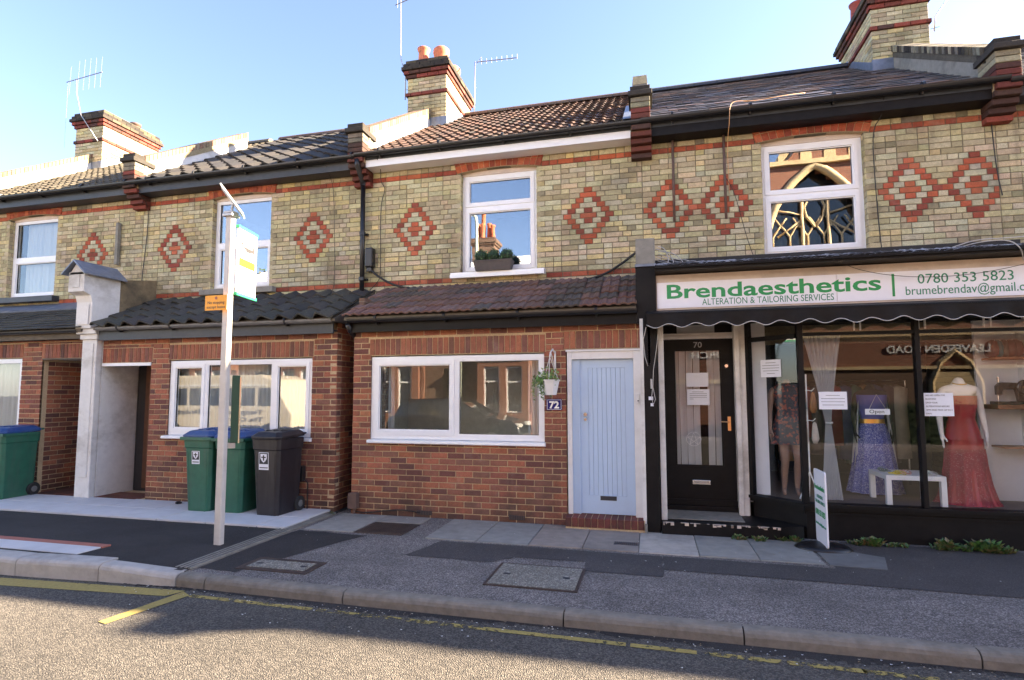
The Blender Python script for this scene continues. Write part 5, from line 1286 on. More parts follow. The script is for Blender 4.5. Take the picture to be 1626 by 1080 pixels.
# white table with jewellery
t = thing('display_table', 'low white open table carrying jewellery behind the shop window', 'table', (2.7, 7.08, .39))
m = MB(); m.box(2.43, 2.99, 6.84, 7.34, .655, .705); m.build('table_top', 'upvc', t, bevel=.003)
for (x, y) in ((2.43, 6.84), (2.94, 6.84), (2.43, 7.29), (2.94, 7.29)): m = MB(); m.box(x, x + .05, y, y + .05, .39, .655); m.build('leg', 'upvc', t)
rng = random.Random(2)
items = [('yellow flower necklace in a heap on the white display table', (2.56, 6.93), (.75, .6, .03)), ('pink and cream bead loop at the middle of the white display table', (2.68, 6.97), (.6, .35, .3)), ('silver bracelets at the right end of the white display table', (2.87, 6.93), (.5, .5, .5)), ('dark bead strings at the back left of the white display table', (2.52, 7.15), (.1, .16, .14))]
for lab, (x, y), c in items:
    m = MB()
    for k in range(9):
        cx, cy, r = x + rng.uniform(-.04, .04), y + rng.uniform(-.05, .05), rng.uniform(.018, .045); ti = rng.uniform(-.5, .5)
        m.tube([(cx + r * cos(a), cy + r * sin(a), .712 + rng.uniform(0, .004) + .4 * r * (1 + sin(a + ti)) * (k % 3 > 0)) for a in [2 * pi * j / 10 for j in range(11)]], .0035, 5, jit(c, .3))
    o = m.build('necklace', 'paint_attr'); tag(o, lab, 'jewellery')
# rack of small pouches by the corner post
t = thing('accessory_stand', 'narrow wire stand hung with small bright fabric pouches behind the corner post', 'display stand', (1.72, 6.98, .39))
m = MB(); m.tube([(1.72, 6.98, .70), (1.72, 6.98, 1.80)], .008, 8); m.tube([(1.72, 6.98, .70), (1.60, 6.95, .40)], .007, 6); m.tube([(1.72, 6.98, .70), (1.80, 6.9, .40)], .007, 6); m.tube([(1.72, 6.98, .70), (1.74, 7.12, .40)], .007, 6); m.build('frame', 'upvc', t)
for i, z in enumerate((1.62, 1.62, 1.28, 1.28)):
    s = -1 if i % 2 else 1
    m = MB(); m.tube([(1.72, 6.98, z), (1.72 + s * .05, 6.96, z - .01), (1.72 + s * .075, 6.95, z + .02)], .005, 5); m.build('hook', 'upvc', t)
    m = MB(); c = [(.35, .14, .05), (.1, .2, .22), (.5, .45, .42), (.25, .07, .05)][i]
    m.lathe([(.006, .24), (.02, .22), (.035, .12), (.04, .05), (.02, 0)], 10, (1.72 + s * .06, 6.95, z - .26), sy=.5, col=c, mod=lambda th, z_: 1 + .2 * sin(th * 3 + i)); m.build('pouch', 'paint_attr', t, smooth=True)
# sewing machine
t = thing('sewing_machine', 'old black sewing machine with brass wheel hub on a wooden shelf', 'sewing machine', (3.82, 7.28, 1.455))
m = MB(); m.box(3.68, 3.99, 7.2, 7.36, 1.455, 1.49); m.build('bed', 'lacquer', t, bevel=.006)
m = MB(); m.prism([(3.90, 1.49), (3.98, 1.49), (3.98, 1.69), (3.74, 1.70), (3.70, 1.66), (3.70, 1.56), (3.75, 1.56), (3.76, 1.62), (3.88, 1.62)], 'y', 7.24, 7.30); m.build('arm', 'lacquer', t, bevel=.01, fixn=True)
m = MB(); m.lathe([(.075, 0), (.085, .01), (.085, .025), (.075, .035)], 24, (0, 0, 0), M4=Matrix.Translation((3.93, 7.20, 1.64)) @ Matrix.Rotation(pi / 2, 4, 'X')); wh = m.build('hand_wheel', 'lacquer', t, smooth=True)
m = MB(); m.lathe([(.028, 0), (.022, .012)], 14, (0, 0, 0), M4=Matrix.Translation((3.93, 7.165, 1.64)) @ Matrix.Rotation(pi / 2, 4, 'X')); m.build('hub', 'gold', wh)
m = MB(); m.tube([(3.72, 7.27, 1.56), (3.72, 7.27, 1.50)], .006, 6); m.tube([(3.73, 7.27, 1.70), (3.73, 7.27, 1.76)], .012, 8); m.build('needle_bar', 'chrome', t)
# pavement sign
t = thing('pavement_sign', 'narrow white free standing shop sign on a black rubber base', 'pavement sign', (1.65, 6.34, ZP), None)
def rrect(y0, y1, z0, z1, r, n=5):
    out = []
    for (cy, cz, a0) in ((y1 - r, z1 - r, 0), (y0 + r, z1 - r, pi / 2), (y0 + r, z0 + r, pi), (y1 - r, z0 + r, 3 * pi / 2)):
        for k in range(n + 1): a = a0 + pi / 2 * k / n; out.append((cy + r * cos(a), cz + r * sin(a)))
    return out
m = MB(); m.prism(rrect(6.15, 6.53, .06, .80, .03), 'x', 1.645, 1.66); m.build('board', 'sign_white', t, fixn=True)
m = MB(); m.lathe([(.26, 0), (.265, .015), (.22, .04), (.12, .05), (.02, .052)], 28, (1.65, 6.32, ZP), sy=.72); m.build('base', 'black_plastic', t, smooth=True)
RS = (pi / 2, 0, -pi / 2)
for s, a, b_, h, z, mt, bo in (('Brendaesthetics', .02, .36, .05, .60, 'sign_green', .02), ('ALTERATION &', .09, .29, .035, .515, 'sign_green2', 0), ('TAILORING SERVICES', .03, .35, .035, .46, 'sign_green2', 0), ('0780 353 5823', .03, .35, .06, .34, 'sign_green', .02), ('brumebrendav@gmail.com', .02, .36, .03, .24, 'sign_green2', 0)):
    fit_text(s, a, b_, h, z, 0, mt, t, rot=RS, bold=bo, o=(1.643, 6.53, 0), u=(0, -1, 0), ext=.0008)

# ------------------------------------------------------------------ street things
# bus stop
t = thing('bus_stop_post', 'tall pale bus stop post with small solar panel on top, standing at the kerb', 'bus stop', (-4.375, 4.96, ZP + .03))
hw = .042; hy = .034; cpoly = [(-4.375 + x, 4.96 + y) for x, y in ((-hw, -hy + .01), (-hw + .01, -hy), (hw - .01, -hy), (hw, -hy + .01), (hw, hy - .01), (hw - .01, hy), (-hw + .01, hy), (-hw, hy - .01))]
m = MB(); m.prism(cpoly, 'z', ZP, 3.50); po = m.build('post', 'post_grey', t, fixn=True)
m = MB(); m.box(-4.375 + .0425, -4.375 + .0465, 4.945, 4.975, 1.9, 3.4); m.build('fixing_channel', 'galv', po)
m = MB(); m.box(-4.44, -4.31, 4.90, 5.02, 3.50, 3.53); m.box(-4.43, -4.32, 4.91, 5.01, 3.535, 3.56); m.build('post_cap', 'galv', t, bevel=.004)
m = MB(); m.tube([(-4.375, 4.96, 3.55), (-4.36, 4.96, 3.64)], .014, 8); m.build('panel_bracket', 'galv', t)
m = MB(); nn_ = Vector((.66, .46, .60)).normalized(); dn_ = (Vector((0, 0, -1)) + nn_ * nn_.z).normalized(); sn_ = nn_.cross(dn_); T4 = Matrix(((dn_.x, sn_.x, nn_.x, -4.37), (dn_.y, sn_.y, nn_.y, 4.97), (dn_.z, sn_.z, nn_.z, 3.68), (0, 0, 0, 1))); m.box(-.19, .19, -.10, .10, -.008, .008, M4=T4); sp_ = m.build('solar_panel', 'flag_white', t)
m = MB(); m.box(-.17, .17, -.08, .08, .008, .0095, M4=T4); m.build('solar_cell', 'enamel_blue', sp_)
fd = Vector((-.21, .977, 0)).normalized(); TF = Matrix.Translation((-4.315, 5.0, 0)) @ Matrix.Rotation(atan2(fd.y, fd.x), 4, 'Z')
# local x runs along the flag, local -y faces +x of the street
t = thing('bus_stop_flag', 'white bus stop flag with black bus symbol and green rails on the post', 'bus stop sign', (-4.35, 5.2, 2.68))
m = MB(); m.box(0, .40, -.012, .012, 2.68, 3.40, M4=TF); m.build('flag_panel', 'flag_white', t)
for z in (2.655, 3.395): m = MB(); m.box(-.01, .42, -.018, .018, z, z + .03, M4=TF); m.build('green_rail', 'flag_green', t)
def decal(name, mat, x0, x1, z0, z1, d=.0135, par=None):
    m = MB(); m.box(x0, x1, -d, -.012, z0, z1, M4=TF); return m.build(name, mat, par or t)
decal('rule_line', 'ink', .02, .33, 3.285, 3.295)
m = MB(); bus = [(.06, 3.20), (.06, 3.25), (.34, 3.25), (.345, 3.20), (.335, 3.165), (.30, 3.165), (.295, 3.18), (.27, 3.18), (.265, 3.165), (.16, 3.165), (.155, 3.185), (.125, 3.185), (.12, 3.20)]
m.prism(bus, 'y', -.0135, -.012, M4=TF); m.build('bus_symbol', 'ink', t, fixn=True)
for k in range(4): decal('bus_symbol_window', 'flag_white', .09 + k * .055, .13 + k * .055, 3.215, 3.24, .0145)
decal('lime_band', 'flag_lime', .02, .37, 2.985, 3.075)
for k, (a, b_) in enumerate(((.03, .33), (.03, .28), (.03, .35), (.05, .30))): decal('printed_line', 'flag_green', a, b_, 2.86 - k * .035, 2.875 - k * .035)
t = thing('no_stopping_sign', 'small amber plate reading No stopping except buses on the bus post', 'sign', (-4.44, 4.88, 2.48))
m = MB(); m.box(-4.585, -4.300, 4.872, 4.882, 2.475, 2.635); m.build('plate', 'amber', t, bevel=.002)
m = MB(); m.box(-4.298, -4.293, 4.86, 4.90, 2.475, 2.635); m.build('edge', 'flag_white', t)
fit_text('No stopping', -4.55, -4.34, .032, 2.543, 4.8715, 'ink', t, bold=.008, ext=.0005); fit_text('except buses', -4.56, -4.33, .032, 2.495, 4.8715, 'ink', t, bold=.008, ext=.0005)
m = MB(); m.tube([(-4.445, 4.873, 2.605), (-4.445, 4.870, 2.605)], .016, 14); m.build('red_disc', 'pink', t)
t = thing('timetable_case', 'dark green timetable case with silver edge fixed behind the bus post', 'timetable case', (-4.25, 5.1, 1.07))
TC = Matrix.Translation((-4.335, 5.02, 0)) @ Matrix.Rotation(radians(39), 4, 'Z')
m = MB(); m.box(0, .075, 0, .34, 1.08, 1.79, M4=TC); m.build('case_body', 'case_green', t)
m = MB(); m.box(.075, .088, -.004, .34, 1.07, 1.77, M4=TC); m.build('silver_edge', 'chrome', t)
m = MB(); m.box(-.02, .05, -.02, .05, 1.02, 1.075, M4=TC); m.build('lower_bracket', 'galv', t)
m = MB(); m.box(-4.445, -4.42, 5.0, 5.03, 1.1, 1.78); m.build('rear_edge', 'case_green', t)

# wheelie bins
def bin_(label, x, y, rz, W, Dp, H, body_m, lid_m, sticker, wheel=True, z0=.05):
    t = thing('wheelie_bin', label, 'wheelie bin', (x, y, z0), group='wheelie bins along the house fronts', rz=rz)
    T = Matrix.Translation((x, y, z0)) @ Matrix.Rotation(rz, 4, 'Z')
    wb, db = W * .74, Dp * .76; h = H * .90
    def ring(k, z, inset=0): return (wb + (W * .95 - wb) * k) / 2 - inset, z
    m = MB()
    lv = [(0, .02), (.03, .0), (.03, .01), (.5, None), (1.0, None)]
    vs = []; zs = [0.0, .03, h * .5, h * .86, h * .865, h]; ws = [0.985, 1, 1, 1, 1.05, 1.06]
    n = 0
    for z, s in zip(zs, ws):
        k = z / h; a = (wb + (W * .92 - wb) * k) / 2 * s; fy = -(db / 2 + (Dp * .92 / 2 - db / 2) * k) * s - .01; by = Dp * .42 * s; c = .035
        vs += [(-a + c, fy, z), (a - c, fy, z), (a, fy + c, z), (a, by - c, z), (a - c, by, z), (-a + c, by, z), (-a, by - c, z), (-a, fy + c, z)]
    fs = [(i * 8 + j, i * 8 + (j + 1) % 8, (i + 1) * 8 + (j + 1) % 8, (i + 1) * 8 + j) for i in range(len(zs) - 1) for j in range(8)] + [tuple(range(7, -1, -1)), tuple(range(40, 48))]
    m.add(vs, fs, M4=T); m.build('body', body_m, t, bevel=.006)
    for k in (-1, 1):
        yy0 = -(db / 2 + (Dp * .92 / 2 - db / 2) * .08) - .013; yy1 = -(db / 2 + (Dp * .92 / 2 - db / 2) * .80) - .013; xx = wb * .36
        q = MB(); q.add([(k * xx - .006, yy0, .06), (k * xx + .006, yy0, .06), (k * xx * 1.16 + .006, yy1, h * .8), (k * xx * 1.16 - .006, yy1, h * .8), (k * xx - .010, yy0 + .012, .06), (k * xx + .010, yy0 + .012, .06), (k * xx * 1.16 + .010, yy1 + .012, h * .8), (k * xx * 1.16 - .010, yy1 + .012, h * .8)], [(0, 1, 2, 3), (4, 0, 3, 7), (1, 5, 6, 2), (3, 2, 6, 7), (0, 4, 5, 1)], M4=T); q.build('moulded_rib', body_m, t)
    # lid: shallow dome with lip
    m = MB(); a, f, b_ = W / 2 + .005, -Dp / 2 - .02, Dp * .46; vs = []
    for z, s in ((h, 1.0), (h + .035, 1.02), (h + .045, .97), (h + .085, .80), (h + .09, .74)):
        c = .05; A_, F_, B_ = a * s, f * s, b_ * (s if s < 1 else 1); vs += [(-A_ + c, F_, z), (A_ - c, F_, z), (A_, F_ + c, z), (A_, B_ - c, z + .02), (A_ - c, B_, z + .025), (-A_ + c, B_, z + .025), (-A_, B_ - c, z + .02), (-A_, F_ + c, z)]
    fs = [(i * 8 + j, i * 8 + (j + 1) % 8, (i + 1) * 8 + (j + 1) % 8, (i + 1) * 8 + j) for i in range(4) for j in range(8)] + [tuple(range(7, -1, -1)), tuple(range(32, 40))]
    m.add(vs, fs, M4=T); li = m.build('lid', lid_m, t, bevel=.008)
    if body_m != lid_m:
        m = MB(); m.box(-a - .003, a + .003, f - .004, f + .03, h - .03, h + .012, M4=T); m.box(-a - .003, -a + .02, f, b_ - .05, h - .03, h + .012, M4=T); m.box(a - .02, a + .003, f, b_ - .05, h - .03, h + .012, M4=T); m.build('rim', body_m, t, bevel=.004)
    for k in (-.5, .0, .5):
        m = MB(); m.box(k * W * .5 - .014, k * W * .5 + .014, -.2 * Dp, .34 * Dp, h + .088, h + .108, M4=T); m.build('lid_rib', lid_m, li, bevel=.004)
    m = MB(); m.tube([(-W * .42, Dp * .40, h + .04), (-W * .42, Dp * .52, h + .05), (W * .42, Dp * .52, h + .05), (W * .42, Dp * .40, h + .04)], .013, 8, M4=T); m.build('handle', body_m, t)
    m = MB(); m.tube([(-W * .36, Dp * .34, .09), (W * .40, Dp * .34, .09)], .010, 8, M4=T); m.build('axle', 'galv', t)
    for s in (-1, 1):
        Tw = T @ Matrix.Translation((s * (W * .40), Dp * .36, .095)) @ Matrix.Rotation(pi / 2, 4, 'Y')
        m = MB(); m.lathe([(.04, -.02), (.088, -.024), (.097, -.012), (.097, .012), (.088, .024), (.04, .02)], 20, M4=Tw); wo_ = m.build('wheel', 'rubber', t, smooth=False)
        m = MB(); m.lathe([(.045, -.0215), (.035, -.026), (.035, .026), (.045, .0215)], 14, M4=Tw); m.build('hub', 'grey_plastic', wo_)
    if sticker:
        sx, sw_, sz, sh2 = sticker; yy = lambda z: -(db / 2 + (Dp * .92 / 2 - db / 2) * (z / h)) - .014
        def q(mb, x0, x1, z0_, z1_, o): mb.add([(x0, yy(z0_) - o, z0_), (x1, yy(z0_) - o, z0_), (x1, yy(z1_) - o, z1_), (x0, yy(z1_) - o, z1_)], [(0, 1, 2, 3)], M4=T)
        m = MB(); q(m, sx, sx + sw_, sz, sz + sh2, 0); so3 = m.build('sticker', 'paper', t)
        m = MB(); q(m, sx + .008, sx + sw_ - .008, sz + sh2 * .33, sz + sh2 - .008, .001); m.build('sticker_field', 'ink', so3)
        m = MB(); cx = sx + sw_ / 2; cz = sz + sh2 * .66; r = sw_ * .33
        sh_ = [(cx - r, cz + r * 1.1), (cx + r, cz + r * 1.1), (cx + r * .95, cz - r * .1), (cx + r * .5, cz - r * .75), (cx, cz - r * 1.1), (cx - r * .5, cz - r * .75), (cx - r * .95, cz - r * .1)]
        m.add([(p[0], yy(p[1]) - .002, p[1]) for p in sh_], [tuple(range(6, -1, -1))], M4=T); m.build('crest', 'paper', so3)
        m = MB(); q(m, cx - r * .2, cx + r * .2, cz - r * .6, cz + r * .8, .003); q(m, cx - r * .7, cx + r * .7, cz + r * .1, cz + r * .4, .003); m.build('crest_bar', 'ink', so3)
        m = MB(); q(m, sx + .012, sx + sw_ - .012, sz + .02, sz + .032, .0012); m.build('sticker_text', 'ink', so3)
    return t
bin_('green wheelie bin with blue lid and crest sticker left of the bus post', -5.83, 6.42, 0, .48, .54, 1.07, 'green_bin', 'blue_lid', (-.085, .125, .62, .17))
bin_('green wheelie bin with blue lid half hidden behind the bus post', -5.345, 6.43, radians(2), .46, .56, 1.06, 'green_bin', 'blue_lid', None)
bin_('charcoal wheelie bin with black lid below the right pane of the three part window', -4.75, 6.39, radians(-3), .455, .54, 1.07, 'black_bin', 'black_bin', (-.10, .15, .58, .22))
bin_('green wheelie bin with blue lid cut by the left edge of the picture', -9.47, 6.40, radians(2), .56, .58, 1.06, 'green_bin', 'blue_lid', None)

# downpipe, cable boxes, cables on walls
m = MB(); m.tube([(-4.215, 7.285, 5.10), (-4.215, 7.29, 5.02), (-4.235, 7.48, 4.86), (-4.235, 7.51, 4.78)], .042, 12); m.tube([(-4.235, 7.51, 4.80), (-4.225, 7.51, 3.0)], .036, 12)
dp = m.build('downpipe', 'black_plastic', h72, smooth=True)
for z in (4.78, 4.0, 3.3): q = MB(); q.tube([(-4.232, 7.51, z), (-4.232, 7.51, z + .05)], .045, 12); q.box(-4.29, -4.17, 7.55, 7.6, z + .01, z + .04); q.build('pipe_clip', 'black_plastic', dp)
t = thing('cable_box', 'small black cable junction box on the wall beside the downpipe', 'junction box', (-4.10, 7.54, 3.5))
m = MB(); m.box(-4.175, -4.045, 7.48, 7.585, 3.50, 3.80); m.build('box', 'black_plastic', t, bevel=.02); m = MB(); m.box(-4.15, -4.07, 7.5, 7.58, 3.43, 3.5); m.build('gland', 'black_plastic', t, bevel=.01)
def cable(label, pts, r, mat='cable', name='cable', n=6):
    # smooth the path
    P = [Vector(p) for p in pts]
    for _ in range(2):
        Q = [P[0]]
        for a, b_ in zip(P[:-1], P[1:]): Q += [a * .75 + b_ * .25, a * .25 + b_ * .75]
        Q.append(P[-1]); P = Q
    m = MB(); m.tube(P, r, n); o = m.build(name, mat, smooth=True); return tag(o, label, 'cable')
cable('thick black cable sagging along the top of the red tiled lean-to roof', [(-4.09, 7.52, 3.46), (-3.95, 7.52, 3.34), (-3.7, 7.53, 3.2), (-3.3, 7.53, 3.12), (-2.5, 7.54, 3.09), (-1.5, 7.54, 3.13), (-.95, 7.54, 3.12), (-.6, 7.54, 3.19), (-.36, 7.54, 3.33), (-.14, 7.56, 3.5)], .017)
cable('thin black wire dropping from the gutter past the left diamond of the middle house', [(-3.92, 7.33, 5.12), (-3.93, 7.5, 5.0), (-3.98, 7.57, 4.85), (-3.88, 7.57, 4.72), (-3.97, 7.57, 4.5), (-3.96, 7.575, 3.6), (-3.95, 7.57, 3.35), (-4.02, 7.57, 3.25), (-4.12, 7.55, 3.15)], .006)
cable('thin dark wire hanging down the wall left of the black downpipe', [(-4.79, 7.33, 5.1), (-4.79, 7.5, 4.95), (-4.79, 7.58, 4.8), (-4.76, 7.58, 4.2), (-4.74, 7.58, 3.6), (-4.73, 7.56, 3.1), (-4.70, 6.9, 2.95)], .004)
cable('dark wire running down the joint between the two left houses', [(-8.36, 7.34, 5.0), (-8.37, 7.57, 4.85), (-8.38, 7.575, 4.3), (-8.44, 7.575, 3.7), (-8.45, 7.575, 3.45)], .007)
cable('dark wire down the wall right of the shop upstairs window', [(2.80, 7.30, 5.2), (2.82, 7.45, 4.97), (2.74, 7.57, 4.86), (2.745, 7.575, 4.2), (2.765, 7.575, 3.5), (2.77, 7.5, 3.08)], .006)
cable('dark wire slanting down the wall left of the shop upstairs window', [(1.02, 7.57, 4.4), (1.12, 7.575, 4.2), (1.24, 7.575, 3.6), (1.36, 7.57, 3.2), (1.44, 7.5, 3.08)], .004)
cable('dark wire at the far right of the shop upper wall', [(4.0, 7.575, 4.82), (4.02, 7.575, 4.2), (4.06, 7.575, 3.9)], .006)
cable('copper coloured cable looping over the slate roof and down behind its gutter', [(2.05, 7.75, 5.53), (1.7, 7.5, 5.40), (1.35, 7.36, 5.30), (1.10, 7.24, 5.28), (1.035, 7.2, 5.2), (1.03, 7.2, 5.0), (1.04, 7.5, 4.9), (1.045, 7.57, 4.6), (1.05, 7.575, 4.2)], .0045, 'cable_amber')
cable('thin black wire sagging across the front of the shop sign', [(1.85, 6.34, 2.99), (2.2, 6.5, 2.86), (2.7, 6.55, 2.78), (3.2, 6.55, 2.785), (3.7, 6.5, 2.87), (4.05, 6.4, 3.0)], .003)
cable('pale wire looping over the felt ledge at the right end of the shop', [(3.1, 6.5, 3.07), (3.2, 6.36, 3.08), (3.42, 6.33, 3.08), (3.5, 6.3, 2.98), (3.62, 6.5, 2.9)], .005, 'cable_white')
cable('pale wire trailing along the top of the shop ledge', [(3.0, 6.45, 3.06), (3.2, 6.42, 3.12), (3.45, 6.36, 3.10), (3.7, 6.38, 3.12), (4.05, 6.4, 3.14)], .005, 'cable_white')
for i in range(7):
    rng = random.Random(20 + i); x = .09 + rng.uniform(0, .03); z = 3.40 - i * .03
    m = MB(); P = [(x, 7.0, z), (x + .08 + .05 * i, 6.95 + rng.uniform(-.1, .1), z - .02 - .02 * i), (x + .12 + .07 * i, 6.8, 3.20 - .01 * i), (x + .1 + .09 * i, 6.6, 3.08)]
    Q = [Vector(p) for p in P]
    for _ in range(2):
        W_ = [Q[0]]
        for a, b_ in zip(Q[:-1], Q[1:]): W_ += [a * .75 + b_ * .25, a * .25 + b_ * .75]
        W_.append(Q[-1]); Q = W_
    m.tube(Q, .005, 5); o = m.build('loose_wire', 'cable_white', smooth=True); tag(o, ('highest', 'second highest', 'third highest', 'middle', 'third lowest', 'second lowest', 'lowest and longest')[i] + ' of the pale loose wires splaying from the concrete pilaster head', 'cable', 'bundle of pale wires by the pilaster')
for x, z0, lab in ((.35, 3.87, 'rusty narrow conduit running down through the left one of the joined diamonds'), (1.0, 3.86, 'rusty narrow conduit nearest the shop upstairs window')):
    m = MB(); m.tube([(x - .0, 7.56, 5.0), (x, 7.56, z0)], .017, 8); o = m.build('conduit', 'rust_pipe', smooth=True); tag(o, lab, 'pipe')
m = MB(); m.box(-9.02, -8.965, 7.53, 7.585, 3.84, 4.58); tag(m.build('wall_batten', 'concrete'), 'grey vertical batten on the brick wall right of the leftmost diamond', 'batten')
m = MB(); m.box(-3.865, -3.74, 6.60, 6.69, .10, .28); m.prism([(-3.865, .28), (-3.74, .28), (-3.75, .30), (-3.855, .30)], 'y', 6.60, 6.69)
t = thing('meter_box', 'small brown cover box at the foot of the red brick corner', 'utility box', (-3.8, 6.64, .03)); m.build('cover', 'rust_pipe', t, bevel=.006); m = MB(); m.tube([(-3.80, 6.66, .10), (-3.80, 6.66, .02)], .02, 8); m.build('pipe', 'rust_pipe', t)
cable('black hose lying along the foot of the wall under the wide window', [(-3.78, 6.66, .06), (-3.6, 6.64, .05), (-3.35, 6.66, .09), (-3.1, 6.66, .11), (-2.95, 6.67, .09), (-2.88, 6.69, .08)], .008)
t = thing('meter_box', 'small black wall box with a pipe right of the charcoal bin', 'utility box', (-4.62, 6.66, .2)); m = MB(); m.box(-4.66, -4.55, 6.62, 6.69, .42, .62); m.build('cover', 'black_plastic', t, bevel=.006); m = MB(); m.tube([(-4.56, 6.665, .45), (-4.50, 6.665, .40), (-4.50, 6.665, .05)], .008, 8); m.build('pipe', 'black_plastic', t)

# house number, planter, hanging basket
t = thing('house_number', 'blue enamel plate with white number 72 beside the pale blue door', 'house number', (-1.145, 6.68, 1.39))
m = MB(); m.box(-1.24, -1.05, 6.676, 6.686, 1.385, 1.52); m.build('plate', 'enamel_blue', t, bevel=.004)
fit_text('72', -1.205, -1.085, .085, 1.41, 6.675, 'enamel_white', t, bold=.035, ext=.0006)
m = MB()
for c in cells(-1.232, -1.058, 1.393, 1.512, [(-1.228, -1.062, 1.397, 1.508)]): m.box(c[0], c[1], 6.6745, 6.676, c[2], c[3])
m.build('border', 'enamel_white', t)
def leaves(mb, cx, cy, cz, n, R, size, cols, rng, shell_=.6, sx=1, sy=1, sz=1):
    for _ in range(n):
        while True:
            d = Vector((rng.gauss(0, 1), rng.gauss(0, 1), rng.gauss(0, 1)))
            if d.length > .1: break
        d.normalize(); r = R * (shell_ + (1 - shell_) * rng.random()) if rng.random() < .8 else R * rng.random()
        p = Vector((cx + d.x * r * sx, cy + d.y * r * sy, cz + d.z * r * sz))
        a = (d + Vector((rng.uniform(-.9, .9), rng.uniform(-.9, .9), rng.uniform(-.9, .9)))).normalized(); u = a.orthogonal().normalized(); v = a.cross(u)
        th = rng.uniform(0, 6.28); u, v = u * cos(th) + v * sin(th), v * cos(th) - u * sin(th); s = size * rng.uniform(.6, 1.3)
        c = jit(rng.choice(cols), .2)
        mb.add([tuple(p - u * s), tuple(p + v * s * .5 + a * s * .15), tuple(p + u * s), tuple(p - v * s * .5 + a * s * .15)], [(0, 1, 2), (0, 2, 3)], c)
t = thing('window_planter', 'grey trough planter with three clipped green balls on the white upstairs sill', 'planter', (-2.14, 7.50, 3.335))
m = MB(); m.add([(-2.40, 7.45, 3.335), (-1.89, 7.45, 3.335), (-1.89, 7.56, 3.335), (-2.40, 7.56, 3.335), (-2.43, 7.42, 3.475), (-1.86, 7.42, 3.475), (-1.86, 7.59, 3.475), (-2.43, 7.59, 3.475)], [(0, 3, 2, 1), (0, 1, 5, 4), (1, 2, 6, 5), (2, 3, 7, 6), (3, 0, 4, 7)])
m.box(-2.435, -1.855, 7.415, 7.43, 3.462, 3.478); tr = m.build('trough', 'zinc_planter', t)
m = MB(); m.box(-2.42, -1.87, 7.43, 7.58, 3.45, 3.462); m.build('soil', 'soil', t)
rng = random.Random(11)
for x in (-2.33, -2.145, -1.95):
    m = MB(); m.lathe([(.02, -.08), (.07, -.05), (.088, 0), (.07, .05), (.02, .08)], 12, (x, 7.50, 3.545), col=(.012, .03, .012)); leaves(m, x, 7.50, 3.545, 90, .112, .016, [(.08, .15, .05), (.05, .12, .04)], rng, .9); leaves(m, x, 7.50, 3.545, 560, .097, .012, [(.03, .085, .03), (.045, .11, .04), (.02, .06, .025)], rng, .85); m.build('clipped_ball', 'leaf', t)
t = thing('hanging_basket', 'white hanging basket with trailing green plant left of the blue door', 'hanging basket', (-1.15, 6.47, 1.55))
m = MB(); m.tube([(-1.13, 6.685, 2.10), (-1.13, 6.685, 1.80)], .011, 8); m.tube([(-1.13, 6.685, 2.07), (-1.14, 6.58, 2.12), (-1.15, 6.47, 2.07), (-1.155, 6.455, 2.02)], .009, 8); m.tube([(-1.13, 6.685, 1.88), (-1.145, 6.5, 2.06)], .006, 6); m.build('bracket', 'white_paint', t)
for a in (0, 2.1, 4.2): m = MB(); m.tube([(-1.155, 6.455, 2.02), (-1.15 + .105 * cos(a + .5), 6.46 + .105 * sin(a + .5), 1.735)], .004, 5); m.build('hanger', 'white_paint', t)
m = MB(); m.lathe([(.07, 0), (.105, .16), (.115, .165), (.115, .18), (.10, .18)], 6, (-1.15, 6.46, 1.57)); m.build('pot', 'white_paint', t)
m = MB(); LC = [(.10, .22, .05), (.16, .30, .08), (.07, .15, .04), (.3, .36, .14)]
leaves(m, -1.16, 6.45, 1.78, 190, .13, .022, LC, rng, .3, sx=1.1); leaves(m, -1.27, 6.44, 1.74, 140, .10, .022, LC, rng, .3)
for k in range(9):
    x = -1.36 + rng.uniform(0, .22); z = 1.75; zz = rng.uniform(1.48, 1.62)
    for i in range(9): leaves(m, x + rng.uniform(-.02, .02), 6.42, z + (zz - z) * i / 8, 3, .018, .017, LC, rng, .3)
m.build('foliage', 'leaf', t)

# aerials
def aerial(label, base, top, boom, els, er=.0045, r=.012):
    t = thing('tv_aerial', label, 'aerial', base)
    m = MB(); m.tube([base] + top, r, 8); m.build('mast', 'galv', t, smooth=True)
    m = MB(); m.tube(boom, .009, 6); m.build('boom', 'grey_plastic', t)
    for (p, q) in els: m = MB(); m.tube([p, q], er, 5); m.build('element', 'grey_plastic', t)
    return t
ab0, ab1 = Vector((-3.50, 10.9, 8.70)), Vector((-2.60, 10.9, 8.66))
aerial('slim ridge aerial with many short elements right of the middle chimney', (-3.55, 10.9, 7.45), [(-3.53, 10.9, 8.72)], [tuple(ab0), tuple(ab1)],
       [((ab0.x + (ab1.x - ab0.x) * k / 8, 10.9, 8.69 - .06), (ab0.x + (ab1.x - ab0.x) * k / 8, 10.9, 8.69 + .06)) for k in range(1, 9)] + [((-3.52, 10.85, 8.58), (-3.40, 10.95, 8.84)), ((-3.36, 10.85, 8.6), (-3.40, 10.95, 8.82))])
aerial('tall bent mast strapped to the left side of the middle chimney', (-4.73, 10.0, 7.55), [(-4.73, 10.0, 8.05), (-4.84, 10.0, 8.45), (-4.86, 10.0, 9.7)], [(-4.98, 10.0, 9.62), (-4.5, 10.0, 9.74)], [((-4.86, 10, 9.5), (-4.86, 10, 9.8)), ((-4.93, 10, 9.55), (-4.93, 10, 9.75)), ((-4.73, 10, 7.75), (-4.6, 10, 7.77)), ((-4.73, 10, 8.0), (-4.6, 10, 8.0))])
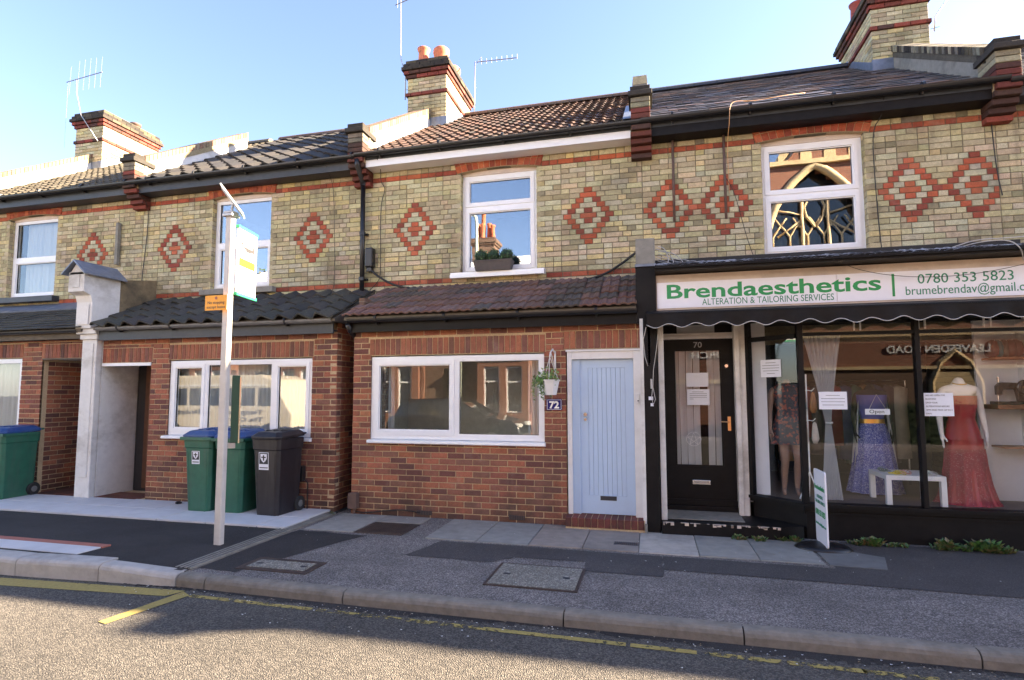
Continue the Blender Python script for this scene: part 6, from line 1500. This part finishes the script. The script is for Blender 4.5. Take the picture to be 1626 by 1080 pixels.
aerial('wide aerial with long upright elements on a bent mast at the left chimney', (-12.35, 9.75, 7.45), [(-12.9, 9.75, 8.15), (-13.08, 9.75, 8.75), (-13.1, 9.75, 9.05)], [(-13.4, 9.75, 9.02), (-12.33, 9.75, 9.12)],
       [((-13.35, 9.75, 7.4), (-13.35, 9.75, 9.03)), ((-13.3, 9.75, 8.7), (-13.28, 9.75, 9.4))] + [((-13.05 + k * .17, 9.75, 8.75), (-13.03 + k * .17, 9.75, 9.5)) for k in range(5)], er=.0018, r=.009)
t = aerial('bent grey mast on the right of the right hand chimney', (4.52, 9.85, 7.35), [(4.55, 9.85, 7.6), (4.72, 9.85, 7.85), (4.74, 9.85, 8.6)], [(4.74, 9.85, 8.5), (4.9, 9.85, 8.9)], [((4.47, 9.85, 7.4), (4.6, 9.85, 7.42))])

# weeds, litter
rng = random.Random(31)
m = MB(); N_ = 240
for i in range(N_):
    x = -4.6 + i * .034; a, b_ = ky(x) - rng.uniform(.03, .09) - .03 * sin(x * 2.1), ky(x) - .004; 
    m.add([(x, a, ZR + .003), (x + .034, a + rng.uniform(-.012, .012), ZR + .003), (x + .034, b_, ZR + .008), (x, b_, ZR + .008)], [(0, 1, 2, 3)])
tag(m.build('gutter_grit', 'pave_new'), 'dark line of grit lying in the gutter along the kerb', kind='stuff')
def weed(label, x0, x1, y, n, h):
    m = MB()
    cc = [(rng.uniform(x0, x1), rng.uniform(.4, 1.2)) for _ in range(max(2, int((x1 - x0) / .09)))]
    for _ in range(n):
        q_ = rng.choice(cc); x = q_[0] + rng.gauss(0, .025); y_ = y + rng.uniform(-.04, .06); k = rng.randrange(3, 7)
        for j in range(k):
            a = rng.uniform(0, 6.28); ln = h * rng.uniform(.4, 1.1) * q_[1]; w_ = ln * .15; d = Vector((cos(a) * .7, sin(a) * .7, rng.uniform(.5, 1.9))).normalized(); s = d.cross(Vector((0, 0, 1))).normalized() * w_
            b0 = Vector((x, y_, ZP)); p1 = b0 + d * ln * .55; p2 = b0 + d * ln + Vector((0, 0, -ln * .25)); c = jit(rng.choice([(.06, .14, .035), (.10, .20, .05), (.04, .10, .03), (.18, .20, .07), (.16, .12, .05)]), .25)
            m.add([tuple(b0), tuple(p1 - s), tuple(p2), tuple(p1 + s)], [(0, 1, 2, 3)], c)
    tag(m.build('weed', 'leaf'), label, 'weeds')
weed('leafy weeds at the foot of the chipped shop step', .84, 1.12, 6.47, 60, .13)
weed('low weeds behind the free standing pavement sign', 1.25, 1.62, 6.53, 50, .10)
weed('spreading green weeds under the middle of the shop window', 2.0, 2.5, 6.55, 90, .13)
weed('largest patch of dandelion weeds under the right of the shop window', 2.60, 3.35, 6.55, 170, .15)
weed('tiny weed in the corner between pale slabs and the gap in the row', -4.12, -3.98, 6.55, 7, .07)
m = MB()
for _ in range(420):
    x, y = rng.uniform(-4.6, 3.2), rng.choice([rng.uniform(3.6, 4.04), rng.uniform(4.25, 6.4), rng.uniform(3.95, 4.06), rng.uniform(3.95, 4.06), rng.uniform(6.45, 6.6)]); z = ZR + .006 if y < 4.1 else ZP + .015
    s = rng.uniform(.003, .010); c = rng.choice([(.6, .6, .6), (.5, .45, .35), (.25, .18, .1), (.7, .7, .68)]); a = rng.uniform(0, 3)
    m.add([(x + s * cos(a), y + s * sin(a), z + .003), (x - s * sin(a), y + s * cos(a) * .6, z), (x - s * cos(a), y - s * sin(a), z + .005), (x + s * sin(a), y - s * cos(a) * .6, z)], [(0, 1, 2, 3)], c)
tag(m.build('litter', 'paint_attr'), 'scattered crumbs of pale litter and dry leaf along gutter and footway', kind='stuff')
m = MB(); m.lathe([(.045, 0), (.05, .015), (.02, .03)], 9, (-6.45, 6.52, .065), mod=lambda t_, z: 1 + .3 * sin(3 * t_), sy=.6, col=(.01, .01, .01)); tag(m.build('rag', 'paint_attr'), 'black scrap lying on the pale slabs left of the first green bin', 'scrap')

# ------------------------------------------------------------------ the other side of the street (seen in the window glass)
OY = -6.3
def opp_house(i, x0, x1, label):
    t = thing('bay_house', label, 'house', ((x0 + x1) / 2, -10, 0), group='bay fronted houses across the street')
    b0, b1 = x1 - 2.35, x1 - .45            # bay, towards the right (+x) of each house
    mu = MB(); m = MB(); m.box(x0, x1, -14.5, -14.3, 0, 5.6); m.box(x0, x0 + .1, -14.3, OY - .01, 0, 5.6); m.box(x1 - .1, x1, -14.3, OY - .01, 0, 5.6)
    for c in cells(x0, x1, 0, 5.7, [(b0 + .2, b1 - .2, .9, 2.6), (x0 + .3, x0 + 1.25, 0, 2.5), (b0 + .3, b1 - .3, 3.4, 5.0), (x0 + .35, x0 + 1.15, 3.4, 5.0)]): (m if c[2] < 3.0 else mu).box(c[0], c[1], OY - .2, OY, c[2], c[3])
    m.build('wall', 'opp_brown', t); mu.build('upper_wall', 'plain_stock', t)  # pale upstairs brick is invented, to bounce more sunlight onto the facing fronts
    m = MB(); m.box(b0, b1, OY + .001, OY + .62, 0, .85)
    for (a, b_) in ((b0, b0 + .24), (b1 - .24, b1), ((b0 + b1) / 2 - .12, (b0 + b1) / 2 + .12)): m.box(a, b_, OY + .4, OY + .62, .85, 2.55)
    m.box(b0, b0 + .24, OY + .001, OY + .1, .85, 2.55); m.box(b1 - .24, b1, OY + .001, OY + .1, .85, 2.55); m.box(b0, b1, OY + .001, OY + .62, 2.55, 2.85)
    m.build('bay', 'opp_brick', t)
    m = MB(); m.prism([(OY, 2.85), (OY + .75, 2.85), (OY, 3.25)], 'x', b0 - .06, b1 + .06); m.build('bay_roof', 'slate', t, fixn=True)
    for (a, b_) in ((b0 + .24, (b0 + b1) / 2 - .12), ((b0 + b1) / 2 + .12, b1 - .24)):
        w_ = MB(); z0, z1, zm = .88, 2.52, 2.0; y = OY + .5
        for c in cells(a, b_, z0, z1, [(a + .05, b_ - .05, z0 + .05, zm - .03), (a + .05, b_ - .05, zm + .03, z1 - .05)]): w_.box(c[0], c[1], y, y + .06, c[2], c[3])
        wo_ = w_.build('window', 'upvc', t); g = MB(); g.box(a, b_, y + .02, y + .025, z0, z1); g.build('pane', 'glass', wo_)
        curtain(t, a + .02, b_ - .02, y - .1, z0, z1, 'net', 9, .02, seed=i)
    for (a, b_) in ((b0 + .3, b1 - .3), (x0 + .35, x0 + 1.15)):
        w_ = MB(); z0, z1, zm = 3.4, 5.0, 4.5; y = OY - .1
        for c in cells(a, b_, z0, z1, [(a + .06, b_ - .06, z0 + .05, zm - .03), (a + .06, b_ - .06, zm + .03, z1 - .05)]): w_.box(c[0], c[1], y, y + .06, c[2], c[3])
        wo_ = w_.build('window', 'upvc', t); g = MB(); g.box(a, b_, y + .02, y + .025, z0, z1); g.build('pane', 'glass', wo_); curtain(t, a, b_, y - .1, z0, z1, 'net', 8, .02)
    m = MB(); m.box(x0 + .3, x0 + 1.25, OY - .5, OY - .45, 0, 2.5); d = m.build('door', 'opp_plaster', t); m = MB(); m.box(x0 + .5, x0 + 1.05, OY - .45, OY - .44, 1.4, 2.0); m.build('door_glass', 'car_glass', d)
    m = MB(); ry = (OY - 14.3) / 2; m.prism([(OY + .3, 5.55), (ry, 8.2), (-14.6, 5.55), (-14.6, 5.4), (ry, 8.05), (OY + .3, 5.4)], 'x', x0, x1); ro = m.build('roof', 'slate', t, fixn=True)
    m = MB(); m.box(x0 + .01, x1 - .01, OY + .24, OY + .34, 5.3, 5.42); m.build('gutter', 'black_plastic', t)
    return t
opp_house(0, -3.75, .45, 'bay fronted house nearest the church across the street')
opp_house(1, -7.95, -3.75, 'bay fronted house behind the parked black car across the street')
opp_house(2, -12.15, -7.95, 'bay fronted house with tall pots on its chimney across the street')
opp_house(3, -16.35, -12.15, 'bay fronted house behind the cream minibus across the street')
t4 = opp_house(4, -20.55, -16.35, 'last bay fronted house built across the street, beyond the minibus')
def opp_chim(x, y, parent):
    m = MB(); m.box(x - .55, x + .55, y - .45, y + .45, 6.5, 8.75); m.box(x - .62, x + .62, y - .52, y + .52, 8.75, 8.85); m.box(x - .68, x + .68, y - .58, y + .58, 8.85, 8.98); m.box(x - .6, x + .6, y - .5, y + .5, 8.98, 9.08); c = m.build('chimney', 'opp_brown', parent)
    for k, (dx, dy, h) in enumerate(((-.36, 0, .8), (-.1, .2, .75), (.15, -.1, .85), (.4, .1, .7), (-.2, -.25, 1.5))):
        q = MB(); q.lathe([(.12, 0), (.13, .06), (.11, .1), (.10, h - .1), (.13, h - .06), (.13, h), (.1, h), (.09, .1)], 14, (x + dx, y + dy, 9.08), cap=False); q.build('chimney_pot', 'terracotta', c, smooth=True)
opp_chim(-7.75, -10.3, t4)
bpy.data.objects[t4.name]['label'] = 'last bay fronted house built across the street, beyond the minibus'
# church
t = thing('church', 'red brick church with large traceried stone window and chequered gable across the street', 'church', (7.5, -12, 0))
cx0, cx1 = 4.35, 12.4; CY = -6.6
m = MB(); wx, wh, sp = 6.05, 1.75, 6.9
def gothic(z):  # half width of the arched opening at height z
    if z <= sp: return wh
    R_ = 2 * wh * 1.02; dz = z - sp
    if dz > sqrt(R_ * R_ - (R_ - wh) ** 2): return 0
    return max(0, sqrt(max(0, R_ * R_ - dz * dz)) - (R_ - wh))
wc = [wx, wx + 4.4]
za = sp + sqrt((2 * wh * 1.02) ** 2 - (2 * wh * 1.02 - wh) ** 2)
lw = MB(); lw.box(cx0, cx1, CY - .5, CY, 0, 2.3); lw.build('lower_wall', 'opp_brown', t); m.box(cx0, cx1, CY - .5, CY, 2.3, 4.4)  # lower brick coloured darker to weaken its reflection in the shop glass
N = 22
for i in range(N):
    z0 = 4.4 + (za + .05 - 4.4) * i / N; z1 = 4.4 + (za + .05 - 4.4) * (i + 1) / N; h = gothic((z0 + z1) / 2)
    xs_ = [cx0]
    for c in wc: xs_ += [c - h - .0, c + h]
    xs_.append(cx1)
    for a, b_ in zip(xs_[0::2], xs_[1::2]):
        if b_ > a + .001: m.box(a, b_, CY - .5, CY, z0, z1)
m.box(cx0, cx1, CY - .5, CY, za + .05, 10.02); m.box(cx0, cx0 + .5, CY - 11, CY - .5, 0, 9.9); m.box(cx1 - .5, cx1, CY - 11, CY - .5, 0, 9.9)
m.build('wall', 'opp_brick', t)
for c in wc:
    prof = [(gothic(4.4 + (za - 4.4) * k / 26), 4.4 + (za - 4.4) * k / 26) for k in range(26)] + [(0, za)]
    q = MB()
    q.tube([(c - p[0], CY - .02, p[1]) for p in prof] + [(c + p[0], CY - .02, p[1]) for p in reversed(prof[:-1])], .15, 6); q.box(c - wh, c + wh, CY - .3, CY + .15, 4.2, 4.45)
    a_ = q.build('window_arch', 'stone', t, smooth=True)
    g = MB(); g.box(c - wh, c + wh, CY - .45, CY - .44, 4.4, za); g.build('dark_glass', 'car_glass', a_)
    tr = MB(); y = CY - .3
    for dx in (-1.17, -.58, 0, .58, 1.17):
        tr.tube([(c + dx, y, 4.4), (c + dx, y, 6.4)], .05, 6); OF = -.5
        for s in (-1, 1):
            tr.tube([(c + dx, y, 6.4), (c + dx + s * .12, y, 6.65), (c + dx + s * .29, y, 6.85)], .035, 5); tr.tube([(c + dx + s * .29, y, 6.85), (c + dx + s * .29, y, 7.4), (c + dx + s * .1, y, 7.7), (c + dx, y, 7.8)], .035, 5)
            tr.tube([(c + dx, y, 7.8), (c + dx + s * .2, y, 8.1)], .03, 5)
    for dx in (-.45, .45): tr.tube([(c + dx, y + .03, 4.4), (c + dx, y + .03, 9.0)], .06, 6)
    for s in (-1, 1):
        tr.tube([(c + s * .02, y + .02, 7.7), (c + s * .28, y + .02, 8.1), (c + s * .36, y + .02, 8.5), (c + s * .2, y + .02, 8.8)], .045, 6); tr.tube([(c + s * .45, y, 8.2), (c + s * 1.5, y, 9.1 - .6)], .04, 5); tr.tube([(c + s * .45, y, 8.0), (c + s * 1.3, y, 7.4)], .04, 5)
    tr.build('tracery', 'stone', a_, smooth=True)
g = MB(); gx = (cx0 + cx1) / 2
g.prism([(4.95, 10.0), (cx1 + .1, 10.2), (gx, 14.2)], 'y', CY - .45, CY - .03); g.build('gable', 'opp_brick', t, fixn=True)
for r in range(7):
    z0 = 10.19 + r * .40; hwid = (14.2 - z0 - .4) / 4.2 * (cx1 - 4.95) / 2
    n = int(hwid / .2)
    for k in range(-n, n):
        if (k + r) % 2: q = MB(); q.box(gx + k * .40, gx + k * .40 + .40, CY - .028, CY - .01, z0, z0 + .40); q.build('stone_chequer', 'stone', t) if abs(k * .4 + .2) < hwid - .2 else None
for s, (a, b_) in enumerate(((4.78, gx), (cx1 + .25, gx))):
    q = MB(); q.prism([(a, 10.0), (b_, 14.35), (b_, 14.75), (a, 10.4)], 'y', CY - .5, CY + .1); q.build('gable_coping', 'stone', t, fixn=True)
q = MB(); q.box(cx0 - .1, cx1 + .1, CY - .0, CY + .14, 10.0, 10.17); q.box(cx0, cx1, CY, CY + .1, 3.35, 3.55); q.box(cx0, cx1, CY, CY + .08, 2.3, 2.4); q.build('string_course', 'stone', t)
q = MB(); q.prism([(cx0, 9.9), (cx1, 9.9), (gx, 14.0)], 'y', CY - 11, CY - .5); q.build('roof', 'slate', t, fixn=True)
q = MB(); q.box(8.6, 9.7, CY - .02, CY + .05, 0, 2.2); q.tube([(8.5, CY, 0), (8.5, CY, 1.9), (8.75, CY, 2.5), (9.15, CY, 2.85), (9.55, CY, 2.5), (9.8, CY, 1.9), (9.8, CY, 0)], .1, 6); q.build('side_arch', 'stone', t)
q = MB(); q.box(.9, cx0, CY - 5, CY, 0, 4.6); q.build('porch', 'opp_brick', t); q = MB(); q.box(.85, cx0, CY - 5, CY + .08, 4.6, 4.8); q.box(.9, cx0, CY, CY + .06, 1.9, 2.05); q.build('porch_coping', 'stone', t)
for s, xa, xb in (('LEAVESDEN ROAD', 10.1, 7.3), ('CHURCH', 3.2, 1.45)):
    o = fit_text(s, 0, xa - xb, .24, 2.82, 0, 'enamel_white', t, rot=(pi / 2, 0, pi), bold=.02, ext=.02, o=(xa, CY + .03, 0), u=(-1, 0, 0))
tt = thing('added_dark_hedge', 'added dark hedge before the church, put in to dim the shop window reflection', 'hedge', (8, -5.9, .03))  # hedge is added, its dark mass dims the reflection in the shop glass
hg = MB(); hg.box(3.4, 12.2, -6.05, -5.65, .03, 1.22, (.02, .04, .015)); rngh = random.Random(4)
for _ in range(2600):
    x, z = rngh.uniform(3.4, 12.2), rngh.uniform(.1, 1.3); leaves(hg, x, -5.65 if z < 1.2 else rngh.uniform(-6, -5.65), z, 1, .05, .05, [(.03, .07, .02), (.05, .09, .03), (.02, .05, .02)], rngh, .2)
hg.build('foliage', 'leaf', tt)
# black car
def car():
    t = thing('parked_car', 'black estate car parked at the far kerb, seen only in the window glass', 'car', (-5.9, -3.4, ZR))
    L_, W_ = 4.4, 1.75; x0 = -8.15; y0, y1 = -3.4 - W_ / 2, -3.4 + W_ / 2
    prof = [(0, .35), (.02, .75), (.12, .95), (.9, 1.0), (3.0, .98), (3.4, .95), (4.1, .82), (4.35, .68), (4.4, .45), (4.35, .3), (.05, .28)]
    m = MB(); secs = [(-W_ / 2, .90, .02), (-W_ / 2 + .08, 1, 0), (W_ / 2 - .08, 1, 0), (W_ / 2, .90, .02)]
    n = len(prof)
    for (dy, k, ins) in secs: m.v += [(x0 + (p[0] - 2.2) * (1 - ins) + 2.2, -3.4 + dy, ZR + .3 + (p[1] - .3) * k if p[1] > .3 else ZR + p[1]) for p in prof]
    for i in range(3): m.f += [(i * n + j, i * n + (j + 1) % n, (i + 1) * n + (j + 1) % n, (i + 1) * n + j) for j in range(n)]; 
    m.f += [tuple(range(n)), tuple(range(4 * n - 1, 3 * n - 1, -1))]; m.c = [(1, 1, 1)] * len(m.f)
    m.build('body', 'car_black', t, smooth=False, bevel=.04, fixn=True)
    g = MB(); gp = [(.25, .96), (.55, 1.42), (1.0, 1.48), (2.0, 1.47), (2.45, 1.38), (3.25, .95)]; n = len(gp)
    for (dy, k) in ((-W_ / 2 + .06, 0), (-W_ / 2 + .2, 1), (W_ / 2 - .2, 1), (W_ / 2 - .06, 0)): g.v += [(x0 + p[0], -3.4 + dy, ZR + (.95 if k == 0 else p[1])) for p in gp]
    for i in range(3): g.f += [(i * n + j, i * n + j + 1, (i + 1) * n + j + 1, (i + 1) * n + j) for j in range(n - 1)]
    g.f += [(0, n, 2 * n, 3 * n), (n - 1, 2 * n - 1, 3 * n - 1, 4 * n - 1)]; g.c = [(1, 1, 1)] * len(g.f); g.build('windows', 'car_glass', t, bevel=.02)
    g = MB(); 
    for dy in (-W_ / 2 + .2, W_ / 2 - .2): g.tube([(x0 + .3, -3.4 + dy, ZR + 1.0), (x0 + .56, -3.4 + dy, ZR + 1.45), (x0 + 2.0, -3.4 + dy, ZR + 1.50), (x0 + 2.45, -3.4 + dy, ZR + 1.41), (x0 + 3.25, -3.4 + dy * 1.05, ZR + .97)], .03, 6)
    g.box(x0 + .6, x0 + 2.05, y0 + .22, y1 - .22, ZR + 1.46, ZR + 1.50); g.build('roof_panel', 'car_black', t)
    for x in (x0 + .85, x0 + 3.5):
        for s in (-1, 1):
            Tw = Matrix.Translation((x, -3.4 + s * (W_ / 2 - .1), ZR + .32)) @ Matrix.Rotation(pi / 2, 4, 'X')
            q = MB(); q.lathe([(.2, -.1), (.31, -.1), (.32, -.05), (.32, .05), (.31, .1), (.2, .1)], 22, M4=Tw); w_ = q.build('wheel', 'rubber', t); q = MB(); q.lathe([(.2, -.102), (.05, -.11), (.05, .11), (.2, .102)], 10, M4=Tw); q.build('rim', 'galv', w_)
    for s in (-1, 1):
        q = MB(); q.box(x0 + 4.12, x0 + 4.37, -3.4 + s * .58 - .2, -3.4 + s * .58 + .25, ZR + .62, ZR + .76); q.build('headlight', 'lens', t, bevel=.05)
        q = MB(); q.box(x0 + 2.9, x0 + 3.05, -3.4 + s * .98 - .1, -3.4 + s * .98 + .08, ZR + 1.0, ZR + 1.12); q.build('mirror', 'car_black', t, bevel=.03)
car()
t = thing('minibus', 'cream minibus with grey lettering parked opposite, seen only in the window glass', 'minibus', (-14.3, -3.6, ZR))
vx0, vx1, vy = -17.4, -11.55, -3.6
m = MB(); pr = [(vx0, .35), (vx0, 2.2), (vx0 + .15, 2.3), (vx1 - 1.2, 2.3), (vx1 - .75, 2.15), (vx1 - .25, 1.3), (vx1, 1.0), (vx1, .35)]
m.prism([(p[0], p[1] + ZR) for p in pr], 'y', vy - .95, vy + .95); m.build('body', 'van_cream', t, bevel=.06, fixn=True)
for (a, b_) in ((vx0 + .3, vx0 + 1.6), (vx0 + 1.75, vx0 + 3.1), (vx0 + 3.25, vx1 - 1.45)):
    m = MB(); m.box(a, b_, vy + .951, vy + .96, 1.18, 1.78); w_ = m.build('side_window', 'car_glass', t)
m = MB(); m.prism([(vx1 - 1.3, 1.18), (vx1 - .45, 1.18), (vx1 - .8, 1.78), (vx1 - 1.3, 1.78)], 'y', vy + .951, vy + .96); m.build('cab_window', 'car_glass', t, fixn=True)
m = MB(); m.box(vx0 + .1, vx1 - 1.0, vy + .951, vy + .965, 1.84, 1.90); m.build('trim_strip', 'enamel_white', t)
for x in (vx0 + 1.1, vx1 - .9):
    for s in (-1, 1): q = MB(); q.lathe([(.2, -.12), (.33, -.12), (.34, 0), (.33, .12), (.2, .12)], 20, M4=Matrix.Translation((x, vy + s * .86, ZR + .34)) @ Matrix.Rotation(pi / 2, 4, 'X')); q.build('wheel', 'rubber', t)
for s, xa, xb, z, h in (('Temple of', -12.65, -14.2, .90, .15), ('Ministries', -14.9, -16.9, .90, .15), ('The Church', -12.65, -14.3, .66, .13)):
    fit_text(s, 0, xa - xb, h, z + .0, 0, 'grey_plastic', t, rot=(pi / 2, 0, pi), bold=.02, ext=.002, o=(xa, vy + .963, 0), u=(-1, 0, 0))
t = thing('street_lamp', 'pale green lamp column across the street, seen only in the window glass', 'street lamp', (-6.63, -5.3, 0))
m = MB(); m.tube([(-6.62, -5.3, 0), (-6.62, -5.3, 1.2)], .09, 12); m.tube([(-6.62, -5.3, 1.2), (-6.62, -5.3, 8.3), (-6.66, -5.3, 8.6), (-6.78, -5.28, 8.72)], .06, 10); m.build('column', 'lamp_green', t, smooth=True)
m = MB(); m.box(-7.15, -6.75, -5.38, -5.2, 8.68, 8.78); m.build('lantern', 'galv', t, bevel=.03)
# a tree far along the other side, mirrored in the leftmost window
def tree(label, x, y, h, R_, n, seed):
    rng = random.Random(seed); t = thing('street_tree', label, 'tree', (x, y, 0))
    m = MB(); m.tube([(x, y, 0), (x + .05, y, h * .25), (x - .05, y + .05, h * .55), (x, y, h * .8)], [.22, .17, .12, .04], 9)
    ends = []
    for k in range(9):
        a = k * .7 + rng.uniform(-.2, .2); z = h * (.35 + .05 * k); e = (x + cos(a) * R_ * .7, y + sin(a) * R_ * .7, z + R_ * .6); ends.append(e); m.tube([(x, y, z), ((x + e[0]) / 2, (y + e[1]) / 2, z + R_ * .22), e], [.07, .05, .02], 6)
    m.build('trunk', 'brown_door', t, smooth=True)
    m = MB()
    for e in ends + [(x, y, h)]:
        for _ in range(4): leaves(m, e[0] + rng.uniform(-.6, .6), e[1] + rng.uniform(-.6, .6), e[2] + rng.uniform(-.5, .5), n, R_ * .3, .09, [(.05, .1, .03), (.09, .13, .04), (.16, .14, .05)], rng, .2)
    m.build('crown', 'leaf', t)
tree('thin leafed tree behind the far houses, seen only mirrored in the leftmost window', -25.5, -16.5, 9.5, 3.0, 60, 3)
